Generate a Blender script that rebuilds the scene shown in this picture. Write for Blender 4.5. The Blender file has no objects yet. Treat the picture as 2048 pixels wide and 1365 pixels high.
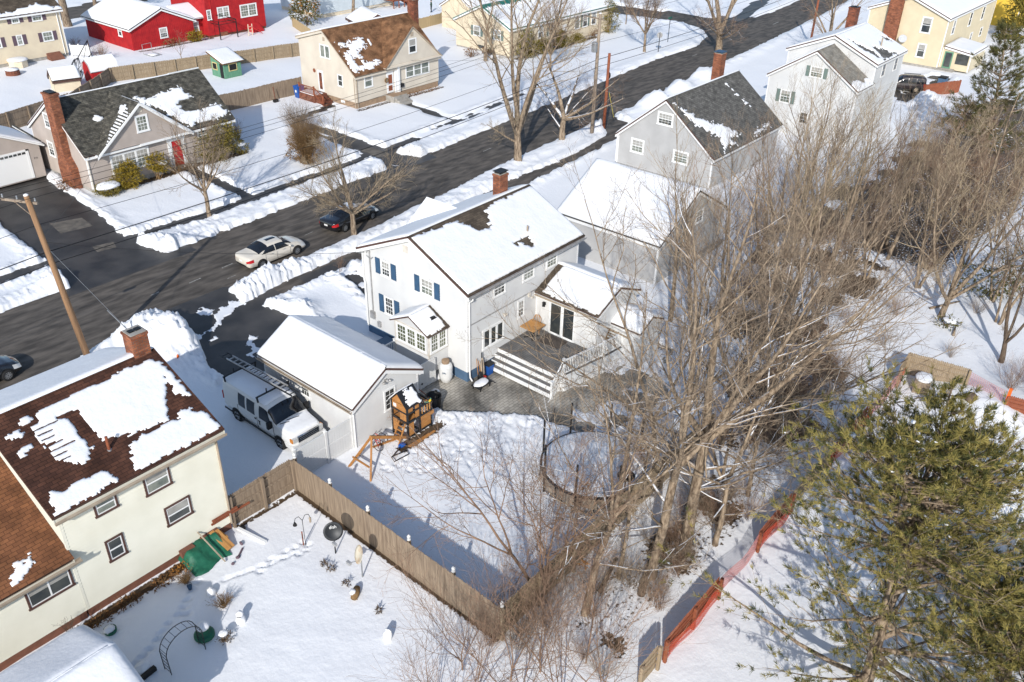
import bpy, math, random
import numpy as np
from mathutils import Vector, Matrix
C = bpy.context.scene.collection
sc = bpy.context.scene
R_ = math.radians

# ---------------------------------------------------------------- camera, sky, sun, exposure
cam_d = bpy.data.cameras.new("drone_camera")
cam_d.sensor_width = 36.0
cam_d.lens = 31.008
cam_d.clip_start = 0.5
cam_d.clip_end = 2000
cam = bpy.data.objects.new("drone_camera", cam_d)
C.objects.link(cam)
pit, yaw, rol = 0.547689, 0.883286, -0.023603
fw = Vector((math.sin(yaw) * math.cos(pit), math.cos(yaw) * math.cos(pit), -math.sin(pit)))
rt = Vector((math.cos(yaw), -math.sin(yaw), 0))
dn = fw.cross(rt)
rr = math.cos(rol) * rt + math.sin(rol) * dn
dd = -math.sin(rol) * rt + math.cos(rol) * dn
m4 = Matrix.Identity(4)
for i in range(3):
    m4[i][0] = rr[i]; m4[i][1] = -dd[i]; m4[i][2] = -fw[i]
m4[0][3], m4[1][3], m4[2][3] = 0, 0, 27.0
cam.matrix_world = m4
sc.camera = cam

SUN_AZ, SUN_EL = 30.9, 29.5          # direction the light travels (from +X towards +Y), elevation
w = bpy.data.worlds.new("World"); sc.world = w; w.use_nodes = True
nt = w.node_tree
sky = nt.nodes.new('ShaderNodeTexSky'); sky.sky_type = 'NISHITA'; sky.sun_disc = False
sky.sun_elevation = R_(SUN_EL); sky.sun_rotation = R_(270 - SUN_AZ - 0)
sky.air_density = 1.0; sky.dust_density = 0.6; sky.ozone_density = 1.0
bg = nt.nodes['Background']; bg.inputs['Strength'].default_value = 0.149
nt.links.new(sky.outputs[0], bg.inputs[0])
sd = bpy.data.lights.new("sun", 'SUN'); sd.energy = 3.75; sd.angle = R_(0.5); sd.color = (1.0, 0.962, 0.90)
sun = bpy.data.objects.new("sun", sd); C.objects.link(sun)
sv = Vector((math.cos(R_(SUN_AZ)) * math.cos(R_(SUN_EL)), math.sin(R_(SUN_AZ)) * math.cos(R_(SUN_EL)), -math.sin(R_(SUN_EL))))
sun.rotation_euler = sv.to_track_quat('-Z', 'Y').to_euler()
sc.view_settings.view_transform = 'Standard'
sc.view_settings.look = 'None'
sc.view_settings.exposure = 0.27
sc.view_settings.gamma = 1.0
sc.view_settings.use_curve_mapping = False
sc.cycles.max_bounces = 6
sc.cycles.diffuse_bounces = 3
sc.cycles.glossy_bounces = 3

# ---------------------------------------------------------------- noise and polygon tools
def hsh(ix, iy, s):
    h = (ix.astype(np.int64) * 374761393 + iy.astype(np.int64) * 668265263 + s * 974711) & 0x7fffffff
    h = ((h ^ (h >> 13)) * 1274126177) & 0x7fffffff
    return ((h ^ (h >> 16)) & 0xffff) / 65535.0
def vn(x, y, s=0):
    x = np.asarray(x, float); y = np.asarray(y, float)
    ix = np.floor(x); iy = np.floor(y); fx = x - ix; fy = y - iy
    fx = fx * fx * (3 - 2 * fx); fy = fy * fy * (3 - 2 * fy)
    a = hsh(ix, iy, s); b = hsh(ix + 1, iy, s); c = hsh(ix, iy + 1, s); d = hsh(ix + 1, iy + 1, s)
    return (a * (1 - fx) + b * fx) * (1 - fy) + (c * (1 - fx) + d * fx) * fy
def fbm(x, y, s=0, o=4):
    r = 0; a = .5; t = 0
    for k in range(o):
        r = r + a * vn(x * 2 ** k, y * 2 ** k, s + k * 17); t += a; a *= .5
    return r / t
def sdpoly(x, y, poly):
    """signed distance, positive outside"""
    p = np.array(poly, float); n = len(p)
    d = np.full(x.shape, 1e9); inside = np.zeros(x.shape, bool)
    for i in range(n):
        ax, ay = p[i]; bx, by = p[(i + 1) % n]
        ex, ey = bx - ax, by - ay
        t = np.clip(((x - ax) * ex + (y - ay) * ey) / max(ex * ex + ey * ey, 1e-9), 0, 1)
        d = np.minimum(d, (x - ax - t * ex) ** 2 + (y - ay - t * ey) ** 2)
        if abs(ey) > 1e-9:
            cr = ((ay > y) != (by > y)) & (x < ex * (y - ay) / ey + ax)
            inside ^= cr
    d = np.sqrt(d)
    return np.where(inside, -d, d)
def sst(a, b, x):
    t = np.clip((x - a) / (b - a), 0, 1); return t * t * (3 - 2 * t)

# ---------------------------------------------------------------- materials
def mat(name, c1, c2=None, scale=4.0, rough=.75, bump=0.0, bscale=None, metal=0.0, spec=.3, stretch=(1, 1, 1), coat=0.0, lo=.35, hi=.65, detail=4):
    m = bpy.data.materials.new(name); m.use_nodes = True
    n = m.node_tree.nodes; l = m.node_tree.links; b = n['Principled BSDF']
    b.inputs['Roughness'].default_value = rough; b.inputs['Metallic'].default_value = metal
    b.inputs['Specular IOR Level'].default_value = spec
    b.inputs['Coat Weight'].default_value = coat
    if c2 is None and bump == 0:
        b.inputs['Base Color'].default_value = (*c1, 1); return m
    tc = n.new('ShaderNodeTexCoord'); mp = n.new('ShaderNodeMapping'); mp.inputs['Scale'].default_value = stretch
    l.new(tc.outputs['Object'], mp.inputs[0])
    if c2 is not None:
        no = n.new('ShaderNodeTexNoise'); no.inputs['Scale'].default_value = scale; no.inputs['Detail'].default_value = detail
        l.new(mp.outputs[0], no.inputs['Vector'])
        cr = n.new('ShaderNodeValToRGB')
        cr.color_ramp.elements[0].position = lo; cr.color_ramp.elements[0].color = (*c1, 1)
        cr.color_ramp.elements[1].position = hi; cr.color_ramp.elements[1].color = (*c2, 1)
        l.new(no.outputs['Fac'], cr.inputs[0]); l.new(cr.outputs[0], b.inputs['Base Color'])
    else:
        b.inputs['Base Color'].default_value = (*c1, 1)
    if bump:
        nb = n.new('ShaderNodeTexNoise'); nb.inputs['Scale'].default_value = bscale or scale * 4; nb.inputs['Detail'].default_value = 5
        l.new(mp.outputs[0], nb.inputs['Vector'])
        bm = n.new('ShaderNodeBump'); bm.inputs['Strength'].default_value = bump; bm.inputs['Distance'].default_value = .05
        l.new(nb.outputs['Fac'], bm.inputs['Height']); l.new(bm.outputs[0], b.inputs['Normal'])
    return m
def brickmat(name, c1, c2, mortar, bw, bh, ms=.01, rough=.85, bump=.4, offset=.5, nv=.35, nscale=1.2, c3=None, uv=True, spec=.2):
    m = bpy.data.materials.new(name); m.use_nodes = True
    n = m.node_tree.nodes; l = m.node_tree.links; b = n['Principled BSDF']
    b.inputs['Roughness'].default_value = rough; b.inputs['Specular IOR Level'].default_value = spec
    tc = n.new('ShaderNodeTexCoord'); src = tc.outputs['UV'] if uv else tc.outputs['Object']
    br = n.new('ShaderNodeTexBrick'); br.inputs['Scale'].default_value = 1; br.offset = offset
    br.inputs['Brick Width'].default_value = bw; br.inputs['Row Height'].default_value = bh; br.inputs['Mortar Size'].default_value = ms
    br.inputs['Color1'].default_value = (*c1, 1); br.inputs['Color2'].default_value = (*c2, 1); br.inputs['Mortar'].default_value = (*mortar, 1)
    l.new(src, br.inputs['Vector'])
    no = n.new('ShaderNodeTexNoise'); no.inputs['Scale'].default_value = nscale; no.inputs['Detail'].default_value = 6
    l.new(src, no.inputs['Vector'])
    mx = n.new('ShaderNodeMix'); mx.data_type = 'RGBA'; mx.blend_type = 'MULTIPLY'; mx.inputs[0].default_value = 1
    cr = n.new('ShaderNodeValToRGB'); cr.color_ramp.elements[0].position = .35; cr.color_ramp.elements[0].color = (1 - nv,) * 3 + (1,)
    cr.color_ramp.elements[1].position = .65; cr.color_ramp.elements[1].color = ((c3 or (1 + nv * .5,) * 3)) + (1,)
    l.new(no.outputs['Fac'], cr.inputs[0]); l.new(br.outputs['Color'], mx.inputs[6]); l.new(cr.outputs[0], mx.inputs[7])
    l.new(mx.outputs[2], b.inputs['Base Color'])
    bm = n.new('ShaderNodeBump'); bm.inputs['Strength'].default_value = bump; bm.inputs['Distance'].default_value = .02; bm.invert = True
    l.new(br.outputs['Fac'], bm.inputs['Height']); l.new(bm.outputs[0], b.inputs['Normal'])
    return m
def attrmix(name, c_a, c_b, attr, rough=.6, bump=.3, bscale=3.0, rough_b=.9):
    """snow whose bare spots (vertex attribute) show soil and litter"""
    m = bpy.data.materials.new(name); m.use_nodes = True
    n = m.node_tree.nodes; l = m.node_tree.links; b = n['Principled BSDF']
    b.inputs['Specular IOR Level'].default_value = .25
    at = n.new('ShaderNodeAttribute'); at.attribute_name = attr
    tc = n.new('ShaderNodeTexCoord')
    no = n.new('ShaderNodeTexNoise'); no.inputs['Scale'].default_value = 6; no.inputs['Detail'].default_value = 8
    l.new(tc.outputs['Object'], no.inputs['Vector'])
    mt = n.new('ShaderNodeMath'); mt.operation = 'SUBTRACT'; l.new(at.outputs['Fac'], mt.inputs[0]); l.new(no.outputs['Fac'], mt.inputs[1])
    cl = n.new('ShaderNodeMapRange'); cl.inputs[1].default_value = -.03; cl.inputs[2].default_value = .05
    l.new(mt.outputs[0], cl.inputs[0])
    no2 = n.new('ShaderNodeTexNoise'); no2.inputs['Scale'].default_value = 14; no2.inputs['Detail'].default_value = 4
    l.new(tc.outputs['Object'], no2.inputs['Vector'])
    soil = n.new('ShaderNodeMix'); soil.data_type = 'RGBA'; soil.inputs[6].default_value = (c_b[0] * .45, c_b[1] * .42, c_b[2] * .4, 1); soil.inputs[7].default_value = (*c_b, 1)
    l.new(no2.outputs['Fac'], soil.inputs[0])
    mx = n.new('ShaderNodeMix'); mx.data_type = 'RGBA'; mx.inputs[6].default_value = (*c_a, 1)
    l.new(cl.outputs[0], mx.inputs[0]); l.new(soil.outputs[2], mx.inputs[7]); l.new(mx.outputs[2], b.inputs['Base Color'])
    b.inputs['Roughness'].default_value = rough
    nb = n.new('ShaderNodeTexNoise'); nb.inputs['Scale'].default_value = bscale; nb.inputs['Detail'].default_value = 9; nb.inputs['Roughness'].default_value = .62
    l.new(tc.outputs['Object'], nb.inputs['Vector'])
    bm = n.new('ShaderNodeBump'); bm.inputs['Strength'].default_value = bump; bm.inputs['Distance'].default_value = .12
    l.new(nb.outputs['Fac'], bm.inputs['Height']); l.new(bm.outputs[0], b.inputs['Normal'])
    return m
def barkmat(name, c1, c2, snow=0.0):
    m = mat(name, c1, c2, scale=9, rough=.9, bump=.7, bscale=22, spec=.15, stretch=(1, 1, .3))
    if snow:
        n = m.node_tree.nodes; l = m.node_tree.links; b = n['Principled BSDF']
        old = b.inputs['Base Color'].links[0].from_socket
        ge = n.new('ShaderNodeNewGeometry'); sp = n.new('ShaderNodeSeparateXYZ'); l.new(ge.outputs['True Normal'], sp.inputs[0])
        tc = n.new('ShaderNodeTexCoord'); no = n.new('ShaderNodeTexNoise'); no.inputs['Scale'].default_value = 1.3
        l.new(tc.outputs['Object'], no.inputs['Vector'])
        r1 = n.new('ShaderNodeMapRange'); r1.inputs[1].default_value = .62; r1.inputs[2].default_value = .7; l.new(sp.outputs[2], r1.inputs[0])
        r2 = n.new('ShaderNodeMapRange'); r2.inputs[1].default_value = .62 - snow; r2.inputs[2].default_value = .66 - snow; l.new(no.outputs['Fac'], r2.inputs[0])
        mu = n.new('ShaderNodeMath'); mu.operation = 'MULTIPLY'; l.new(r1.outputs[0], mu.inputs[0]); l.new(r2.outputs[0], mu.inputs[1])
        mx = n.new('ShaderNodeMix'); mx.data_type = 'RGBA'; l.new(mu.outputs[0], mx.inputs[0]); l.new(old, mx.inputs[6]); mx.inputs[7].default_value = (.82, .83, .86, 1)
        l.new(mx.outputs[2], b.inputs['Base Color'])
    return m
def woodfence(name, c1, c2, pw=.1):
    """weathered boards: every board of its own tone, grain along it"""
    m = bpy.data.materials.new(name); m.use_nodes = True
    n = m.node_tree.nodes; l = m.node_tree.links; b = n['Principled BSDF']; b.inputs['Roughness'].default_value = .9; b.inputs['Specular IOR Level'].default_value = .15
    tc = n.new('ShaderNodeTexCoord'); mp = n.new('ShaderNodeMapping'); mp.inputs['Scale'].default_value = (1 / pw, .8, 1)
    l.new(tc.outputs['UV'], mp.inputs[0])
    no = n.new('ShaderNodeTexNoise'); no.inputs['Scale'].default_value = .9; no.inputs['Detail'].default_value = 6; l.new(mp.outputs[0], no.inputs['Vector'])
    cr = n.new('ShaderNodeValToRGB'); cr.color_ramp.elements[0].position = .3; cr.color_ramp.elements[0].color = (*c1, 1)
    cr.color_ramp.elements[1].position = .7; cr.color_ramp.elements[1].color = (*c2, 1)
    l.new(no.outputs['Fac'], cr.inputs[0]); l.new(cr.outputs[0], b.inputs['Base Color'])
    return m
SNOW = (.78, .785, .80)
M = {}
M['snow'] = mat('roof_snow', (.74, .745, .76), (.77, .775, .79), scale=1.2, rough=.65, bump=.35, bscale=6, spec=.2)
M['ground'] = attrmix('snow_cover_ground', SNOW, (.11, .075, .045), 'litter', bump=.26, bscale=4)
M['asphalt'] = mat('old_asphalt', (.056, .049, .042), (.130, .112, .095), scale=2.2, rough=.8, bump=.12, bscale=60, spec=.25, detail=10, stretch=(.3, 1, 1))
M['wet'] = mat('wet_asphalt', (.022, .021, .021), (.055, .050, .046), scale=.55, rough=.5, bump=.12, bscale=40, spec=.4, detail=8)
M['vinylwhite'] = mat('white_vinyl', (.66, .655, .64), (.60, .60, .59), scale=1.1, rough=.55)
M['siding_white'] = mat('white_clapboard', (.60, .60, .59), (.53, .53, .53), scale=.7, rough=.6)
M['siding_gwhite'] = mat('off_white_clapboard', (.60, .59, .58), (.54, .53, .52), scale=.7, rough=.6)
M['siding_cream'] = mat('cream_clapboard', (.72, .70, .60), (.65, .63, .53), scale=.7, rough=.6)
M['siding_beige'] = mat('taupe_clapboard', (.42, .36, .32), (.36, .31, .275), scale=.8, rough=.65)
M['siding_b'] = mat('pale_beige_clapboard', (.60, .54, .45), (.54, .48, .40), scale=.8, rough=.65)
M['siding_gray'] = mat('gray_clapboard', (.42, .415, .41), (.37, .365, .36), scale=.8, rough=.65)
M['siding_tan'] = mat('tan_yellow_clapboard', (.62, .53, .37), (.56, .48, .33), scale=.8, rough=.65)
M['siding_tl'] = mat('faded_cream_clapboard', (.66, .57, .42), (.60, .51, .38), scale=.8, rough=.65)
M['siding_red'] = mat('red_board_siding', (.42, .018, .02), (.32, .012, .016), scale=1.5, rough=.7)
M['siding_blue'] = mat('pale_blue_siding', (.58, .63, .66), (.52, .57, .60), scale=1, rough=.65)
M['siding_green'] = mat('weathered_green_boards', (.10, .24, .15), (.14, .30, .20), scale=4, rough=.85, stretch=(4, 4, .4))
M['siding_yellow'] = mat('bright_yellow_siding', (.72, .48, .06), (.66, .42, .05), scale=1, rough=.65)
M['white'] = mat('white_trim_paint', (.74, .74, .73), rough=.5)
M['offtrim'] = mat('weathered_white_trim', (.62, .58, .52), (.50, .46, .40), scale=3, rough=.6)
M['browntrim'] = mat('dark_brown_trim', (.10, .05, .04), (.075, .04, .032), scale=3, rough=.6)
M['tantrim'] = mat('tan_metal_trim', (.40, .33, .25), (.30, .24, .18), scale=2, rough=.5)
M['gutter'] = mat('aluminium_gutter', (.45, .45, .45), (.30, .29, .28), scale=3, rough=.4, metal=.3)
M['bluefound'] = mat('blue_painted_foundation', (.085, .15, .24), (.065, .12, .20), scale=2, rough=.8)
M['concrete'] = mat('concrete', (.36, .34, .31), (.27, .25, .22), scale=3, rough=.9, bump=.2)
M['brownfound'] = mat('brown_block_foundation', (.33, .23, .15), (.26, .18, .12), scale=3, rough=.9)
M['brickfound'] = mat('red_brown_foundation', (.20, .085, .055), (.16, .07, .045), scale=4, rough=.9)
M['shutter_blue'] = mat('navy_shutter_paint', (.035, .085, .16), (.03, .07, .13), scale=4, rough=.55)
M['shutter_purple'] = mat('faded_plum_shutter', (.12, .08, .10), rough=.7)
M['shutter_green'] = mat('gray_green_shutter', (.14, .19, .17), rough=.7)
M['sh_dark'] = brickmat('charcoal_shingles', (.060, .057, .049), (.125, .115, .092), (.030, .029, .026), .34, .16, .010, nv=.5, nscale=2.2)
M['sh_gray'] = brickmat('gray_shingles', (.10, .096, .088), (.155, .148, .135), (.055, .053, .05), .34, .16, .010, nv=.35, nscale=2)
M['sh_lt'] = brickmat('pale_gray_tan_shingles', (.22, .205, .175), (.29, .27, .235), (.15, .14, .12), .34, .16, .010, nv=.3)
M['sh_brown'] = brickmat('dark_red_brown_shingles', (.058, .026, .018), (.098, .042, .026), (.034, .016, .011), .3, .15, .01, nv=.4)
M['sh_orange'] = brickmat('orange_brown_shingles', (.14, .058, .028), (.20, .084, .038), (.085, .036, .018), .3, .15, .01, nv=.35)
M['sh_tan'] = brickmat('brown_shingles', (.18, .09, .045), (.23, .12, .06), (.11, .055, .03), .3, .15, .008, nv=.5)
M['sh_umber'] = brickmat('umber_shingles', (.075, .058, .043), (.115, .09, .065), (.045, .035, .028), .3, .14, .008, nv=.4)
M['brick'] = brickmat('red_brick', (.36, .12, .055), (.19, .058, .030), (.13, .095, .075), .26, .095, .012, nv=.3, nscale=2)
M['brickdk'] = brickmat('dark_red_brick', (.30, .09, .045), (.13, .04, .026), (.10, .075, .06), .26, .095, .012, nv=.3, nscale=2)
M['metalroof'] = mat('green_metal_roof', (.012, .12, .085), rough=.4, spec=.5)
M['blind'] = mat('window_blind', (.36, .35, .32), (.28, .27, .25), scale=3, rough=.5)
M['glass'] = mat('window_glass', (.030, .036, .040), (.075, .078, .070), scale=.9, rough=.06, spec=.6)
M['glasslt'] = mat('curtained_glass', (.10, .12, .10), (.24, .25, .21), scale=2.0, rough=.08, spec=.6)
M['glassgreen'] = mat('bay_glass', (.05, .06, .03), (.14, .15, .08), scale=3.0, rough=.06, spec=.6)
M['black'] = mat('black_plastic', (.012, .012, .013), rough=.5)
M['rubber'] = mat('rubber', (.018, .018, .018), rough=.85)
M['dkmetal'] = mat('dark_painted_steel', (.03, .032, .035), rough=.45, metal=.4)
M['steel'] = mat('galvanised_steel', (.42, .43, .44), (.34, .35, .36), scale=6, rough=.4, metal=.7)
M['chrome'] = mat('bright_metal', (.7, .7, .7), rough=.18, metal=1)
M['deck'] = brickmat('gray_composite_deck', (.17, .165, .16), (.145, .14, .135), (.06, .058, .055), 4.0, .14, .008, nv=.25, nscale=1.5, bump=.3)
M['paver'] = brickmat('concrete_pavers', (.40, .37, .32), (.31, .285, .245), (.19, .175, .15), .36, .18, .014, nv=.62, nscale=.55, bump=.6)
M['woodgray'] = woodfence('weathered_gray_fence', (.165, .122, .088), (.31, .24, .172))
M['woodtan'] = woodfence('weathered_tan_fence', (.22, .165, .105), (.36, .28, .19))
M['woodstain'] = woodfence('tan_new_fence', (.36, .27, .15), (.46, .35, .20))
M['cedar'] = mat('stained_cedar', (.45, .21, .065), (.34, .15, .045), scale=3, rough=.6, stretch=(1, 1, 4))
M['cedarlt'] = mat('honey_wood', (.52, .27, .09), (.42, .20, .06), scale=4, rough=.5, stretch=(6, 1, 1))
M['redwood'] = mat('red_brown_stained_wood', (.27, .085, .04), (.20, .06, .03), scale=4, rough=.7)
M['pole'] = mat('utility_pole_wood', (.33, .19, .10), (.21, .125, .07), scale=3, rough=.85, bump=.5, bscale=14, stretch=(3, 3, .15))
M['polegray'] = mat('gray_pole_wood', (.32, .26, .20), (.20, .15, .115), scale=3, rough=.85, bump=.5, bscale=14, stretch=(3, 3, .15))
M['bark'] = barkmat('gray_brown_bark', (.36, .28, .20), (.12, .085, .058))
M['barksnow'] = barkmat('snow_dusted_bark', (.36, .28, .20), (.12, .085, .058), snow=.17)
M['barkdark'] = barkmat('dark_bark', (.15, .11, .08), (.08, .058, .042))
M['twig'] = mat('tan_twigs', (.34, .265, .19), (.125, .09, .066), scale=1.1, rough=.9, spec=.1)
M['twigred'] = mat('reddish_twigs', (.31, .20, .135), (.12, .078, .056), scale=1.1, rough=.9, spec=.1)
M['twiglt'] = mat('pale_twigs', (.36, .29, .20), (.24, .185, .12), scale=3, rough=.9, spec=.1)
M['needle'] = mat('pine_needles', (.18, .155, .042), (.32, .26, .08), scale=1.6, rough=.75, spec=.25)
M['needledk'] = mat('dark_pine_needles', (.045, .060, .022), (.10, .10, .03), scale=1.6, rough=.75, spec=.25)  # darker, greener needles mixed into randomly picked tufts
M['needlegr'] = mat('spruce_needles', (.070, .068, .024), (.135, .118, .042), scale=2, rough=.8, spec=.2)
M['yew'] = mat('yew_foliage', (.12, .105, .02), (.20, .15, .03), scale=6, rough=.8, spec=.2)
M['goldleaf'] = mat('golden_green_foliage', (.26, .17, .015), (.17, .135, .02), scale=6, rough=.75, spec=.25)
M['brownleaf'] = mat('dry_brown_leaves', (.20, .10, .04), (.13, .065, .03), scale=6, rough=.9, spec=.1)
M['orangeleaf'] = mat('dry_orange_leaves', (.40, .18, .04), (.28, .12, .03), scale=8, rough=.9, spec=.1)
M['mesh'] = mat('orange_snow_fence_plastic', (.55, .075, .035), rough=.6)
M['pinkmesh'] = mat('faded_pink_fence_plastic', (.58, .24, .22), rough=.6)
M['blue'] = mat('blue_plastic', (.015, .085, .33), rough=.45)
M['redplastic'] = mat('red_plastic', (.5, .03, .02), rough=.45)
M['orange'] = mat('orange_cone_plastic', (.75, .13, .015), rough=.5)
M['tarp'] = mat('green_tarp', (.012, .095, .055), (.02, .13, .075), scale=5, rough=.5, bump=.6, bscale=5)
M['asphaltmat'] = mat('brown_door_mat', (.10, .082, .07), (.08, .066, .056), scale=30, rough=.95)
M['pearl'] = mat('pearl_white_paint', (.62, .57, .49), rough=.25, spec=.5, coat=.6)
M['vanwhite'] = mat('white_van_paint', (.66, .66, .65), rough=.35, spec=.5, coat=.3)
M['blackpaint'] = mat('black_car_paint', (.010, .010, .012), rough=.12, spec=.6, coat=.8)
M['suvpaint'] = mat('dark_plum_car_paint', (.035, .027, .028), rough=.25, spec=.5, coat=.5)
M['carglass'] = mat('car_glass', (.010, .012, .016), rough=.04, spec=.7)
M['taillight'] = mat('red_tail_lamp', (.42, .012, .015), rough=.2, spec=.5)
M['headlight'] = mat('clear_headlamp', (.55, .55, .53), rough=.12, spec=.6)
M['amber'] = mat('amber_lamp', (.6, .22, .03), rough=.2, spec=.5)
M['plate'] = mat('licence_plate', (.7, .7, .68), rough=.5)
M['skin'] = mat('skin', (.45, .26, .18), rough=.6)
M['jacket_g'] = mat('dark_green_jacket', (.03, .06, .035), rough=.85)
M['jacket_r'] = mat('red_jacket', (.42, .03, .035), rough=.85)
M['trouser'] = mat('dark_trousers', (.02, .024, .028), rough=.9)
M['hair'] = mat('dark_hair', (.03, .02, .015), rough=.8)
M['straw'] = mat('dry_brown_stems', (.24, .15, .07), (.15, .09, .045), scale=6, rough=.9, spec=.1)
# ---------------------------------------------------------------- mesh builder
class MB:
    def __init__(s): s.v = []; s.f = []; s.m = []
    def add(s, vs, fs, mi=0):
        o = len(s.v); s.v.extend([tuple(map(float, p)) for p in vs])
        for f in fs: s.f.append([i + o for i in f]); s.m.append(mi)
        return s
    def poly(s, pts, mi=0): return s.add(pts, [list(range(len(pts)))], mi)
    def box(s, a, b, mi=0, rot=0, piv=None):
        x0, y0, z0 = a; x1, y1, z1 = b
        p = [(x0, y0, z0), (x1, y0, z0), (x1, y1, z0), (x0, y1, z0), (x0, y0, z1), (x1, y0, z1), (x1, y1, z1), (x0, y1, z1)]
        if rot:
            cx, cy = piv or ((x0 + x1) / 2, (y0 + y1) / 2); c, si = math.cos(rot), math.sin(rot)
            p = [(cx + (x - cx) * c - (y - cy) * si, cy + (x - cx) * si + (y - cy) * c, z) for x, y, z in p]
        return s.add(p, [[0, 3, 2, 1], [4, 5, 6, 7], [0, 1, 5, 4], [1, 2, 6, 5], [2, 3, 7, 6], [3, 0, 4, 7]], mi)
    def prism(s, bottom, top, mi=0):
        n = len(bottom)
        return s.add(list(bottom) + list(top), [list(range(n))[::-1], [i + n for i in range(n)]] + [[i, (i + 1) % n, n + (i + 1) % n, n + i] for i in range(n)], mi)
    def bar(s, a, b, wx=.05, wz=.05, mi=0):
        a = Vector(a); b = Vector(b); d = (b - a).normalized(); up = Vector((0, 0, 1)) if abs(d.z) < .95 else Vector((1, 0, 0))
        r = d.cross(up).normalized() * wx / 2; u = r.cross(d).normalized() * wz / 2
        return s.prism([a - r - u, a + r - u, a + r + u, a - r + u], [b - r - u, b + r - u, b + r + u, b - r + u], mi)
    def tube(s, pts, r, n=6, mi=0, cap=True):
        pts = [Vector(p) for p in pts]; rs = r if hasattr(r, '__len__') else [r] * len(pts)
        vs = []; N = len(pts); pu = None
        for i, p in enumerate(pts):
            d = (pts[min(i + 1, N - 1)] - pts[max(i - 1, 0)]).normalized()
            u = pu if pu is not None else (Vector((0, 0, 1)) if abs(d.z) < .9 else Vector((1, 0, 0)))
            u = (u - d * u.dot(d)).normalized(); pu = u; q = d.cross(u)
            for k in range(n):
                a = 2 * math.pi * k / n; vs.append(p + (u * math.cos(a) + q * math.sin(a)) * rs[i])
        fs = [[i * n + k, i * n + (k + 1) % n, (i + 1) * n + (k + 1) % n, (i + 1) * n + k] for i in range(N - 1) for k in range(n)]
        if cap: fs += [list(range(n))[::-1], [(N - 1) * n + k for k in range(n)]]
        return s.add(vs, fs, mi)
    def lathe(s, prof, c=(0, 0, 0), n=16, mi=0):
        vs = []; N = len(prof)
        for r, z in prof:
            for k in range(n):
                a = 2 * math.pi * k / n; vs.append((c[0] + r * math.cos(a), c[1] + r * math.sin(a), c[2] + z))
        fs = [[i * n + k, i * n + (k + 1) % n, (i + 1) * n + (k + 1) % n, (i + 1) * n + k] for i in range(N - 1) for k in range(n)]
        fs += [list(range(n))[::-1], [(N - 1) * n + k for k in range(n)]]
        return s.add(vs, fs, mi)
    def blob(s, c, r, seed=0, mi=0, n=10, amp=.25):
        rx, ry, rz = r if hasattr(r, '__len__') else (r, r, r); vs = []
        rg = random.Random(seed); ph = [rg.random() * 6 for _ in range(4)]
        for i in range(n + 1):
            t = math.pi * i / n
            for k in range(2 * n):
                a = math.pi * k / n
                q = 1 + amp * (math.sin(3 * a + ph[0]) * math.sin(2 * t + ph[1]) * .6 + math.sin(5 * a + ph[2] + t * 3) * .4 * math.sin(t))
                vs.append((c[0] + rx * q * math.sin(t) * math.cos(a), c[1] + ry * q * math.sin(t) * math.sin(a), c[2] + rz * q * math.cos(t)))
        m = 2 * n
        return s.add(vs, [[i * m + k, (i + 1) * m + k, (i + 1) * m + (k + 1) % m, i * m + (k + 1) % m] for i in range(n) for k in range(m)], mi)
    def build(s, name, mats, parent=None, smooth=False, loc=None):
        return meshobj(name, np.array(s.v, np.float32).reshape(-1, 3), s.f, mats, parent, smooth, s.m, loc)
def meshobj(name, v, f, mats, parent=None, smooth=False, mi=None, loc=None, uv=True):
    me = bpy.data.meshes.new(name)
    if isinstance(f, np.ndarray):
        nf, k = f.shape; ls = np.arange(0, nf * k, k); lv = f.reshape(-1); 
    else:
        cnt = np.array([len(q) for q in f]); ls = np.concatenate([[0], np.cumsum(cnt)[:-1]]) if len(cnt) else np.array([]); lv = np.array([i for q in f for i in q]); nf = len(f)
    me.vertices.add(len(v)); me.vertices.foreach_set('co', np.ascontiguousarray(v, np.float32).ravel())
    me.loops.add(len(lv)); me.loops.foreach_set('vertex_index', lv.astype(np.int32))
    me.polygons.add(nf); me.polygons.foreach_set('loop_start', ls.astype(np.int32))
    if mi is not None and len(mi): me.polygons.foreach_set('material_index', np.array(mi, np.int32))
    me.update(calc_edges=True)
    me.polygons.foreach_set('use_smooth', np.full(nf, bool(smooth)))
    if uv and nf:
        no = np.zeros(nf * 3, np.float32); me.polygons.foreach_get('normal', no); no = no.reshape(-1, 3)
        tot = np.zeros(nf, np.int32); me.polygons.foreach_get('loop_total', tot)
        ln = np.repeat(no, tot, axis=0); p = np.asarray(v, np.float32)[lv]
        u = np.stack([-ln[:, 1], ln[:, 0], np.zeros(len(ln))], 1); q = np.linalg.norm(u, axis=1); flat = q < .05
        u[flat] = (1, 0, 0); q[flat] = 1; u /= q[:, None]
        vv = np.cross(ln, u)
        lay = me.uv_layers.new(name='UVMap')
        lay.data.foreach_set('uv', np.stack([(p * u).sum(1), (p * vv).sum(1)], 1).astype(np.float32).ravel())
    for q in (mats if isinstance(mats, (list, tuple)) else [mats]): me.materials.append(M[q] if isinstance(q, str) else q)
    o = bpy.data.objects.new(name, me); C.objects.link(o)
    if parent: o.parent = parent
    if loc: o.location = loc
    return o
def tag(o, label, cat, group=None, kind=None):
    if label: o['label'] = label
    if cat: o['category'] = cat
    if group: o['group'] = group
    if kind: o['kind'] = kind
    return o
def thing(name, label, cat, loc=(0, 0, 0), rz=0, group=None):
    o = bpy.data.objects.new(name, None); C.objects.link(o); o.empty_display_size = .3
    o.location = loc; o.rotation_euler = (0, 0, rz)
    return tag(o, label, cat, group)
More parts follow.
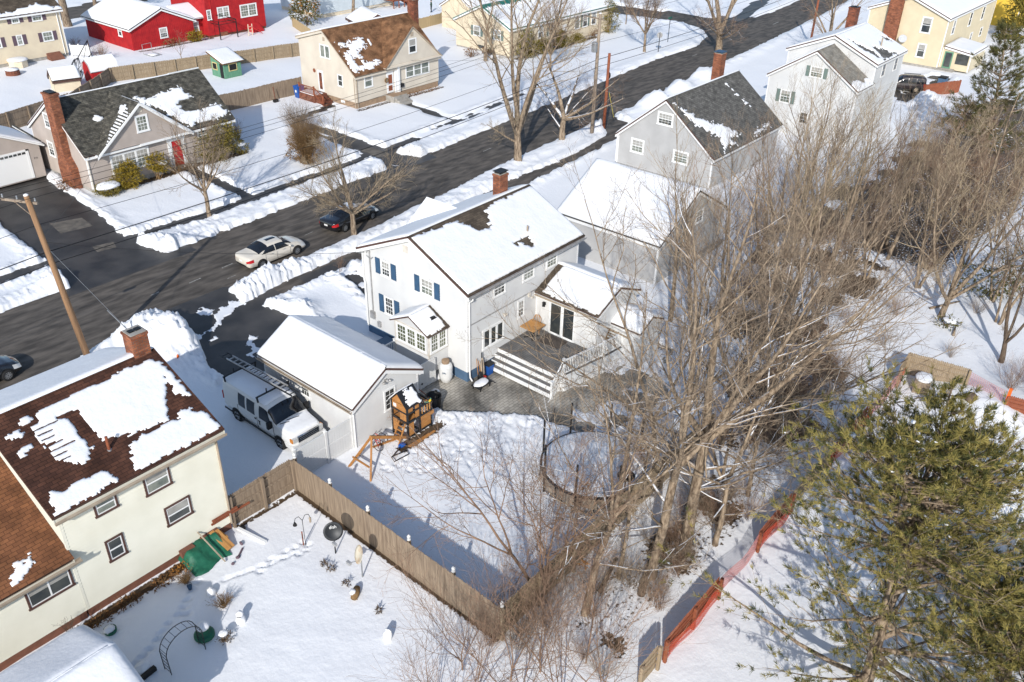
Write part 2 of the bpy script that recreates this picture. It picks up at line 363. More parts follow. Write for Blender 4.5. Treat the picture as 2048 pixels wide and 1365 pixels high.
def dup(root, loc, rz=0, s=1.0, label=None, group=None, tilt=None):
    r = root.copy(); C.objects.link(r); r.location = loc; r.rotation_euler = (tilt[0] if tilt else 0, tilt[1] if tilt else 0, rz)
    r.scale = (s, s, s) if not hasattr(s, '__len__') else s
    if label: r['label'] = label
    if group: r['group'] = group
    for ch in list(root.children):
        c = ch.copy(); C.objects.link(c); c.parent = r
        for g in ch.children:
            d = g.copy(); C.objects.link(d); d.parent = c
    return r
def plabel(o, t): o['label'] = t; return o
def text(parent, name, body, size, mtx, m, ext=.004):
    cu = bpy.data.curves.new(name, 'FONT'); cu.body = body; cu.size = size; cu.extrude = ext; cu.align_x = 'CENTER'; cu.align_y = 'CENTER'
    t = bpy.data.objects.new(name, cu); C.objects.link(t)
    dg = bpy.context.evaluated_depsgraph_get(); me = bpy.data.meshes.new_from_object(t.evaluated_get(dg))
    bpy.data.objects.remove(t); o = bpy.data.objects.new(name, me); C.objects.link(o); me.materials.clear(); me.materials.append(M[m])
    o.parent = parent; o.matrix_local = mtx
    return o

# ---------------------------------------------------------------- building helpers (local coordinates of the house)
def PF(face, val):
    return {'-x': lambda u, z, d=0: (val - d, u, z), '+x': lambda u, z, d=0: (val + d, u, z),
            '-y': lambda u, z, d=0: (u, val - d, z), '+y': lambda u, z, d=0: (u, val + d, z)}[face]
def span(poly, z):
    us = []
    n = len(poly)
    for i in range(n):
        (u0, z0), (u1, z1) = poly[i], poly[(i + 1) % n]
        if (z0 - z) * (z1 - z) <= 0 and abs(z0 - z1) > 1e-9: us.append(u0 + (u1 - u0) * (z - z0) / (z1 - z0))
    return (min(us), max(us)) if us else None
def laps(mb, face, val, poly, mi=0, lap=.14, out=.030):
    P = PF(face, val); z0 = min(p[1] for p in poly); z1 = max(p[1] for p in poly); z = z0
    ks = sorted(set([p[1] for p in poly]))
    while z < z1 - 1e-4:
        e = min(z + lap, z1)
        a = span(poly, z + 1e-5); b = span(poly, e - 1e-5)
        if a and b:
            A0, A1, B1, B0 = P(a[0], z, out), P(a[1], z, out), P(b[1], e, .002), P(b[0], e, .002)
            mb.poly([A0, A1, B1, B0], mi); mb.poly([P(a[0], z, .002), P(a[1], z, .002), A1, A0], mi)
        z = e
def boards(mb, face, val, poly, mi=0, bw=.25):
    """vertical board and batten"""
    P = PF(face, val); u0 = min(p[0] for p in poly); u1 = max(p[0] for p in poly)
    mb.poly([P(u, z, .01) for u, z in poly], mi)
    tp = [(z, u) for u, z in poly]; u = u0 + bw / 2
    while u < u1:
        s = span(tp, u)
        if s: 
            q = [P(u - .02, s[0], .012), P(u + .02, s[0], .012), P(u + .02, s[1], .012), P(u - .02, s[1], .012)]
            q2 = [P(u - .02, s[0], .03), P(u + .02, s[0], .03), P(u + .02, s[1], .03), P(u - .02, s[1], .03)]
            mb.prism(q, q2, mi)
        u += bw
def pbox(mb, P, u0, u1, z0, z1, d0, d1, mi=0):
    mb.prism([P(u0, z0, d0), P(u1, z0, d0), P(u1, z1, d0), P(u0, z1, d0)], [P(u0, z0, d1), P(u1, z0, d1), P(u1, z1, d1), P(u0, z1, d1)], mi)
def window(par, face, val, u0, u1, z0, z1, grid=(3, 2), trim='white', glass='glass', case=.09, units=1, shutters=None, style='hung', shw=.38, sash='white', name='window'):
    """casing, sashes, meeting rail, muntins; panes a little behind; optional shutters"""
    P = PF(face, val); f = MB(); g = MB(); c = case
    pbox(f, P, u0 - c, u1 + c, z1, z1 + c, .018, .065); pbox(f, P, u0 - c - .03, u1 + c + .03, z0 - c, z0, .018, .085)
    pbox(f, P, u0 - c, u0, z0, z1, .018, .06); pbox(f, P, u1, u1 + c, z0, z1, .018, .06)
    wd = (u1 - u0) / units
    for k in range(units):
        a = u0 + k * wd; b = a + wd
        if k: pbox(f, P, a - .05, a + .05, z0, z1, .018, .058)
        a += .05 if k else 0; b -= .05 if k < units - 1 else 0
        s = .045
        pbox(f, P, a, a + s, z0, z1, .02, .045, 1); pbox(f, P, b - s, b, z0, z1, .02, .045, 1)
        pbox(f, P, a + s, b - s, z0, z0 + s, .02, .045, 1); pbox(f, P, a + s, b - s, z1 - s, z1, .02, .045, 1)
        zm = (z0 + z1) / 2
        if style == 'hung': pbox(f, P, a + s, b - s, zm - .03, zm + .03, .02, .05, 1)
        if style == 'slider': pbox(f, P, (a + b) / 2 - .03, (a + b) / 2 + .03, z0 + s, z1 - s, .02, .05, 1)
        if grid:
            for i in range(1, grid[0]):
                q = a + s + (b - a - 2 * s) * i / grid[0]; pbox(f, P, q - .011, q + .011, z0 + s, z1 - s, .026, .046, 1)
            rows = grid[1] * (2 if style == 'hung' else 1)
            for i in range(1, rows):
                q = z0 + s + (z1 - z0 - 2 * s) * i / rows
                if style == 'hung' and i * 2 == rows: continue
                pbox(f, P, a + s, b - s, q - .011, q + .011, .026, .045, 1)
        g.poly([P(a + s, z0 + s, .035), P(b - s, z0 + s, .035), P(b - s, z1 - s, .035), P(a + s, z1 - s, .035)])
    fo = f.build(name, [trim, sash], par)
    gl = g.build('pane', glass, fo)
    hv = int(abs(u0 * 37 + z0 * 91 + val * 13 + par.location.x * 7)) % 5
    if hv < 3 and glass != 'glassgreen':
        q = MB(); dz = (z1 - z0) * (.22, .38, .5)[hv]
        for k in range(units): q.poly([P(u0 + k * wd + .06, z1 - .05 - dz, .038), P(u0 + (k + 1) * wd - .06, z1 - .05 - dz, .038), P(u0 + (k + 1) * wd - .06, z1 - .05, .038), P(u0 + k * wd + .06, z1 - .05, .038)])
        q.build('blind', 'blind', fo)
    if shutters:
        for a, b in ((u0 - c - .03 - shw, u0 - c - .03), (u1 + c + .03, u1 + c + .03 + shw)):
            h = MB(); pbox(h, P, a, b, z0 - .04, z1 + .04, .018, .05)
            for q in np.arange(z0 + .05, z1 - .04, .06): h.prism([P(a + .04, q, .05), P(b - .04, q, .05), P(b - .04, q + .045, .05), P(a + .04, q + .045, .05)], [P(a + .04, q, .068), P(b - .04, q, .068), P(b - .04, q + .04, .051), P(a + .04, q + .04, .051)])
            h.build('shutter', shutters, par)
    return fo
def slab(mb, pts, t=.11, top=0, side=1):
    """closed roof slab under a planar top polygon"""
    p = [Vector(q) for q in pts]; n = (p[1] - p[0]).cross(p[2] - p[0]).normalized()
    if n.z < 0: n = -n
    b = [q - n * t for q in p]; k = len(p)
    mb.poly(p, top); mb.poly(b[::-1], side)
    for i in range(k): mb.poly([b[i], b[(i + 1) % k], p[(i + 1) % k], p[i]], side)
def snow_sheet(par, p0, u, v, U, V, t=.1, mask=None, cell=.11, seed=1, jit=.3, name='snow_cover', soft=3, mat_='snow', opent=False):
    """a blanket of snow on a roof plane: p0 corner, unit u along the eave, unit v up the slope; mask(u,v)->keep"""
    p0 = np.array(p0, float); u = np.array(u, float); v = np.array(v, float); u /= np.linalg.norm(u); v /= np.linalg.norm(v)
    n = np.cross(u, v); n = n if n[2] > 0 else -n
    nu = max(2, int(round(U / cell))); nv = max(2, int(round(V / cell)))
    gu, gv = np.meshgrid(np.linspace(0, U, nu + 1), np.linspace(0, V, nv + 1), indexing='ij')
    cu = (gu[:-1, :-1] + gu[1:, 1:]) / 2; cv = (gv[:-1, :-1] + gv[1:, 1:]) / 2
    keep = np.ones(cu.shape, bool) if mask is None else mask(cu, cv)
    K = np.zeros((nu + 3, nv + 3)); K[1:-1, 1:-1] = 0
    kp = np.zeros((nu + 2, nv + 2)); kp[1:-1, 1:-1] = keep
    if opent: kp[:, -1] = kp[:, -2]
    vw = (kp[:-1, :-1] + kp[1:, :-1] + kp[:-1, 1:] + kp[1:, 1:]) / 4
    bl = vw.copy()
    for _ in range(soft):
        q = np.pad(bl, 1); bl = np.minimum(vw, (q[1:-1, 1:-1] * 2 + q[:-2, 1:-1] + q[2:, 1:-1] + q[1:-1, :-2] + q[1:-1, 2:]) / 6)
    inner = bl >= .999
    th = t * (.22 + .78 * sst(.2, 1, bl)) * (1 + .25 * (fbm(gu * .9, gv * .5, seed) - .5)) + .022 * (fbm(gu * 2.5, gv * 2.5, seed + 5) - .5) * sst(.6, 1, bl)
    th = np.maximum(th, .012)
    ju = (hsh(np.arange(nu + 1)[:, None] + 0 * gu, np.arange(nv + 1)[None] + 0 * gu, seed) - .5) * cell * jit
    jv = (hsh(np.arange(nu + 1)[:, None] + 0 * gu, np.arange(nv + 1)[None] + 0 * gu, seed + 9) - .5) * cell * jit
    if mask is None: ju[[0, -1]] = 0; jv[:, [0, -1]] = 0
    base = p0 + (gu + ju)[..., None] * u + (gv + jv)[..., None] * v
    top = base + th[..., None] * n; low = base - .004 * n
    N = (nu + 1) * (nv + 1); idx = np.arange(N).reshape(nu + 1, nv + 1)
    verts = np.concatenate([top.reshape(-1, 3), low.reshape(-1, 3)])
    a, b, c, d = idx[:-1, :-1], idx[1:, :-1], idx[1:, 1:], idx[:-1, 1:]
    fs = [np.stack([a[keep], b[keep], c[keep], d[keep]], 1)]
    kk = np.pad(keep, 1)
    for (e0, e1, nb) in ((a, b, kk[1:-1, :-2]), (b, c, kk[2:, 1:-1]), (c, d, kk[1:-1, 2:]), (d, a, kk[:-2, 1:-1])):
        q = keep & ~nb; fs.append(np.stack([e0[q], e1[q], e1[q] + N, e0[q] + N], 1)[:, ::-1])
    f = np.concatenate(fs)
    used = np.unique(f); rm = np.full(2 * N, -1); rm[used] = np.arange(len(used))
    return meshobj(name, verts[used], rm[f], mat_, par, True, uv=False)
def patchy(polys, amp=.16, row=.14, seed=3, invert=False, bias=0.0):
    """mask of polygons in roof coordinates with edges that step along the shingle rows"""
    def fn(u, v):
        r = np.floor(v / row)
        d = np.full(u.shape, 99.)
        for p in polys: d = np.minimum(d, sdpoly(u, v, p))
        d = d + (vn(u * 2.2, r * 1.7, seed) - .5) * 2 * amp + (vn(u * 7, r * 3.1, seed + 4) - .5) * amp * 1.3 + (vn(u * 17, r * 5.7, seed + 8) - .5) * amp * .7 + bias
        return (d > 0) if invert else (d < 0)
    return fn
def gable(par, x0, x1, y0, y1, zb, e0, e1, zr, rp, axis='x', ov=.3, rake=.22, faces=(), wm='siding_white', rm='sh_dark', tm='white', lapfn=laps, found=None, fz=0.0, cb=True, name='roof', edge='browntrim', skip_roof=()):
    """gabled block. axis: ridge direction. (x0,x1) along X, (y0,y1) along Y; e0,e1 eave heights on the low and high side; rp ridge position across"""
    if axis == 'x': A0, A1, B0, B1 = x0, x1, y0, y1; Q = lambda a, b, z: (a, b, z)
    else: A0, A1, B0, B1 = y0, y1, x0, x1; Q = lambda a, b, z: (b, a, z)
    prof = [(B0, zb), (B1, zb), (B1, e1), (rp, zr), (B0, e0)]
    wb = MB(); wb.prism([Q(A0 + .004, b, z) for b, z in prof], [Q(A1 - .004, b, z) for b, z in prof], 0)
    ga = {'x': ('-x', '+x'), 'y': ('-y', '+y')}[axis]; ea = {'x': ('-y', '+y'), 'y': ('-x', '+x')}[axis]
    for fc in faces:
        if fc in ga: lapfn(wb, fc, A0 if fc == ga[0] else A1, prof)
        else:
            i = ea.index(fc); lapfn(wb, fc, (B0, B1)[i], [(A0, zb), (A1, zb), (A1, (e0, e1)[i]), (A0, (e0, e1)[i])])
    wall = wb.build('wall', [wm], par)
    if cb:
        for a in (A0, A1):
            for b, e in ((B0, e0), (B1, e1)):
                t = MB()
                sa = -1 if a == A0 else 1; sb = -1 if b == B0 else 1
                c0 = Q(a + sa * .028 - sa * .11, b + sb * .028 - sb * .11, zb); c1 = Q(a + sa * .028, b + sb * .028, e - .05)
                t.box([min(c0[i], c1[i]) for i in range(3)], [max(c0[i], c1[i]) for i in range(3)]); t.build('corner_board', tm, par)
    if found:
        fb = MB(); p0 = Q(A0 + .03, B0 + .03, fz); p1 = Q(A1 - .03, B1 - .03, zb)
        fb.box([min(p0[i], p1[i]) for i in range(3)], [max(p0[i], p1[i]) for i in range(3)]); fb.build('foundation', found, par)
    s0 = (zr - e0) / (rp - B0); s1 = (zr - e1) / (B1 - rp); up = .13
    r = MB(); planes = []
    for i, (be, sl, sg) in enumerate(((B0 - ov, s0, -1), (B1 + ov, s1, 1))):
        ze = zr - sl * abs(rp - be) + up
        pts = [Q(A0 - rake, be, ze), Q(A1 + rake, be, ze), Q(A1 + rake, rp, zr + up), Q(A0 - rake, rp, zr + up)]
        if i not in skip_roof: slab(r, pts, .11, 0, 1)
        L = math.hypot(rp - be, zr + up - ze); vv = np.array(Q(0, rp - be, zr + up - ze)) / L
        planes.append((np.array(pts[0]), np.array(Q(1, 0, 0), float), vv, A1 - A0 + 2 * rake, L))
    ro = r.build(name, [rm, edge], par)
    # rake boards and fascia
    t = MB()
    for i, (be, sl) in enumerate(((B0 - ov, s0), (B1 + ov, s1))):
        ze = zr - sl * abs(rp - be)
        if i in skip_roof: continue
        for a, sa in ((A0 - rake, 1), (A1 + rake, -1)):
            t.prism([Q(a + sa * .012, be, ze - .19), Q(a + sa * .012, rp, zr - .19), Q(a + sa * .012, rp, zr + .015), Q(a + sa * .012, be, ze + .015)],
                    [Q(a + sa * .045, be, ze - .19), Q(a + sa * .045, rp, zr - .19), Q(a + sa * .045, rp, zr + .015), Q(a + sa * .045, be, ze + .015)])
        c0 = Q(A0 - rake + .05, be + (.012 if be < rp else -.045), ze - .17); c1 = Q(A1 + rake - .05, be + (.045 if be < rp else -.012), ze + .01)
        t.box([min(c0[k], c1[k]) for k in range(3)], [max(c0[k], c1[k]) for k in range(3)])
        # soffit
        t.prism([Q(A0 - rake + .05, be + (.05 if be < rp else -.05), ze - .15), Q(A1 + rake - .05, be + (.05 if be < rp else -.05), ze - .15), Q(A1 + rake - .05, (B0 if be < rp else B1), ze - .15), Q(A0 - rake + .05, (B0 if be < rp else B1), ze - .15)],
                [Q(A0 - rake + .05, be + (.05 if be < rp else -.05), ze - .13), Q(A1 + rake - .05, be + (.05 if be < rp else -.05), ze - .13), Q(A1 + rake - .05, (B0 if be < rp else B1), ze - .13), Q(A0 - rake + .05, (B0 if be < rp else B1), ze - .13)])
    t.build('trim', tm, par)
    return wall, ro, planes
def full_snow(ro, pl, t=.13, cell=.22, m0=.03, top=.03, seed=1, mask=None):
    p0, u, v, U, V = pl
    if top <= .03:
        sl = v[2] / math.hypot(v[0], v[1]); return snow_sheet(ro, p0 + u * m0 + v * m0, u, v, U - 2 * m0, V - m0 + t * sl * 1.04, t, mask, cell, seed, jit=.2, opent=True)
    return snow_sheet(ro, p0 + u * m0 + v * m0, u, v, U - 2 * m0, V - m0 - top, t, mask, cell, seed, jit=.2)
def gutter(par, a, b, r=.065, mat_='gutter'):
    g = MB(); a = Vector(a); b = Vector(b)
    d = (b - a).normalized(); s = d.cross(Vector((0, 0, 1)))
    prof = [(-r, 0), (-r, -r * 1.1), (-r * .4, -r * 1.7), (r * .6, -r * 1.7), (r, -r * .6), (r, 0), (r - .012, 0), (r - .012, -r * .55), (r * .5, -r * 1.5), (-r * .4, -r * 1.5), (-r + .012, -r), (-r + .012, 0)]
    va = [a + s * p + Vector((0, 0, q)) for p, q in prof]; vb = [b + s * p + Vector((0, 0, q)) for p, q in prof]
    g.prism(va, vb); return g.build('gutter', mat_, par)
def chimney(par, x, y, sx, sy, z0, z1, m='brick', capm='concrete', pots=True, name='chimney', cover=None):
    c = MB(); c.box((x - sx / 2, y - sy / 2, z0), (x + sx / 2, y + sy / 2, z1 - .16)); c.box((x - sx / 2 - .035, y - sy / 2 - .035, z1 - .16), (x + sx / 2 + .035, y + sy / 2 + .035, z1 - .04))
    o = c.build(name, m, par)
    k = MB(); k.box((x - sx / 2 + .02, y - sy / 2 + .02, z1 - .04), (x + sx / 2 - .02, y + sy / 2 - .02, z1))
    k.build('cap', capm, o)
    if cover:
        k = MB(); k.box((x - sx / 2 - .02, y - sy / 2 - .02, z1 + .1), (x + sx / 2 + .02, y + sy / 2 + .02, z1 + .14))
        for a in (-1, 1):
            for b in (-1, 1): k.box((x + a * (sx / 2 - .08) - .02, y + b * (sy / 2 - .08) - .02, z1), (x + a * (sx / 2 - .08) + .02, y + b * (sy / 2 - .08) + .02, z1 + .1))
        k.build('rain_cover', cover, o)
    elif pots:
        k = MB()
        for q in (-.2, .2):
            a, b = (q * sx, 0) if sx >= sy else (0, q * sy)
            k.box((x + a - .11, y + b - .11, z1), (x + a + .11, y + b + .11, z1 + .05))
        k.build('flue', 'black', o)
    return o
# ---------------------------------------------------------------- plants
def nrm(a):
    return a / max(np.linalg.norm(a), 1e-9)
def tubes(branches, sides):
    """branches: list of (pts(N,3), radii(N)) -> verts, faces as one tapering-tube mesh"""
    groups = {}
    for p, r in branches: groups.setdefault(len(p), []).append((p, r))
    V = []; F = []; off = 0
    for N, lst in groups.items():
        P = np.array([b[0] for b in lst]); Rr = np.array([b[1] for b in lst]); B = len(lst)
        T = np.gradient(P, axis=1); T /= np.maximum(np.linalg.norm(T, axis=2, keepdims=True), 1e-9)
        ref = np.where(np.abs(T[:, :1, 2:3]) > .8, np.array([1., 0, 0]), np.array([0, 0, 1.]))
        U = np.cross(T, np.broadcast_to(ref, T.shape)); U /= np.maximum(np.linalg.norm(U, axis=2, keepdims=True), 1e-9); W = np.cross(T, U)
        a = np.arange(sides) * 2 * np.pi / sides
        v = P[:, :, None] + (U[:, :, None] * np.cos(a)[None, None, :, None] + W[:, :, None] * np.sin(a)[None, None, :, None]) * Rr[:, :, None, None]
        idx = np.arange(B * N * sides).reshape(B, N, sides) + off
        k2 = np.roll(idx, -1, axis=2)
        f = np.stack([idx[:, :-1], k2[:, :-1], k2[:, 1:], idx[:, 1:]], -1).reshape(-1, 4)
        V.append(v.reshape(-1, 3)); F.append(f); off += B * N * sides
    return np.concatenate(V), np.concatenate(F)
class Tree:
    def __init__(s, seed): s.rg = np.random.RandomState(seed); s.big = []; s.small = []
    def stem(s, p, d, L, r0, r1, n=6, wob=.12, trop=.0, store=None):
        pts = [np.array(p, float)]; d = nrm(np.array(d, float)); st = L / n
        for i in range(n):
            d = nrm(d + s.rg.normal(0, wob, 3) + np.array([0, 0, trop])); pts.append(pts[-1] + d * st)
        pts = np.array(pts); t = np.linspace(0, 1, n + 1); rad = r1 + (r0 - r1) * (1 - t) ** 1.35
        (s.big if store is None else store).append((pts, rad)); return pts, rad
    def side(s, d, ang):
        q = np.cross(d, s.rg.normal(0, 1, 3)); q = nrm(q); return nrm(d * math.cos(ang) + q * math.sin(ang))
    def kids(s, pts, rad, lev, P, L):
        if lev >= P['levels']: return
        n = int(round(P['n'][lev] * (.75 + .5 * s.rg.rand())))
        t0 = P.get('t0', [.2] * 6)[lev]
        for k in range(n):
            t = t0 + (1 - t0) * ((k + s.rg.rand()) / n); x = t * (len(pts) - 1); i = min(int(x), len(pts) - 2); f = x - i
            p = pts[i] * (1 - f) + pts[i + 1] * f; d = nrm(pts[i + 1] - pts[i]); rr = rad[i] * (1 - f) + rad[i + 1] * f
            a = P['ang'][lev] * (.7 + .6 * s.rg.rand())
            dd = s.side(d, a); l = L * P['lr'][lev] * (1.15 - .65 * t) * (.7 + .6 * s.rg.rand())
            rb = min(rr * .75, max(P['rmin'], P['rk'] * l)); last = lev + 1 >= P['levels']
            q = s.stem(p, dd, l, rb, P['rmin'] * .7 if last else rb * .4, P['seg'][lev], P['wob'], P['trop'], s.small if lev >= P.get('smallfrom', 1) else s.big)
            s.kids(q[0], q[1], lev + 1, P, l)
def mk_tree(name, seed, H, r, P, bole=.35, leaders=3, lang=.35, llen=.65, lean=(0, 0), sidelimbs=6, slang=1.0, sllen=.4, trunkmat='bark', twigmat='twig', stems=1, spread=.3, label='', cat='tree', base_flare=1.25, wob=.06):
    """trunk (with limbs) and crown (branches and twigs) as two meshes under an Empty"""
    T = Tree(seed); rg = T.rg
    for sidx in range(stems):
        az = rg.rand() * 6.28 + sidx * 6.28 / stems; sp = spread if stems > 1 else 0
        d0 = (lean[0] + sp * math.cos(az), lean[1] + sp * math.sin(az), 1); Hs = H * (.75 + .4 * rg.rand() if stems > 1 else 1); rs = r * (.7 + .5 * rg.rand() if stems > 1 else 1)
        off = (.15 * math.cos(az) * (stems > 1), .15 * math.sin(az) * (stems > 1), -.25)
        if leaders:
            pts, rad = T.stem(off, d0, Hs * bole + .25, rs * base_flare, rs * .85, 6, wob * .6, .0); rad[1:] *= .92
            for k in range(leaders):
                a = rg.rand() * 1.2 + k * 6.28 / leaders; la = lang * (.6 + .8 * rg.rand()) * (0.25 if k == 0 else 1)
                d = nrm(pts[-1] - pts[-2]); q = nrm(np.array([math.cos(a), math.sin(a), 0.])); dd = nrm(d * math.cos(la) + q * math.sin(la))
                L = Hs * (1 - bole) * llen * 1.35 * (.8 + .35 * rg.rand()); rk = rs * (.72 if k == 0 else .5 + .2 * rg.rand())
                p2, r2 = T.stem(pts[-1] - d * .1 - d * rg.rand() * .12 * Hs * bole * (k > 0), dd, L, rk, rk * .18, 9, wob, P['trop'] * .6)
                T.kids(p2, r2, 0, P, L)
        else:
            pts, rad = T.stem(off, d0, Hs + .25, rs * base_flare, rs * .12, 12, wob, .02)
            P2 = dict(P); T.kids(pts, rad, 0, P2, Hs * sllen)
        for k in range(sidelimbs if leaders else 0):
            t = .5 + .5 * rg.rand(); i = min(int(t * 6), 5); p = pts[i]; d = T.side(nrm(pts[i + 1] - pts[i]), slang * (.7 + .5 * rg.rand()))
            L = Hs * sllen * (.6 + .6 * rg.rand()); rk = rs * .3
            p2, r2 = T.stem(p, d, L, rk, rk * .25, 7, wob * 1.4, P['trop']); T.kids(p2, r2, 0, P, L)
    t = thing(name, label, cat)
    v, f = tubes(T.big, 7); meshobj('trunk', v, f, trunkmat, t, True, uv=False)
    v, f = tubes(T.small, 3); meshobj('crown', v, f, twigmat, t, False, uv=False)
    return t
def leafcloud(rg, cen, rad, n, size, shell=.55, asp=.45, up=.0):
    """n leaf blades scattered through an ellipsoid, denser towards its skin, facing outwards"""
    d = rg.normal(0, 1, (n, 3)); d /= np.linalg.norm(d, axis=1, keepdims=True)
    q = shell + (1 - shell) * rg.rand(n, 1) ** .6
    # lumps
    lump = 1 + .22 * np.sin(d[:, :1] * 5 + cen[0]) * np.sin(d[:, 1:2] * 6 + cen[1]) + .15 * np.sin(d[:, 2:3] * 7 + d[:, :1] * 4)
    p = np.array(cen) + d * q * lump * np.array(rad)
    a = d + rg.normal(0, .6, (n, 3)) + np.array([0, 0, up]); a /= np.linalg.norm(a, axis=1, keepdims=True)
    b = np.cross(a, rg.normal(0, 1, (n, 3))); b /= np.linalg.norm(b, axis=1, keepdims=True)
    s = size * (.6 + .8 * rg.rand(n, 1))
    v = np.stack([p - b * s * asp * .5, p + a * s * .5 - b * s * asp * .1, p + a * s, p + b * s * asp * .5], 1)
    return v.reshape(-1, 3), np.arange(4 * n).reshape(n, 4)
def mk_bush(name, label, cat, loc, clumps, leaf, m, seed=1, group=None, cap=None, twigs=0, tm='straw', asp=.45):
    """evergreen bush: clumps (cx,cy,cz,rx,ry,rz,n) of leaf blades over a few stems; cap: snow lying on top"""
    t = thing(name, label, cat, loc, group=group); rg = np.random.RandomState(seed); V = []; F = []; o = 0
    for c in clumps:
        v, f = leafcloud(rg, c[:3], c[3:6], int(c[6]), leaf, asp=asp); V.append(v); F.append(f + o); o += len(v)
    meshobj('foliage', np.concatenate(V), np.concatenate(F), m, t, False, uv=False)
    T = Tree(seed + 3)
    for k in range(9):
        c = clumps[k % len(clumps)]; T.stem((rg.normal(0, .08), rg.normal(0, .08), -.1), (c[0] * .6 + rg.normal(0, .3) * c[3], c[1] * .6 + rg.normal(0, .3) * c[4], c[2] + c[5] * .3), c[2] + c[5] * .5, .03, .008, 4, .1)
    for k in range(twigs):
        c = clumps[k % len(clumps)]; d = rg.normal(0, 1, 3); d[2] = abs(d[2]); T.stem(np.array(c[:3]) * .5, d * np.array(c[3:6]) + np.array(c[:3]) * .5, np.linalg.norm(d * np.array(c[3:6])) * .9, .012, .004, 4, .1)
    v, f = tubes(T.big, 5); meshobj('stem', v, f, tm, t, True, uv=False)
    if cap:
        b = MB(); b.blob(cap[:3], cap[3:6], seed, amp=.12); b.build('snow_cap', 'snow', t, True)
    return t
def mk_twigbush(name, label, loc, H, W, n, m='twigred', seed=1, group=None, cat='shrub', n2=5, ang=.5, rr=.011):
    t = thing(name, label, cat, loc, group=group); T = Tree(seed); rg = T.rg
    P = dict(levels=2, n=[n2, 4], ang=[ang, .6], lr=[.5, .5], rmin=.0045, rk=.012, seg=[3, 2], wob=.12, trop=.03, t0=[.25, .3], smallfrom=0)
    for k in range(n):
        a = rg.rand() * 6.28; q = math.sqrt(rg.rand()); d = (W * q * math.cos(a), W * q * math.sin(a), H * (.6 + .4 * rg.rand()))
        L = np.linalg.norm(d) * (.8 + .3 * rg.rand()); p, r = T.stem((rg.normal(0, .12 * W), rg.normal(0, .12 * W), -.05), d, L, rr, .005, 5, .09, .02); T.kids(p, r, 0, P, L)
    v, f = tubes(T.big, 4); meshobj('stem', v, f, m, t, True, uv=False)
    v, f = tubes(T.small, 3); meshobj('twigs', v, f, m, t, False, uv=False)
    return t
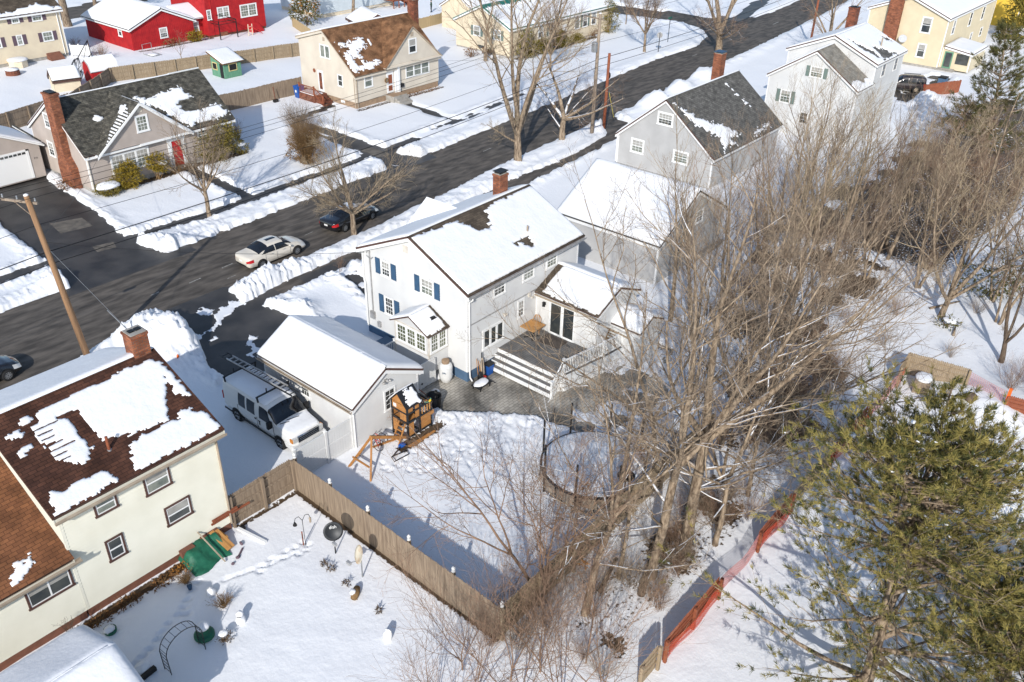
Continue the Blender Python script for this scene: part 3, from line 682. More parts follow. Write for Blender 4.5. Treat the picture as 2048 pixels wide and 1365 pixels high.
def mk_conifer(name, label, seed, H, r, whorls, blen, tuft, tsize, needles='needle', trunkmat='bark', droop=.05, z0=.12, per=6, nlen=9, cat='tree', irregular=.35, group=None, up0=.35, snow=0, sub=7, shape=1.0, ntop=1):
    """pine: tapering trunk, whorled limbs that fork, tufts of needle blades along the outer limbs"""
    T = Tree(seed); rg = T.rg; t = thing(name, label, cat, group=group); tips = []
    tops = []
    pts, rad = T.stem((0, 0, -.3), (.02, .02, 1), H + .3, r * 1.2, .03, 14, .025, .02); tops.append((pts, rad, z0, 1))
    for k in range(ntop - 1):
        i = 7 + k; p2, r2 = T.stem(pts[i], (rg.normal(0, .35), rg.normal(0, .35), 1), H * (1 - i / 14) * 1.0, rad[i] * .7, .03, 8, .05, .06); tops.append((p2, r2, .1, .8))
    for pts, rad, zz, sc_ in tops:
        nw = int(whorls * sc_)
        for wv in range(nw):
            tt = zz + (1 - zz) * (wv + .5 * rg.rand()) / nw; x = tt * (len(pts) - 1); i = min(int(x), len(pts) - 2); p = pts[i] + (pts[i + 1] - pts[i]) * (x - i)
            env = (1 - tt) ** shape * .92 + .06
            for k in range(per):
                a = rg.rand() * 6.28; L = blen * sc_ * env * (1 - irregular + 2 * irregular * rg.rand())
                d = (math.cos(a), math.sin(a), up0 * (.3 + 1.3 * tt) - droop + rg.normal(0, .12))
                p2, r2 = T.stem(p, d, L, max(.012, .02 * L), .006, 6, .07, .045, T.small); 
                m = max(2, int(sub * L / blen + 2))
                for j in range(m):
                    u = .3 + .7 * (j + rg.rand()) / m; y = u * 6; q = min(int(y), 5); pp = p2[q] + (p2[q + 1] - p2[q]) * (y - q); dd = nrm(p2[q + 1] - p2[q])
                    sd_ = T.side(dd, .75); sd_[2] = sd_[2] * .45 + .22; l = L * .36 * (1.2 - .6 * u) * (.6 + .7 * rg.rand()) + .15
                    p3, r3 = T.stem(pp, sd_, l, .010, .004, 3, .08, .05, T.small)
                    for e in range(tuft):
                        g = .35 + .65 * rg.rand(); y2 = g * 3; q2 = min(int(y2), 2); tips.append((p3[q2] + (p3[q2 + 1] - p3[q2]) * (y2 - q2) + rg.normal(0, .03, 3), nrm(p3[q2 + 1] - p3[q2])))
                    tips.append((p3[-1], nrm(p3[-1] - p3[-2])))
    v, f = tubes(T.big, 8); meshobj('trunk', v, f, trunkmat, t, True, uv=False)
    v, f = tubes(T.small, 4); meshobj('limb', v, f, trunkmat, t, True, uv=False)
    tp = np.array([a[0] for a in tips]); td = np.array([a[1] for a in tips]); n = len(tp)
    k = nlen; tp = np.repeat(tp, k, 0); td = np.repeat(td, k, 0)
    d = td * 1.0 + rg.normal(0, .55, tp.shape) + np.array([0, 0, .25]); d /= np.linalg.norm(d, axis=1, keepdims=True)
    b = np.cross(d, rg.normal(0, 1, d.shape)); b /= np.linalg.norm(b, axis=1, keepdims=True)
    s = tsize * (.7 + .6 * rg.rand(len(tp), 1)); wd = tsize * .075
    v = np.stack([tp - b * wd * .6, tp + b * wd * .6, tp + d * s + b * wd * .3, tp + d * s - b * wd * .3], 1).reshape(-1, 3)
    dark = np.repeat(rg.rand(n) < .33, k)
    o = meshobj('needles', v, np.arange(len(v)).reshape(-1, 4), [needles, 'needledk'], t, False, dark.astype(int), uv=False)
    if snow:
        S = MB(); pick = rg.permutation(n)[:snow]
        for i in pick:
            q = tips[i][0]; rr = .025 + .065 * rg.rand() ** 2; S.blob((q[0], q[1], q[2] + .03), (rr * (1 + rg.rand()), rr * (1 + rg.rand()), rr * .45), int(i), n=3, amp=.35)
        S.build('snow_clumps', 'snow', t, True)
    return t

# ---------------------------------------------------------------- fences
def picket_run(name, label, p0, p1, h, m, group=None, pw=.095, bay=2.4, caps=None, dog=True, skipfirst=False, inside=1, z=-.15, gap=.006, pt=.02, postr=.06, railm=None, lean=0.0):
    """stockade run from p0 to p1: pointed pickets, rails and posts on one side"""
    dx, dy = p1[0] - p0[0], p1[1] - p0[1]; L = math.hypot(dx, dy); rz = math.atan2(dy, dx)
    t = thing(name, label, 'fence', (p0[0], p0[1], 0), rz, group); rg = random.Random(hash(label) % 999 if False else len(label) * 7 + int(L * 10))
    b = MB(); x = 0
    while x < L - .02:
        hh = h + rg.uniform(-.025, .025) + .03 * math.sin(x * .7); y = rg.uniform(-.006, .006); e = min(x + pw - gap, L)
        if dog: pr = [(x, z), (e, z), (e, hh - .07), ((x + e) / 2, hh), (x, hh - .07)]
        else: pr = [(x, z), (e, z), (e, hh), (x, hh)]
        b.prism([(u, y, q) for u, q in pr], [(u, y + pt, q) for u, q in pr]); x += pw
    b.build('panel', m, t)
    r = MB(); s = inside; y0 = (pt + .004) if s > 0 else -.044
    for q in (.35, h * .55, h - .3): r.box((0, y0, q), (L, y0 + .04, q + .085))
    r.build('rail', railm or m, t)
    n = max(1, int(round(L / bay)))
    for i in range(n + 1):
        if i == 0 and skipfirst: continue
        c = MB(); u = L * i / n; yy = (pt + postr + .048) if s > 0 else -(postr + .048); c.box((u - postr, yy - postr, z - .1), (u + postr, yy + postr, h - .02))
        po = c.build('post', railm or m, t)
        if caps:
            c = MB(); c.lathe([(.0, .0), (.085, .0), (.085, .03), (.04, .05), (.04, .08), (.075, .12), (.085, .17), (.06, .22), (.02, .26), (.0, .27)], (u, yy, h - .02), 8); c.build('post_cap', caps, po)
    return t
def board_run(name, label, p0, p1, h, m, group=None, bay=2.4, bw=.145, posts=True, z=-.15, postm=None, cap=False, inside=1):
    dx, dy = p1[0] - p0[0], p1[1] - p0[1]; L = math.hypot(dx, dy); rz = math.atan2(dy, dx)
    t = thing(name, label, 'fence', (p0[0], p0[1], 0), rz, group); rg = random.Random(int(L * 100)); b = MB(); x = 0
    while x < L - .02:
        e = min(x + bw - .004, L); hh = h + rg.uniform(-.03, .03); b.box((x, rg.uniform(-.004, .004), z), (e, .02, hh)); x += bw
    b.build('panel', m, t)
    r = MB()
    y0 = .022 if inside > 0 else -.045
    for q in (.3, h * .5, h - .25): r.box((0, y0, q), (L, y0 + .038, q + .09))
    if cap: r.box((0, -.05, h + .032), (L, .07, h + .06))
    r.build('rail', postm or m, t)
    n = max(1, int(round(L / bay)))
    for i in range(n + 1):
        if not posts: break
        c = MB(); u = L * i / n; y1 = .12 if inside > 0 else -.11; c.box((u - .055, y1 - .055, z - .1), (u + .055, y1 + .055, h + .05)); c.build('post', postm or m, t)
    return t

# ---------------------------------------------------------------- vehicles
def interp(st, n):
    a = np.array(st, float); x = a[:, 0]; xs = np.linspace(x[0], x[-1], n); out = [xs]
    for k in range(1, a.shape[1]):
        y = a[:, k]; d = np.gradient(y, x) * .55; r = np.zeros(n)
        for i, q in enumerate(xs):
            j = min(max(np.searchsorted(x, q) - 1, 0), len(x) - 2); h = x[j + 1] - x[j]; t = (q - x[j]) / h
            r[i] = (2 * t ** 3 - 3 * t ** 2 + 1) * y[j] + (t ** 3 - 2 * t ** 2 + t) * h * d[j] + (-2 * t ** 3 + 3 * t ** 2) * y[j + 1] + (t ** 3 - t ** 2) * h * d[j + 1]
        out.append(r)
    return np.array(out).T
def car_shell(stations, n=72, ring=(4, 4, 3, 5, 5)):
    """stations: x, half width, sill z, belt z, glass-base half width, roof-rail half width, roof-rail z, roof z -> grid of points [i][k] for one half (k from sill to centre line)"""
    S = interp(stations, n); G = []
    for x, wdt, zs, zb, wb, wr, zr, zt in S:
        key = [(wdt * .90, zs), (wdt * .985, zs + .28 * (zb - zs)), (wdt, zs + .55 * (zb - zs)), (wb, zb), (wr, zr), (0, zt)]
        pts = []
        for j in range(5):
            (ya, za), (yb, zb_) = key[j], key[j + 1]
            for q in range(ring[j]):
                t = q / ring[j]
                if j == 4: y = ya + (yb - ya) * t; z = za + (zb_ - za) * math.sin(t * math.pi / 2)
                else: y = ya + (yb - ya) * t; z = za + (zb_ - za) * t
                if j == 3: y += .035 * math.sin(t * math.pi) * min(1, (zr - zb) / .3)
                pts.append((x, y, z))
        pts.append((x, 0, zt)); G.append(pts)
    return np.array(G)
def shell_mesh(par, G, m, name='body'):
    n, k, _ = G.shape; Lh = G.copy(); Rh = G.copy(); Rh[:, :, 1] *= -1
    full = np.concatenate([Lh, Rh[:, -2::-1]], 1); K = full.shape[1]; idx = np.arange(n * K).reshape(n, K)
    f = [list(q) for q in np.stack([idx[:-1, :-1], idx[1:, :-1], idx[1:, 1:], idx[:-1, 1:]], -1).reshape(-1, 4)]
    f += [list(idx[0]), list(idx[-1][::-1])]; f += [[idx[i, 0], idx[i, -1], idx[i + 1, -1], idx[i + 1, 0]] for i in range(n - 1)]
    return meshobj(name, full.reshape(-1, 3), f, m, par, True)
def patch(par, G, i0, i1, k0, k1, m, name, off=.008, both=True, sides=(1, -1), rake=None):
    """a pane lying a few millimetres proud of the shell over stations i0..i1, ring k0..k1 (rake: trims the corners)"""
    du = np.gradient(G, axis=0); dv = np.gradient(G, axis=1); N = np.cross(du, dv); N /= np.maximum(np.linalg.norm(N, axis=2, keepdims=True), 1e-9)
    N *= np.where(N[..., 1:2] * G[..., 1:2] + .3 * N[..., 2:3] < 0, -1, 1)
    out = []
    for s in sides:
        P = (G + N * off)[i0:i1 + 1, k0:k1 + 1].copy()
        if rake is not None:
            kk = np.linspace(0, 1, P.shape[1])[None, :, None]; x0 = P[:1]; x1 = P[-1:]
            a = np.linspace(0, 1, P.shape[0])[:, None]; sh0, sh1 = rake; lo = sh0 * kk[..., 0]; hi = 1 - sh1 * kk[..., 0]; aa = lo + (hi - lo) * a
            ii = aa * (P.shape[0] - 1); j = np.clip(ii.astype(int), 0, P.shape[0] - 2); fr = (ii - j)[..., None]; K = np.arange(P.shape[1])[None].repeat(P.shape[0], 0)
            P = P[j, K] * (1 - fr) + P[j + 1, K] * fr
        P[..., 1] *= s; n, k, _ = P.shape; idx = np.arange(n * k).reshape(n, k)
        f = np.stack([idx[:-1, :-1], idx[1:, :-1], idx[1:, 1:], idx[:-1, 1:]], -1).reshape(-1, 4)
        out.append(meshobj(name, P.reshape(-1, 3), f, m, par, True))
    return out
def screen(par, G, i0, i1, k0, m, name, off=.008):
    """windscreen or rear window over the full width between the pillars"""
    H = np.concatenate([G[:, k0:], (G * np.array([1, -1, 1]))[:, -2:k0 - 1 if k0 > 0 else None:-1]], 1)
    du = np.gradient(H, axis=0); dv = np.gradient(H, axis=1); N = np.cross(du, dv); N /= np.maximum(np.linalg.norm(N, axis=2, keepdims=True), 1e-9); N *= np.where(N[..., 2:3] < 0, -1, 1)
    P = (H + N * off)[i0:i1 + 1]; n, k, _ = P.shape; idx = np.arange(n * k).reshape(n, k)
    return meshobj(name, P.reshape(-1, 3), np.stack([idx[:-1, :-1], idx[1:, :-1], idx[1:, 1:], idx[:-1, 1:]], -1).reshape(-1, 4), m, par, True)
def wheel(par, x, y, r, wd, rim='steel', spokes=10):
    s = 1 if y > 0 else -1; t = MB(); n = 22; prof = [(r * .62, -wd / 2), (r * .93, -wd / 2), (r, -wd / 2 + .03), (r, wd / 2 - .03), (r * .93, wd / 2), (r * .62, wd / 2)]
    vs = []
    for q, yy in prof:
        for k in range(n): a = 6.2832 * k / n; vs.append((x + q * math.cos(a), y + s * yy, r + q * math.sin(a)))
    N = len(prof); t.add(vs, [[i * n + k, i * n + (k + 1) % n, (i + 1) * n + (k + 1) % n, (i + 1) * n + k] for i in range(N - 1) for k in range(n)])
    wo = t.build('wheel', 'rubber', par, True)
    b = MB(); vs = [(x + r * .63 * math.cos(6.2832 * k / n), y + s * (wd / 2 - .05), r + r * .63 * math.sin(6.2832 * k / n)) for k in range(n)]
    b.add(vs, [list(range(n))], 1)
    for k in range(spokes):
        a = 6.2832 * k / spokes; ca, sa = math.cos(a), math.sin(a); h = .022 if spokes > 6 else .05
        p = [(x + ca * r * .1 - sa * h, y + s * (wd / 2 - .02), r + sa * r * .1 + ca * h), (x + ca * r * .62 - sa * h, y + s * (wd / 2 - .012), r + sa * r * .62 + ca * h), (x + ca * r * .62 + sa * h, y + s * (wd / 2 - .012), r + sa * r * .62 - ca * h), (x + ca * r * .1 + sa * h, y + s * (wd / 2 - .02), r + sa * r * .1 - ca * h)]
        b.prism([(q[0], q[1] - s * .03, q[2]) for q in p], p, 0)
    vs = []
    for q in (.58, .66):
        for k in range(n): a = 6.2832 * k / n; vs.append((x + q * r * math.cos(a), y + s * (wd / 2 - .004), r + q * r * math.sin(a)))
    b.add(vs, [[k, (k + 1) % n, n + (k + 1) % n, n + k] for k in range(n)], 0)
    b.build('rim', [rim, 'black'], wo)
    return wo
def arch(mb, x, y, r, R, s):
    n = 14; vi = []; vo = []
    for k in range(n + 1):
        a = math.pi * k / n; vi.append((x + (R) * math.cos(a), y, r + (R) * math.sin(a) - .05 * (k in (0, n))))
    c = (x, y, r - .12); vs = vi + [(x - R, y, r - .13), (x + R, y, r - .13)]
    mb.add(vs, [list(range(len(vs)))])
def sedan(label, loc, rz, paint, L=4.87, glass='carglass', roofcap=None, sunroof=False, plates=True, spoiler=False):
    t = thing('parked_car', label, 'car', loc, rz); h = L / 2
    #      x      w    sill  belt  wb    wr    zr    zt
    st = [(-h, .62, .42, .80, .58, .40, .86, .90), (-h + .10, .80, .32, .90, .74, .55, .95, .985), (-h + .45, .89, .28, .95, .82, .64, 1.02, 1.05), (-h + .85, .915, .26, .955, .83, .66, 1.06, 1.10),
          (-h + 1.35, .92, .25, .945, .82, .60, 1.28, 1.36), (-h + 1.85, .925, .24, .93, .82, .585, 1.385, 1.455), (-h + 2.4, .925, .24, .915, .82, .59, 1.40, 1.475), (-h + 2.9, .925, .24, .90, .82, .60, 1.37, 1.44),
          (-h + 3.3, .92, .24, .885, .81, .64, 1.20, 1.26), (-h + 3.68, .915, .25, .87, .80, .70, .98, 1.01), (-h + 4.1, .905, .26, .80, .78, .66, .90, .94), (-h + 4.5, .87, .27, .68, .72, .56, .79, .83), (-h + 4.75, .78, .28, .58, .62, .44, .66, .70), (h, .58, .34, .50, .50, .34, .56, .60)]
    n = 80; G = car_shell(st, n); X = lambda x: int(round((x + h) / L * (n - 1)))
    shell_mesh(t, G, paint)
    k3, k4 = 11, 16                       # ring index of the belt and of the roof rail
    screen(t, G, X(-h + .95), X(-h + 1.72), k4 - 2, glass, 'rear_window'); screen(t, G, X(-h + 2.98), X(-h + 3.58), k4 - 2, glass, 'windscreen')
    for s in (1, -1):
        patch(t, G, X(-h + 1.10), X(-h + 2.22), k3, k4 - 1, glass, 'side_window', sides=(s,), rake=(.42, .0)); patch(t, G, X(-h + 2.30), X(-h + 3.42), k3, k4 - 1, glass, 'side_window', sides=(s,), rake=(.0, .40))
        patch(t, G, X(-h + .02), X(-h + .42), 8, 10, 'taillight', 'tail_light', sides=(s,)); patch(t, G, X(h - .55), X(h - .14), 8, 11, 'headlight', 'headlight', sides=(s,))
        m = MB(); m.blob((-h + 3.32, s * 1.0, .97), (.09, .12, .07), 1, n=6, amp=0); m.bar((-h + 3.34, s * .84, .92), (-h + 3.34, s * .98, .95), .05, .04); m.build('mirror', paint, t, True)
        for x in (-h + 1.75, -h + 2.72):
            m = MB(); m.box((x, s * .925 - .012, .83), (x + .2, s * .925 + .012, .86)); m.build('door_handle', paint, t)
        for x in (-h + 1.02, h - .95): a = MB(); arch(a, x, s * (.926 if x < 0 else .918), .33, .40, s); a.build('wheel_arch', 'black', t)
        for x in (-h + 1.02, h - .95): wheel(t, x, s * .85, .33, .20)
        for x in (-h + 1.35, -h + 2.27, -h + 3.36): d = MB(); d.box((x, s * .927 - .004, .32), (x + .012, s * .927 + .002, .90)); d.build('door_seam', 'black', t)
    if sunroof: 
        P = (G + np.array([0, 0, .012])); i0, i1 = X(-h + 2.05), X(-h + 2.75); Q = P[i0:i1 + 1, k4:]; Q = np.concatenate([Q, (Q * np.array([1, -1, 1]))[:, -2::-1]], 1); Q[..., 1] *= .62
        a, b, _ = Q.shape; idx = np.arange(a * b).reshape(a, b); meshobj('sunroof', Q.reshape(-1, 3), np.stack([idx[:-1, :-1], idx[1:, :-1], idx[1:, 1:], idx[:-1, 1:]], -1).reshape(-1, 4), glass, t, True)
    if plates:
        p = MB(); p.box((-h - .012, -.16, .62), (-h + .01, .16, .74)); p.build('licence_plate', 'plate', t)
    bmp = MB(); bmp.box((-h - .015, -.55, .36), (-h + .05, .55, .46)); bmp.build('rear_bumper', 'black', t); bmp = MB(); bmp.box((h - .06, -.45, .36), (h + .012, .45, .50)); bmp.build('bumper_grille', 'black', t)
    if roofcap:
        P = (G + np.array([0, 0, .05])); i0, i1 = X(-h + 1.55), X(-h + 2.85); Q = P[i0:i1 + 1, k4:]; Q = np.concatenate([Q, (Q * np.array([1, -1, 1]))[:, -2::-1]], 1); Q[[0, -1]] -= np.array([0, 0, .045]); Q[:, [0, -1]] -= np.array([0, 0, .045])
        a, b, _ = Q.shape; idx = np.arange(a * b).reshape(a, b); meshobj('snow_cover', Q.reshape(-1, 3), np.stack([idx[:-1, :-1], idx[1:, :-1], idx[1:, 1:], idx[:-1, 1:]], -1).reshape(-1, 4), 'snow', t, True)
    return t
def person(label, loc, rz, jacket, pose='stand', hold=None):
    t = thing('person', label, 'person', loc, rz)
    if pose == 'stand': J = {'pel': (0, 0, .95), 'che': (0, 0, 1.32), 'nec': (0, .0, 1.50), 'hed': (.02, 0, 1.64), 'top': (.02, 0, 1.75), 'kl': (.03, .11, .52), 'al': (0, .12, .09), 'tl': (.16, .13, .03), 'kr': (.05, -.11, .52), 'ar': (.02, -.13, .09), 'tr': (.18, -.15, .03), 'sl': (0, .21, 1.42), 'el': (.03, .28, 1.13), 'hl': (.16, .25, .95), 'sr': (0, -.21, 1.42), 'er': (.03, -.28, 1.13), 'hr': (.17, -.24, .96)}
    else: J = {'pel': (0, 0, .50), 'che': (.10, 0, .85), 'nec': (.16, 0, 1.0), 'hed': (.20, 0, 1.12), 'top': (.22, 0, 1.22), 'kl': (.36, .12, .50), 'al': (.38, .12, .09), 'tl': (.54, .13, .03), 'kr': (.36, -.12, .50), 'ar': (.40, -.12, .09), 'tr': (.56, -.13, .03), 'sl': (.13, .2, .94), 'el': (.28, .26, .70), 'hl': (.42, .16, .62), 'sr': (.13, -.2, .94), 'er': (.28, -.26, .70), 'hr': (.42, -.16, .62)}
    ch = [('pel', 'che', .15, .18), ('che', 'nec', .18, .075), ('nec', 'hed', .06, .095), ('hed', 'top', .105, .07), ('pel', 'kl', .115, .075), ('kl', 'al', .075, .05), ('al', 'tl', .055, .045), ('pel', 'kr', .115, .075), ('kr', 'ar', .075, .05), ('ar', 'tr', .055, .045), ('che', 'sl', .12, .075), ('sl', 'el', .075, .06), ('el', 'hl', .058, .042), ('che', 'sr', .12, .075), ('sr', 'er', .075, .06), ('er', 'hr', .058, .042)]
    names = list(J); me = bpy.data.meshes.new('body'); me.from_pydata([J[k] for k in names], [(names.index(a), names.index(b)) for a, b, _, _ in ch], [])
    o = bpy.data.objects.new('body', me); C.objects.link(o); o.parent = t
    md = o.modifiers.new('skin', 'SKIN'); o.modifiers.new('sub', 'SUBSURF').levels = 2; o.modifiers['sub'].render_levels = 2
    rad = {}
    for a, b, ra, rb in ch: rad.setdefault(a, ra); rad[b] = rb
    rad['pel'] = .14; rad['che'] = .165
    for i, k in enumerate(names): me.skin_vertices[0].data[i].radius = (rad[k], rad[k])
    me.skin_vertices[0].data[names.index('pel')].use_root = True
    dg = bpy.context.evaluated_depsgraph_get(); m2 = bpy.data.meshes.new_from_object(o.evaluated_get(dg)); o.modifiers.clear(); o.data = m2
    hz = J['nec'][2]; pz = J['pel'][2]
    m2.materials.clear()
    for q in (jacket, 'trouser', 'skin'): m2.materials.append(M[q])
    for p in m2.polygons:
        c = p.center; p.use_smooth = True
        if pose == 'stand': p.material_index = 2 if c.z > hz else (1 if c.z < pz + .02 and abs(c.y) < .2 else 0)
        else: p.material_index = 2 if c.z > hz + .02 else (1 if c.z < .6 and c.x > -.1 and (c.z < .55) else 0)
    h = MB(); hd = J['hed']; h.blob((hd[0] - .02, 0, hd[2] + .05), (.115, .105, .115), 1, n=8, amp=.05); h.build('hair', 'hair', t, True)
    return t
# ---------------------------------------------------------------- the ground: snow, cleared ways, asphalt
street = [(-60, 53.3), (16, 53.4), (24.5, 53.6), (34.9, 53.8), (44.7, 54.4), (55.6, 54.7), (65.4, 55.6), (85.6, 57.3), (99, 58.4), (108.2, 58.3), (114.6, 60.2), (117.8, 62.9), (119.6, 67), (118.8, 72.3), (117.4, 78.7), (116.4, 89), (116, 130), (121.5, 130), (122, 93), (123.8, 85), (124.8, 74.6), (126.7, 67.1), (128.9, 63.4), (136.5, 61.3), (160, 64), (240, 74), (240, 64), (156, 56.7), (131, 54.1), (114, 52.4), (100, 51.4), (85, 49.6), (72, 48.9), (57.4, 48.1), (48, 46.9), (36, 46.0), (29.5, 45.9), (25, 45.4), (22.2, 45.6), (18, 45.2), (12, 44.4), (-60, 44)]
ways = {
 'street': street,
 'north_walk': [(-60, 57.0), (20, 57.2), (33, 56.6), (45, 57.1), (53, 57.3), (62, 58.6), (75, 60.2), (75, 61.1), (62, 59.7), (52, 58.5), (44, 58.3), (33, 57.8), (20, 58.4), (-60, 58.4)],
 'south_walk': [(26, 42.5), (30, 42.9), (35, 42.7), (44, 42.6), (53.4, 43.4), (61.3, 43.9), (69.5, 44.6), (74, 46), (75, 49), (71.5, 49), (70, 46), (66.8, 45.4), (61, 44.9), (54.3, 45.0), (44, 44.1), (35, 44.2), (29.5, 44.1), (26, 43.6)],
 'drive': [(21.9, 46), (22.2, 43), (21.6, 40.4), (20.9, 38.4), (20.9, 36.8), (21.6, 35), (27.2, 34.5), (27.7, 37), (27.8, 39.3), (27.3, 42.3), (26.6, 44.2), (27.0, 46)],
 'drive_beige': [(20.4, 53), (20.8, 55.4), (21.2, 57), (22.0, 67.5), (22.0, 74.2), (28.6, 74.2), (28.1, 72), (27.6, 64), (26.7, 58.6), (26.5, 56.8), (27.4, 53.4), (27.6, 53)],
 'drive_b': [(48.9, 54.2), (49.6, 56.2), (49.9, 60), (50.2, 64), (50.2, 69.5), (52.1, 70.8), (52.6, 66), (52.3, 60), (52.2, 56.8), (53.0, 54.4)],
 'walk_b': [(63.3, 67.4), (62.45, 60), (62.9, 59.9), (63.9, 67.4)],
 'side_b': [(51.8, 70.2), (55, 71.3), (57.8, 72), (57.8, 72.6), (54.5, 72), (51.8, 71)],
 'walk_beige': [(37.0, 66.5), (36.7, 58), (37.6, 58), (37.9, 66.5)],
 'front_walk': [(33.0, 43), (32.6, 39.4), (31.6, 36), (33, 36), (33.9, 39.4), (34.2, 43)],
 'patio': [(27.2, 28.5), (26.4, 27.4), (26.5, 26.4), (27.0, 25.5), (28.0, 24.6), (28.9, 23.4), (29.5, 22.3), (29.7, 21.0), (30.0, 19.9), (31.3, 18.9), (33.6, 18.3), (35.9, 18.4), (37.0, 19.6), (38.6, 20.2), (40.0, 20.6), (39.8, 21.8), (38.0, 21.8), (37.0, 21.6), (35.3, 21.9), (35, 22.6), (32.3, 23), (31.5, 27.2), (29.5, 27.3), (29.3, 28.5)],
 'walk_far': [(128.6, 63.6), (144, 67.9), (146, 66.4), (130.3, 62.4)],
 'drive_suv': [(102, 33.4), (110, 30.8), (116, 30), (116, 28), (109, 27.6), (101, 28.4)],
 'far_street': [(30, 128.5), (52, 129), (62, 131), (75, 136), (75, 141), (60, 137), (50, 135), (30, 134)],
}
piles = [(20.2, 43.6, 1.5, 1.9), (21.2, 42.0, .9, 1.3), (24.2, 27.4, .0, 1), (71.6, 46.9, 1.35, 1.3), (81.5, 47.6, 1.3, 1.6), (29.0, 44.9, .55, 1.5), (27.9, 54.9, .35, 1.3), (20.0, 55.0, .4, 1.2), (53.8, 56.0, .3, 1.0), (31.5, 45.1, .4, 1.2), (33.3, 41.0, .45, 1.0), (28.4, 40.2, .4, 1.0), (46.3, 5.4, .55, 1.7), (45.2, 4.2, .35, 1.2), (28.4, 72.4, .3, .7), (104.5, 27.2, .8, 1.5), (19.8, 40.6, .4, 1.5), (88, 48.8, .9, 1.8), (95, 50.6, .7, 2.2)]
feet = [(24.33,24.74),(24.49,24.38),(24.97,24.33),(23.64,24.34),(23.04,24.15),(22.41,24.02),(22.01,24.19),(21.99,24.77),(21.42,24.86),(21.57,25.53),(21.39,25.17),(21.96,25.09),(22.46,24.92),(23.13,24.92),(23.64,24.92),(24.33,23.56),(24.07,22.98),(23.41,23.17),(22.96,23.40),(22.59,23.54),(22.23,23.67),(24.72,23.42),(23.65,23.74),(24.19,22.28),(23.16,22.61),
 (15.48,23.71),(15.19,23.68),(14.99,23.92),(14.68,23.96),(14.47,24.07),(14.18,24.10),(13.92,24.18),(13.67,24.35),(13.35,24.42),(13.07,24.53),(12.79,24.64),(12.51,24.76),(12.30,24.79),(14.90,24.24),(15.29,24.14),(15.69,24.14),(15.73,23.86),(14.2,24.35),(13.5,24.1),
 (11.50,25.50),(11.14,25.31),(10.73,25.00),(10.42,24.77),(10.09,24.59),(9.22,24.31),(8.91,24.13),(8.48,23.93),(8.12,23.83),(7.77,23.74),(9.6,24.5),(10.3,24.4),(25.3,23.2),(25.6,22.6),(24.9,21.9),(25.0,22.9)]
def ramp(a, b, st): return np.arange(a, b - 1e-6, st)
gx = np.concatenate([[-400, -120, -60, -30], ramp(-15, 6, .7), ramp(6, 33, .095), ramp(33, 60, .22), ramp(60, 125, .55), ramp(125, 175, 2.5), [200, 280, 500]])
gy = np.concatenate([[-400, -120, -50, -20], ramp(-10, 8, .5), ramp(8, 20, .14), ramp(20, 28, .095), ramp(28, 48, .17), ramp(48, 62, .22), ramp(62, 110, .5), ramp(110, 150, 1.5), [190, 260, 500]])
X, Y = np.meshgrid(gx, gy, indexing='ij')
near = {k: sdpoly(X, Y, p) for k, p in ways.items()}
jag = (fbm(X * 1.6, Y * 1.6, 11, 4) - .5) * .55 + (vn(X * 6, Y * 6, 5) - .5) * .10
D = np.full(X.shape, 99.)
for k, d in near.items(): D = np.minimum(D, d + jag * (1.0 if k not in ('walk_b', 'side_b') else .6))
H = .13 * (fbm(X * .28, Y * .28, 3) - .5) + .025 * (fbm(X * 1.7, Y * 1.7, 4) - .5)
XR = .82 * X + .57 * Y;  YR = -.57 * X + .82 * Y
rough = .75 * (fbm(XR * 1.3, YR * 1.3, 25, 3) - .5) + .7 * (fbm(XR * 4.6, YR * 4.6, 21, 4) - .5) + .8 * np.abs(fbm(XR * 6.1 + Y, YR * 6.1, 23, 4) - .5) - .06
ds = near['street'] + .5 * jag
bank = np.exp(-((ds - 1.0) / .9) ** 2); bank[ds < 0] = np.exp(-(1.0 / .9) ** 2)
H += bank * (.24 + .34 * rough)
for k in ('drive', 'drive_beige', 'drive_b', 'south_walk', 'north_walk', 'front_walk', 'walk_beige', 'drive_suv'):
    d = near[k]; b = np.exp(-((d - .55) / .5) ** 2); H += b * (.14 + .38 * rough) * (1.3 if k == 'drive' else 1)
d = near['patio']; b = np.exp(-((d - .5) / .6) ** 2); H += b * (.08 + .3 * rough)
for px, py, h, r in piles: 
    g = np.exp(-(((X - px) ** 2 + (Y - py) ** 2) / r ** 2)); H += g * h * (1 + (.35 if h > .6 else .7) * rough)
lumpy = np.exp(-(((X - 25.5) ** 2 + (Y - 24.2) ** 2) / 2.2 ** 2)) + .6 * np.exp(-(((X - 27.6) ** 2 + (Y - 22) ** 2) / 2.2 ** 2)) + .8 * np.exp(-(((X - 62) ** 2) / 64 + ((Y - 104.5) ** 2) / 16))
H += lumpy * .14 * rough
for q, (fx, fy) in enumerate(feet):
    a = .4 + 1.1 * math.sin(q * 2.3) if fx > 17 else 2.7 + .3 * math.sin(q * 1.7); ex = (X - fx) * math.cos(a) + (Y - fy) * math.sin(a); ey = -(X - fx) * math.sin(a) + (Y - fy) * math.cos(a)
    r2 = (ex / .19) ** 2 + (ey / .085) ** 2; H -= .11 * np.exp(-r2 ** 1.4) - .02 * np.exp(-((np.sqrt(r2) - 1.5) / .35) ** 2)
edge = sst(.0, .16, D)
clear = -.42 + .0 * X
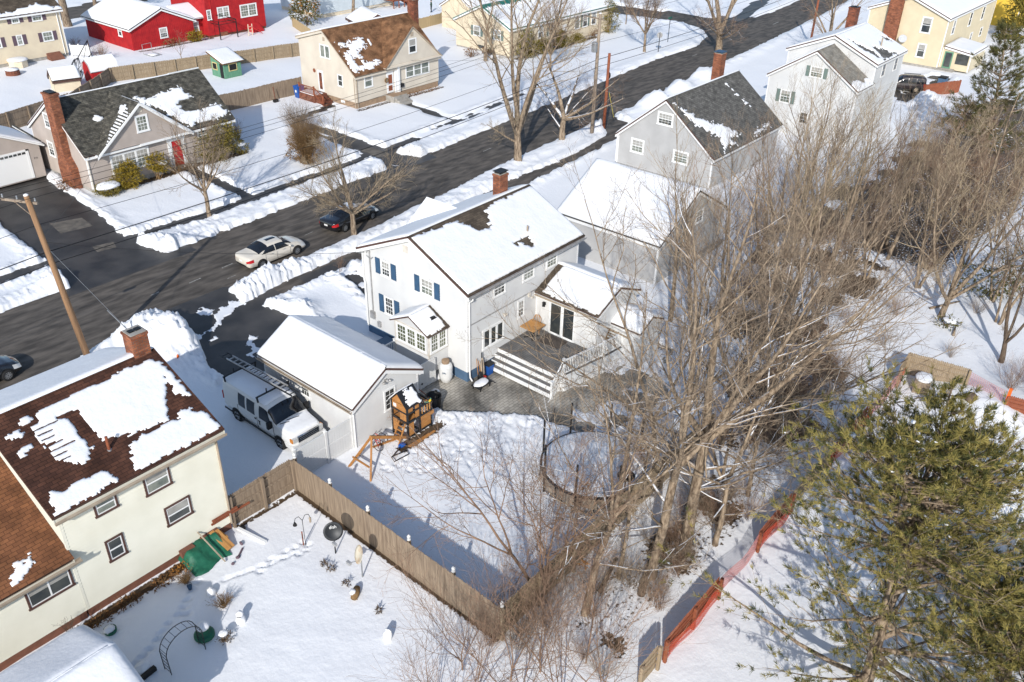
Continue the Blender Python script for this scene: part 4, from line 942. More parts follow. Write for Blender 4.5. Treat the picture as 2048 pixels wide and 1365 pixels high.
ice = np.where(near['drive'] < .1, sst(.555, .61, fbm(XR * .75 + 3, YR * .75, 31, 5)), 0) * .292 + np.where(near['drive_b'] < .1, sst(.62, .66, fbm(X * .8, Y * .5, 33, 4)), 0) * .30 + np.where(near['front_walk'] < .1, sst(.5, .58, fbm(X * .9, Y * .9, 35, 4)), 0) * .30 + np.where((near['patio'] < .1) & (X > 30.5) & (Y < 21.8), sst(.5, .56, fbm(X * 1.0, Y * 1.0, 37, 4)), 0) * .31 + np.where((near['north_walk'] < .1) & (X > 56), sst(.45, .55, fbm(X * .8, Y * .8, 39, 4)), 0) * .30
ice = ice + np.where((near['drive_suv'] < .1), sst(.5, .58, fbm(X * .8, Y * .8, 41, 4)), 0) * .30
Z = (H) * edge + (clear + ice) * (1 - edge)
# hollow melted out along foundations and fences; litter lying bare
L = np.zeros(X.shape)
def strip(x0, y0, x1, y1, wd, s=1.0):
    dx, dy = x1 - x0, y1 - y0; t = np.clip(((X - x0) * dx + (Y - y0) * dy) / (dx * dx + dy * dy), 0, 1)
    return s * np.exp(-(((X - x0 - t * dx) ** 2 + (Y - y0 - t * dy) ** 2) / wd ** 2))
L = np.maximum.reduce([L, strip(7.0, 26.75, 12, 26.75, .30, .95), strip(17.6, 26.9, 17.3, 14.6, .24, .85), strip(14.5, 26.95, 17.4, 26.9, .2, .7), strip(23.0, 25.6, 25.4, 25.5, .45, .8), strip(20.4, 29.5, 21.0, 29.4, .5, .85), strip(58.2, 68.7, 70.5, 68.7, .45, .75), strip(31.5, 66.6, 43, 66.7, .7, .8), strip(56, 106, 66, 106, .6, .7), strip(86, 70.8, 103, 71, .9, .75)])
wood = sst(0, 1.5, -sdpoly(X, Y, [(18.5, 9.8), (44, 9.9), (47, 13), (75, 15), (110, 12), (112, 24), (60, 25), (46, 22), (40, 18), (32, 14.2), (18.5, 14.2)]))
L = np.maximum(L, wood * (.41 + .5 * sst(.40, .68, fbm(X * .5, Y * .5, 51, 4))))
L = np.maximum(L, sst(0, 3, -sdpoly(X, Y, [(58, 10), (110, 8), (110, 24), (60, 24)])) * .62)
L = np.maximum(L, np.exp(-(np.minimum.reduce([np.abs(near[k] + jag) for k in ('street', 'drive', 'drive_b', 'drive_beige', 'patio')]) / .16) ** 2) * .43)
Z -= .06 * sst(.5, .9, L)
n1, n2 = X.shape; idx = np.arange(n1 * n2).reshape(n1, n2)
fq = np.stack([idx[:-1, :-1], idx[1:, :-1], idx[1:, 1:], idx[:-1, 1:]], -1).reshape(-1, 4)
g = meshobj('snowy_ground', np.stack([X, Y, Z], -1).reshape(-1, 3), fq, 'ground', None, True, uv=False); tag(g, None, None, kind='structure')
g.data.attributes.new('litter', 'FLOAT', 'POINT').data.foreach_set('value', L.ravel().astype(np.float32))
def sheet(name, poly, z, m):
    b = MB(); b.poly([(x, y, z) for x, y in poly]); return tag(b.build(name, m), None, None, kind='structure')
b = MB()
for i in range(8): b.poly([(x, y, -.15) for x, y in ([(-60 + 40 * i, 42.5 + max(0, i - 3) * 1.5), (-20 + 40 * i, 42.5 + max(0, i - 2) * 1.5), (-20 + 40 * i, 56.2 + max(0, i - 2) * 3.0), (-60 + 40 * i, 56.2 + max(0, i - 3) * 3.0)])])
tag(b.build('road', 'asphalt'), None, None, kind='structure')
sheet('side_road', [(112, 62), (118, 57), (131, 57), (132, 66), (127, 75), (124, 132), (114, 132), (114, 85)], -.154, 'asphalt')
sheet('north_sidewalk', [(-60, 56.4), (80, 56.4), (80, 62), (45, 59.5), (-60, 59.3)], -.158, 'wet')
sheet('south_sidewalk', [(26, 41.5), (76, 41.5), (76, 50), (60, 46), (26, 45)], -.158, 'asphalt')
sheet('driveway', [(20, 34), (29, 34), (29, 45), (27, 46.5), (21, 46.5), (20, 40)], -.146, 'wet')
sheet('neighbour_driveway', [(19.5, 52.5), (29, 52.5), (29.5, 75), (21, 75)], -.146, 'wet')
sheet('short_driveway', [(48, 53.5), (54, 53.5), (59, 73), (49, 73)], -.146, 'wet')
sheet('front_walk', [(62, 59.5), (64.5, 59.5), (64.5, 68), (62, 68)], -.142, 'wet'); sheet('entry_walk', [(36, 57.5), (39, 57.5), (39, 67), (36, 67)], -.142, 'wet')
sheet('house_walk', [(31, 35.4), (35, 35.4), (35, 44), (31, 44)], -.142, 'wet')
sheet('far_walk', [(127, 62), (147, 64), (147, 70), (127, 66)], -.142, 'wet'); sheet('parking_pad', [(100, 26.5), (118, 26.5), (118, 34), (100, 34.5)], -.142, 'wet')
sheet('far_road', [(25, 127), (80, 127), (80, 143), (25, 143)], -.142, 'asphalt')
sheet('patio', [(25.5, 18), (40.5, 18), (40.5, 22.5), (35, 22.9), (32.5, 29), (25.5, 29)], -.120, 'paver')
b = MB()
for cx, cy, l, wd in [(29.0, 48.9, .9, .10), (26.3, 48.6, .9, .10), (23.6, 48.9, .6, .10), (28.2, 47.3, .7, .06), (58.6, 51.6, 1.2, .1), (104, 56.2, 1.5, .12), (130, 57.5, 2.2, .18), (36, 49.0, .8, .06)]: b.box((cx - l / 2, cy - wd / 2, -.149), (cx + l / 2, cy + wd / 2, -.143), 0, rot=.08)
tag(b.build('worn_lane_marking', mat('worn_white_paint', (.34, .33, .30), (.12, .115, .105), scale=8, rough=.8)), None, None, kind='structure')
b = MB(); b.poly([(24.0, 62, -.141), (26.2, 61.6, -.141), (26.4, 63.6, -.141), (24.3, 64.3, -.141)]); b.poly([(24.2, 57.2, -.141), (25.5, 57.0, -.141), (25.8, 58, -.141), (24.4, 58.3, -.141)]); b.poly([(50.6, 63.6, -.141), (51.9, 63.2, -.141), (51.9, 65.6, -.141), (50.6, 66, -.141)]); b.poly([(50.4, 57.2, -.141), (51.8, 56.9, -.141), (51.8, 59.6, -.141), (50.5, 60, -.141)])
tag(b.build('dry_asphalt_patch', mat('dry_asphalt', (.16, .14, .115), (.09, .08, .07), scale=1.8, rough=.9, detail=9)), None, None, kind='structure')
# ---------------------------------------------------------------- houses
# --- the white two-storey house in the middle
hs = thing('house', 'white two-storey house with navy shutters, small bay window and rear deck, roof under snow', 'house', (29.39, 27.22, 0))
W_, Dp = 9.7, 8.0
wall, roof, pl = gable(hs, 0, W_, 0, Dp, .55, 5.45, 5.45, 7.33, 4.0, 'x', .32, .22, ('-x', '-y'), 'siding_white', 'sh_umber', 'white', found='bluefound', fz=-.3)
main_bare = [[(2.9, 4.45), (3.36, 4.39), (3.7, 3.97), (3.89, 3.56), (4.2, 3.15), (4.87, 3.15), (5.55, 3.8), (5.71, 4.33), (6.4, 4.5), (9.8, 4.62), (9.9, 5), (0, 5), (0, 4.6)], [(5.16, 1.65), (5.39, 1.34), (5.7, 1.5), (5.85, 1.17), (6.17, 0.75), (6.66, 1.55), (6.06, 1.72), (5.67, 1.59)]]
p0, u, v, U, V = pl[0]
mk = patchy(main_bare, .12, .14, 3, True)
snow_sheet(roof, p0 + u * .1 + v * .12, u, v, U - .16, V - .30, .11, lambda a, b: mk(a + .1, b + .12), .085, 4)
p0, u, v, U, V = pl[1]
snow_sheet(roof, p0 + u * .03 + v * .03, u, v, U - .06, V - .06, .13, None, .2, 5)
b = MB(); b.box((0, -.03, 3.36), (5.8, .035, 3.43)); b.build('belt_board', 'gutter', hs)
for u0, u1, z0, z1, g_ in ((4.95 + .6, 5.55 + .6, 4.30, 5.17, 'glass'),): pass
window(hs, '-x', 0, 33.0 - 27.22 + .0, 33.62 - 27.22, 4.32, 5.2, (3, 2), shutters='shutter_blue', shw=.4, glass='glass')
window(hs, '-x', 0, 29.66 - 27.22, 30.52 - 27.22, 4.30, 5.2, (3, 2), shutters='shutter_blue', shw=.4, glass='glasslt')
window(hs, '-x', 0, 32.88 - 27.22, 33.5 - 27.22, 1.9, 2.95, (3, 2), shutters='shutter_blue', shw=.4, glass='glass')
for a in (31.52, 34.0, 36.1): window(hs, '-y', 0, a - 29.39, a - 29.39 + .85, 4.36, 5.2, (3, 2), glass='glass' if a < 33 else 'glasslt')
window(hs, '-y', 0, 30.70 - 29.39, 32.28 - 29.39, 1.48, 2.55, None, style='plain', units=3, glass='glass', case=.11)
window(hs, '-y', 0, 33.62 - 29.39, 34.05 - 29.39, 2.2, 3.18, (2, 2), glass='glass')
b = MB(); P = PF('-x', 0); pbox(b, P, 4.25, 4.62, 6.3, 6.72, .0, .04)
for q in np.arange(6.34, 6.7, .055): pbox(b, P, 4.28, 4.59, q, q + .025, .04, .055)
b.build('gable_vent', 'offtrim', hs)
gutter(hs, (-.2, -.37, 5.36), (9.9, -.37, 5.36), .07)
b = MB(); b.tube([(.06, -.36, 5.25), (.06, -.36, 5.1), (.10, -.09, 4.85), (.10, -.09, .55), (.10, -.12, .2), (.08, -.30, .05)], .045, 8); b.build('downspout', 'white', hs); b = MB(); b.tube([(-.08, 7.93, 5.3), (-.08, 7.93, 3.5), (-.12, 7.8, 3.3), (-.12, 7.8, .5)], .045, 8); b.build('downspout', 'white', hs)
b = MB(); b.tube([(-.07, 7.35, 5.55), (-.07, 7.35, 1.6)], .04, 6); b.tube([(-.10, 7.55, 5.3), (-.16, 7.45, 5.5), (-.10, 7.25, 5.45)], .02, 6); b.tube([(-.1, 7.6, 5.15), (-.15, 7.2, 5.05), (-.1, 7.05, 5.2)], .02, 6); b.box((-.16, 7.2, 1.15), (-.02, 7.55, 1.6)); b.box((-.14, 6.75, .75), (-.02, 6.98, 1.1)); b.build('electric_meter', 'gutter', hs)
b = MB(); b.tube([(6.55, 1.35, 5.95), (6.55, 1.35, 6.65)], .055, 8); b.build('vent_pipe', 'tantrim', roof)
b = MB(); b.lathe([(.15, 0), (.07, .05), (.06, .08)], (6.55, 1.3, 6.18), 10); b.build('flashing', 'steel', roof)
b = MB(); b.box((2.9, -.12, 2.95), (3.0, -.02, 3.02)); b.blob((2.88, -.17, 2.95), .07, 2, n=5); b.blob((3.04, -.17, 2.95), .07, 3, n=5); b.build('flood_light', 'offtrim', hs)
b = MB(); b.box((5.05, -.12, 3.18), (5.22, -.01, 3.42)); b.build('wall_box', 'offtrim', hs); b = MB(); b.box((5.35, -.1, 2.98), (5.5, -.01, 3.1)); b.build('wall_box', 'offtrim', hs)
chimney(hs, 8.0, 4.65, .70, .56, 5.5, 8.55, 'brick', cover='black')
# front gable dormer under snow on the street side
b = MB(); slab(b, [(2.6, 5.6, 6.75), (4.6, 8.35, 5.55), (4.6, 8.35, 5.52), (2.6, 8.3, 5.4)], .1, 0, 0); 
dm = MB(); fr = [(4.0, 8.15, 5.45), (5.6, 8.15, 6.55), (7.2, 8.15, 5.45)]
dm.poly([(4.0, 8.15, 5.3), (7.2, 8.15, 5.3), (7.2, 8.15, 5.5), (5.6, 8.15, 6.5), (4.0, 8.15, 5.5)]); dm.build('dormer_wall', 'siding_white', hs)
dm = MB(); slab(dm, [(3.8, 8.4, 5.42), (5.6, 8.4, 6.72), (5.6, 4.9, 6.72), (3.8, 7.2, 5.6)], .1); slab(dm, [(7.4, 8.4, 5.42), (5.6, 8.4, 6.72), (5.6, 4.9, 6.72), (7.4, 7.2, 5.6)], .1); dr = dm.build('dormer_roof', ['snow', 'browntrim'], hs)
# bay
bay = MB(); x0 = -1.46; ya, yb = 1.41, 3.98
bay.prism([(x0, ya, .55), (0, ya, .55), (0, yb, .55), (x0, yb, .55)], [(x0, ya, 3.0), (0, ya, 3.0), (0, yb, 3.0), (x0, yb, 3.0)])
bay.prism([(x0, ya, 3.0), (x0, yb, 3.0), (x0, (ya + yb) / 2, 3.6)], [(0, ya, 3.0), (0, yb, 3.0), (0, (ya + yb) / 2, 3.6)])
laps(bay, '-y', ya, [(x0, .55), (0, .55), (0, 1.72), (x0, 1.72)]); laps(bay, '-x', x0, [(ya, .55), (yb, .55), (yb, 1.6), (ya, 1.6)])
by = bay.build('bay', 'siding_white', hs)
bt = MB()
for (a, c) in ((x0 - .02, ya - .02), (x0 - .02, yb - .06)): bt.box((a, c, .5), (a + .09, c + .09, 3.0))
bt.box((x0 - .04, ya - .02, 1.66), (x0 + .02, yb + .02, 1.74)); bt.box((x0, ya - .04, 1.66), (0, ya, 1.74)); bt.box((x0 - .03, ya + .1, 2.88), (x0 + .02, yb - .1, 3.0)); bt.build('bay_trim', 'offtrim', by)
window(by, '-x', x0, ya + .22, yb - .2, 1.84, 2.84, (3, 2), units=3, glass='glassgreen'); window(by, '-y', ya, x0 + .14, -.2, 1.84, 2.84, (3, 2), units=2, glass='glassgreen')
br_ = MB(); mid = (ya + yb) / 2
slab(br_, [(x0 - .22, ya - .2, 2.98), (0, ya - .2, 2.98), (0, mid, 3.74), (x0 - .22, mid, 3.74)], .07); slab(br_, [(x0 - .22, yb + .2, 2.98), (0, yb + .2, 2.98), (0, mid, 3.74), (x0 - .22, mid, 3.74)], .07)
bro = br_.build('bay_roof', ['sh_umber', 'browntrim'], by)
vv = np.array([0, mid - ya + .2, .76]); LV = np.linalg.norm(vv)
mk2 = patchy([[(1.42, -1), (2, -1), (2, 3), (1.42, 3)], [(-1, -1), (2, -1), (2, .12), (-1, .12)]], .05, .14, 8, True)
snow_sheet(bro, (x0 - .2, ya - .2, 2.985), (1, 0, 0), vv, 1.66, LV - .02, .12, mk2, .07, 6)
snow_sheet(bro, (x0 - .2, yb + .2, 2.985), (1, 0, 0), (0, -(yb + .2 - mid), .76), 1.66, LV, .12, None, .12, 7)
b = MB(); b.box((-.78, ya + .42, 3.36), (-.40, ya + .86, 3.46)); b.box((-.74, ya + .47, 3.46), (-.44, ya + .81, 3.53)); o = b.build('skylight', 'black', bro); o.rotation_euler = (0, 0, 0)
# rear addition
ax0, ax1, ay0, ay1 = 5.85, 9.75, -4.25, 0
aw, ar, apl = gable(hs, ax0, ax1, ay0, ay1, -.1, 3.28, 3.28, 4.15, 7.8, 'y', .22, .18, ('-x',), 'siding_white', 'sh_umber', 'white', cb=True, edge='browntrim')
laps(bb := MB(), '-y', ay0, [(ax0, -.1), (ax1, -.1), (ax1, 3.28), (7.8, 4.15), (ax0, 3.28)]); bb.build('gable_wall', 'siding_white', hs)
p0, u, v, U, V = apl[0]
mk3 = patchy([[(-1, -1), (9, -1), (9, .13), (-1, .13)], [(U - .72, -1), (9, -1), (9, 9), (U - .62, 9)]], .07, .14, 12, True)
snow_sheet(ar, p0 + u * .04, u, v, U - .08, V - .02, .19, mk3, .085, 9); full_snow(ar, apl[1], .18, .2, seed=10)
b = MB(); b.tube([(6.5, -1.0, 3.45), (6.5, -1.0, 4.1)], .035, 6); b.build('vent_pipe', 'gutter', ar)
gutter(hs, (ax0 - .28, -4.4, 3.2), (ax0 - .28, -.1, 3.2), .05, 'tantrim')
P = PF('-x', ax0); f = MB(); gl = MB(); a, c, z0, z1 = -2.78, -1.08, .97, 3.02
pbox(f, P, a - .08, a, z0 - .08, z1 + .08, .018, .07); pbox(f, P, c, c + .08, z0 - .08, z1 + .08, .018, .07); pbox(f, P, a, c, z1, z1 + .08, .018, .07); pbox(f, P, a, c, z0 - .08, z0, .018, .09); pbox(f, P, (a + c) / 2 - .05, (a + c) / 2 + .05, z0, z1, .018, .065)
for s0, s1 in ((a, (a + c) / 2 - .05), ((a + c) / 2 + .05, c)):
    pbox(f, P, s0, s0 + .05, z0, z1, .02, .05); pbox(f, P, s1 - .05, s1, z0, z1, .02, .05); pbox(f, P, s0 + .05, s1 - .05, z0, z0 + .08, .02, .05); pbox(f, P, s0 + .05, s1 - .05, z1 - .06, z1, .02, .05)
    gl.poly([P(s0 + .05, z0 + .08, .036), P(s1 - .05, z0 + .08, .036), P(s1 - .05, z1 - .06, .036), P(s0 + .05, z1 - .06, .036)])
so = f.build('sliding_door', 'white', hs); gl.build('pane', 'glass', so)
b = MB(); P = PF('-x', ax0); b.box((ax0 - .10, -.74, 2.62), (ax0 - .02, -.62, 2.78)); b.lathe([(.03, -.12), (.09, -.1), (.075, .10), (.11, .12), (.03, .2)], (ax0 - .16, -.68, 2.66), 8); b.build('wall_lantern', 'black', hs)
# low snow-covered bump-out on the addition's end
vw, vr, vp = gable(hs, 7.4, 9.6, -6.1, -4.28, -.1, 2.15, 2.15, 2.7, 8.5, 'y', .15, .15, ('-x', '-y'), 'siding_white', 'sh_umber', 'white', cb=False, name='porch_roof')
full_snow(vr, vp[0], .15, .15, seed=20); full_snow(vr, vp[1], .15, .15, seed=21)
b = MB(); b.box((2.1, -.012, .05), (2.75, .02, .45)); b.build('basement_window', 'brickdk', hs)
# deck with steps and railing (fixed to the house)
dk = thing('deck', 'gray deck with white-edged steps and white baluster railing behind the white house', 'deck', (29.39, 27.22, 0))
zt = .95; out = [(2.52, -.02), (2.52, -4.12), (2.85, -4.47), (5.76, -4.98), (7.38, -5.15), (7.38, -4.3), (5.8, -4.3), (5.8, -.02)]
b = MB(); b.prism([(x, y, zt - .04) for x, y in out], [(x, y, zt) for x, y in out]); b.build('floor', 'deck', dk)
b = MB(); 
for i in range(1, 5):
    (xa, ya_), (xb, yb_) = out[i], out[i + 1]
    b.prism([(xa, ya_, -.15), (xb, yb_, -.15), (xb, yb_ + .04, -.15), (xa, ya_ + .04, -.15)], [(xa, ya_, zt - .042), (xb, yb_, zt - .042), (xb, yb_ + .04, zt - .042), (xa, ya_ + .04, zt - .042)])
b.build('skirt', 'white', dk)
ry = [-4.12, -4.2, -4.28, -4.36]
for k in range(4):
    x1 = 2.52 - .27 * k; zz = zt - .238 * k; yl = ry[k]
    r = MB(); r.box((x1 - .022, yl, zz - .235), (x1, -.03, zz - .002)); r.build('riser', 'white', dk)
    if k < 3:
        r = MB(); r.box((x1 - .27, yl - .08, zz - .275), (x1 - .024, -.03, zz - .238)); r.build('tread', 'deck', dk)
    r = MB(); r.box((x1 - .27, yl - .11, -.15), (x1 - .03, yl - .085, zz - .28)); r.build('stringer', 'white', dk)
def railing(par, a, c, h=.92, step=.125, name='railing', m='white', posts=(1, 1)):
    a = Vector(a); c = Vector(c); r = MB(); up = Vector((0, 0, 1)); d = c - a; L = d.length
    r.bar(a + up * h, c + up * h, .09, .05); r.bar(a + up * .12, c + up * .12, .06, .05)
    n = int(L / step)
    for i in range(1, n): q = a + d * (i / n); r.box((q.x - .018, q.y - .018, q.z + .12), (q.x + .018, q.y + .018, q.z + h))
    o = r.build(name, m, par)
    for k, q in enumerate((a, c)):
        if posts[k]: r = MB(); r.box((q.x - .06, q.y - .06, q.z - .05), (q.x + .06, q.y + .06, q.z + h + .10)); r.box((q.x - .08, q.y - .08, q.z + h + .10), (q.x + .08, q.y + .08, q.z + h + .14)); r.build('rail_post', m, par)
    return o
railing(dk, (1.76, -4.44, .0), (2.75, -4.42, zt)); railing(dk, (2.75, -4.42, zt), (5.72, -4.92, zt), posts=(0, 1)); railing(dk, (5.72, -4.92, zt), (7.34, -5.10, zt), posts=(0, 1))
b = MB(); b.prism([(3.6, -1.1, .953), (4.72, -1.1, .953), (4.75, -2.55, .953), (3.75, -2.6, .953)], [(3.6, -1.1, .968), (4.72, -1.1, .968), (4.75, -2.55, .968), (3.75, -2.6, .968)]); o = b.build('floor_mat', 'asphaltmat', None, loc=(30.3, 27.22, 0)); tag(o, 'brown outdoor mat lying on the gray deck before the sliding door', 'mat')
# --- garage
gr = thing('garage', 'white gabled garage with thick snow on its roof beside the driveway', 'garage', (21.5, 27.3, 0))
gw, gro, gpl = gable(gr, 0, 4.25, 0, 6.95, .05, 2.5, 2.5, 3.62, 2.0, 'y', .25, .22, ('-x', '-y'), 'siding_white', 'sh_umber', 'white')
for k, q in enumerate(gpl): full_snow(gro, q, .2, .13, m0=.02, top=.0, seed=30 + k)
window(gr, '-x', 0, 3.3, 3.92, 1.42, 2.05, (3, 2), style='plain', case=.06); window(gr, '-y', 0, 1.98, 2.62, 1.15, 2.28, (2, 2), case=.07)
gutter(gr, (-.32, -.2, 2.36), (-.32, 7.1, 2.36), .06, 'tantrim')
b = MB(); b.tube([(-.3, -.12, 2.3), (-.08, -.07, 2.1), (-.08, -.07, .1)], .04, 8); b.build('downspout', 'white', gr)
b = MB(); b.box((2.0, -.06, 2.86), (2.14, -.01, 3.0)); 
for k, q in enumerate((1.9, 2.12, 2.26)): b.blob((q, -.14, 2.88 + .04 * (k % 2)), (.075, .09, .07), k, n=6)
b.build('flood_light', 'gutter', gr)
b = MB(); b.box((.9, 6.951, .05), (3.4, 6.98, 2.1)); b.build('garage_door', 'white', gr)
# --- cream house, lower left
ch = thing('house', 'cream clapboard house with red-brown roof half covered by snow, closest to the camera', 'house', (7.8, 27.05, 0))
cw, cr_, cpl = gable(ch, 0, 6.45, 0, 8.3, .42, 5.45, 5.45, 7.22, 4.15, 'x', .38, .26, ('-y', '+x'), 'siding_cream', 'sh_brown', 'siding_cream', found='brickfound', fz=-.4, lapfn=lambda *a: laps(*a, lap=.155, out=.034))
p0, u, v, U, V = cpl[0]
cs = [[(1.81, 4.27), (2.88, 4.23), (4.02, 4.27), (5.24, 4.37), (6.56, 4.32), (6.59, 3.63), (5.96, 2.61), (5.64, 1.95), (5.33, 1.57), (4.61, 1.62), (4.07, 1.73), (3.6, 1.96), (3.15, 1.98), (2.91, 2.58), (2.83, 3.12), (2.84, 3.85), (2.1, 3.84), (1.75, 3.91)],
 [(1.31, 3.8), (1.95, 3.77), (2.48, 3.43), (2.4, 2.68), (2.47, 2.0), (2.02, 1.52), (1.7, 1.82), (1.37, 2.12), (1.38, 2.73), (1.31, 3.4)],
 [(3.64, 1.13), (4.14, 1.36), (4.76, 1.27), (5.32, 1.36), (5.78, 1.18), (5.99, 1.55), (6.4, 1.42), (6.74, 0.94), (6.79, 0.22), (4.93, 0.17), (3.33, 0.23), (3.52, 0.65)],
 [(6.64, 4.23), (6.76, 3.7), (6.77, 2.18), (6.44, 2.48), (6.59, 2.82), (6.55, 3.48)],
 [(0.49, 1.01), (0.77, 0.66), (1.18, 0.81), (1.69, 0.75), (2.22, 0.69), (2.54, 0.24), (1.43, 0.19), (0.28, 0.14)], [(.55, 3.7), (.9, 3.75), (.85, 3.85), (.5, 3.82)], [(1.2, 4.15), (1.42, 4.2), (1.4, 4.35), (1.2, 4.3)], [(.45, 2.9), (.8, 3.05), (.75, 3.15), (.45, 3.0)]]
fr0 = patchy(cs, .08, .15, 40, bias=-.09); 
def cmask(a, b):
    comb = ((b % .27) < .075) & (a > 1.2) & (a < 2.9) & (b > 1.9) & (b < 3.75)
    d0 = fr0(a + .05, b + .05); slit = comb & (a < 1.55 + .7 * vn(b * 5, b * 0, 7))
    return d0 & ~slit & (sdpoly(a, b, [(2.44, 1.9), (2.9, 1.9), (2.92, 3.6), (2.5, 3.6)]) > -.02 + .1 * vn(a * 2, np.floor(b / .15), 3))
snow_sheet(cr_, p0 + u * .05 + v * .05, u, v, U - .1, V - .1, .065, cmask, .065, 41); full_snow(cr_, cpl[1], .16, .2, seed=42, top=-.25)
for a, c, z0, z1 in ((3.28, 4.22, 4.02, 4.9), (1.32, 2.05, 4.3, 4.95), (3.80, 4.78, 2.1, 2.9), (1.34, 1.9, 2.02, 2.92)):
    window(ch, '-y', 0, a, c, z0, z1, None, trim='browntrim', glass='glasslt' if z0 > 4 else 'glass', case=.08, style='hung', sash='white')
window(ch, '-y', 0, -1.72, -.22, 1.98, 2.86, None, trim='browntrim', case=.08, style='slider', sash='white')
gutter(ch, (-.25, -.44, 5.28), (6.7, -.44, 5.28), .085, 'tantrim')
b = MB(); b.tube([(6.42, -.44, 5.15), (6.40, -.08, 4.85), (6.40, -.08, .4)], .05, 8); b.build('downspout', 'tantrim', ch)
b = MB(); b.tube([(2.72, 1.0, 5.85), (2.72, 1.0, 6.6)], .06, 8); o = b.build('vent_pipe', 'redwood', cr_)
b = MB(); b.lathe([(.2, 0), (.12, .03), (.085, .22)], (2.72, 1.0, 5.8), 10); b.build('flashing', 'steel', cr_)
chimney(ch, 6.15, 4.35, .72, .72, 5.0, 8.35, 'brick', 'concrete')
b = MB(); b.box((5.55, -.16, 1.02), (6.75, -.06, 1.12)); b.box((5.5, -.1, .86), (7.4, -.02, .93)); b.build('iron_handrail', 'redwood', ch)
# the lower wing
ew, er, epl = gable(ch, -9, -.004, 0, 8.3, .42, 3.42, 3.42, 5.6, 4.15, 'x', .38, .02, ('-y',), 'siding_cream', 'sh_orange', 'siding_cream', found='brickfound', fz=-.4, cb=False, lapfn=lambda *a: laps(*a, lap=.155, out=.034), name='wing_roof')
p0, u, v, U, V = epl[0]
snow_sheet(er, p0 + u * (U - 2.1) + v * .2, u, v, 1.5, .95, .07, patchy([[(.15, .05), (.45, .1), (.95, .45), (1.05, .75), (.75, .62), (.5, .8), (.4, .55), (.1, .35)]], .08, .15, 44), .06, 45)
gutter(ch, (-9, -.44, 3.25), (.22, -.44, 3.25), .085, 'tantrim')
b = MB(); b.box((-6.0, -.02, .1), (-4.9, .032, .36)); b.build('basement_window', 'offtrim', ch)
# --- shed at the bottom left
sh = thing('shed', 'low shed roof corner wholly under smooth snow, at the lower left below the cream house', 'shed', (-2, 19.6, 0))
s1, s2, s3 = gable(sh, 0, 8.65, 0, 5.0, 0, 2.05, 2.05, 3.12, 2.5, 'x', .15, .2, ('+x',), 'siding_cream', 'sh_dark', 'white', cb=False)
for k, q in enumerate(s3): full_snow(s2, q, .22, .2, m0=.0, top=-.0, seed=50 + k)
# --- taupe cape across the street
A = thing('house', 'taupe clapboard cape house with charcoal roof, front gable and tall brick side chimney', 'house', (29.2, 67.0, 0))
aw, aro, apl = gable(A, 0, 13.2, 0, 8.6, .35, 3.2, 3.7, 6.45, 4.2, 'x', .3, .2, ('-x', '-y'), 'siding_beige', 'sh_dark', 'white', found='concrete', fz=-.3)
p0, u, v, U, V = apl[0]
as1 = [[(6.65, 4.25), (7.47, 3.86), (8.76, 4.0), (10.65, 4.4), (11.15, 3.18), (9.43, 2.66), (9.79, 1.9), (10.98, 1.56), (12.85, 1.78), (13.38, 0.6), (9.33, 0.4), (8.4, 1.6), (8.19, 2.4), (7.0, 3.5)]]
snow_sheet(aro, p0 + u * .05, u, v, U - .1, V - .1, .10, patchy(as1, .22, .14, 60), .09, 61)
full_snow(aro, apl[1], .12, .3, seed=62)
# front gable
gx0, gx1, gz = .95, 8.75, 6.2; gm = (gx0 + gx1) / 2
b = MB(); b.prism([(gx0, -.35, 3.05), (gx1, -.35, 3.05), (gm, -.35, gz - .12)], [(gx0, 4, 3.05), (gx1, 4, 3.05), (gm, 4, gz - .12)]); laps(b, '-y', -.35, [(gx0, 3.05), (gx1, 3.05), (gm, gz - .12)]); b.build('gable_wall', 'siding_beige', A)
sl = (gz - 3.05) / (gm - gx0); b = MB()
yv = lambda z: (z - 3.2) / ((6.45 - 3.2) / 4.2)
slab(b, [(gx0 - .3, -.6, 3.05 - .3 * sl + .16), (gm, -.6, gz + .16), (gm, yv(gz + .02), gz + .16), (gx0 - .3, yv(2.9), 3.05 - .3 * sl + .16)], .1); slab(b, [(gx1 + .3, -.6, 3.05 - .3 * sl + .16), (gm, -.6, gz + .16), (gm, yv(gz + .02), gz + .16), (gx1 + .3, yv(2.9), 3.05 - .3 * sl + .16)], .1)
gro2 = b.build('gable_roof', ['sh_dark', 'white'], A)
b = MB()
for s in (-1, 1):
    e = gx0 - .3 if s < 0 else gx1 + .3; b.prism([(e, -.63, 3.05 - .3 * sl - .1), (gm, -.63, gz - .1), (gm, -.63, gz + .1), (e, -.63, 3.05 - .3 * sl + .1)], [(e, -.60, 3.05 - .3 * sl - .1), (gm, -.60, gz - .1), (gm, -.60, gz + .1), (e, -.60, 3.05 - .3 * sl + .1)])
b.box((gx0 - .3, -.6, 2.92), (gx0 + .1, -.3, 3.05)); b.box((gx1 - .1, -.6, 2.92), (gx1 + .3, -.3, 3.05)); b.box((4.4, -.4, 2.85), (8.75, -.02, 3.04)); b.build('rake_board', 'white', A)
vv = np.array([gm - gx0 + .3, 0, gz - 3.05 + .3 * sl]); vv /= np.linalg.norm(vv)
snow_sheet(gro2, (gx0 - .3, -.6, 3.05 - .3 * sl + .17), (0, 1, 0), vv, 3.2, 4.9, .06, lambda a, q: (patchy([[(.1, 1.2), (.1, 4.2), (1.2, 4.75), (2.0, 4.8), (1.2, 3.6), (.75, 2.2)]], .12, .14, 64)(a, q) & ((np.floor(q / .14) % 2 == 0) | (a > 1.0) & (q > 4))), .07, 65)
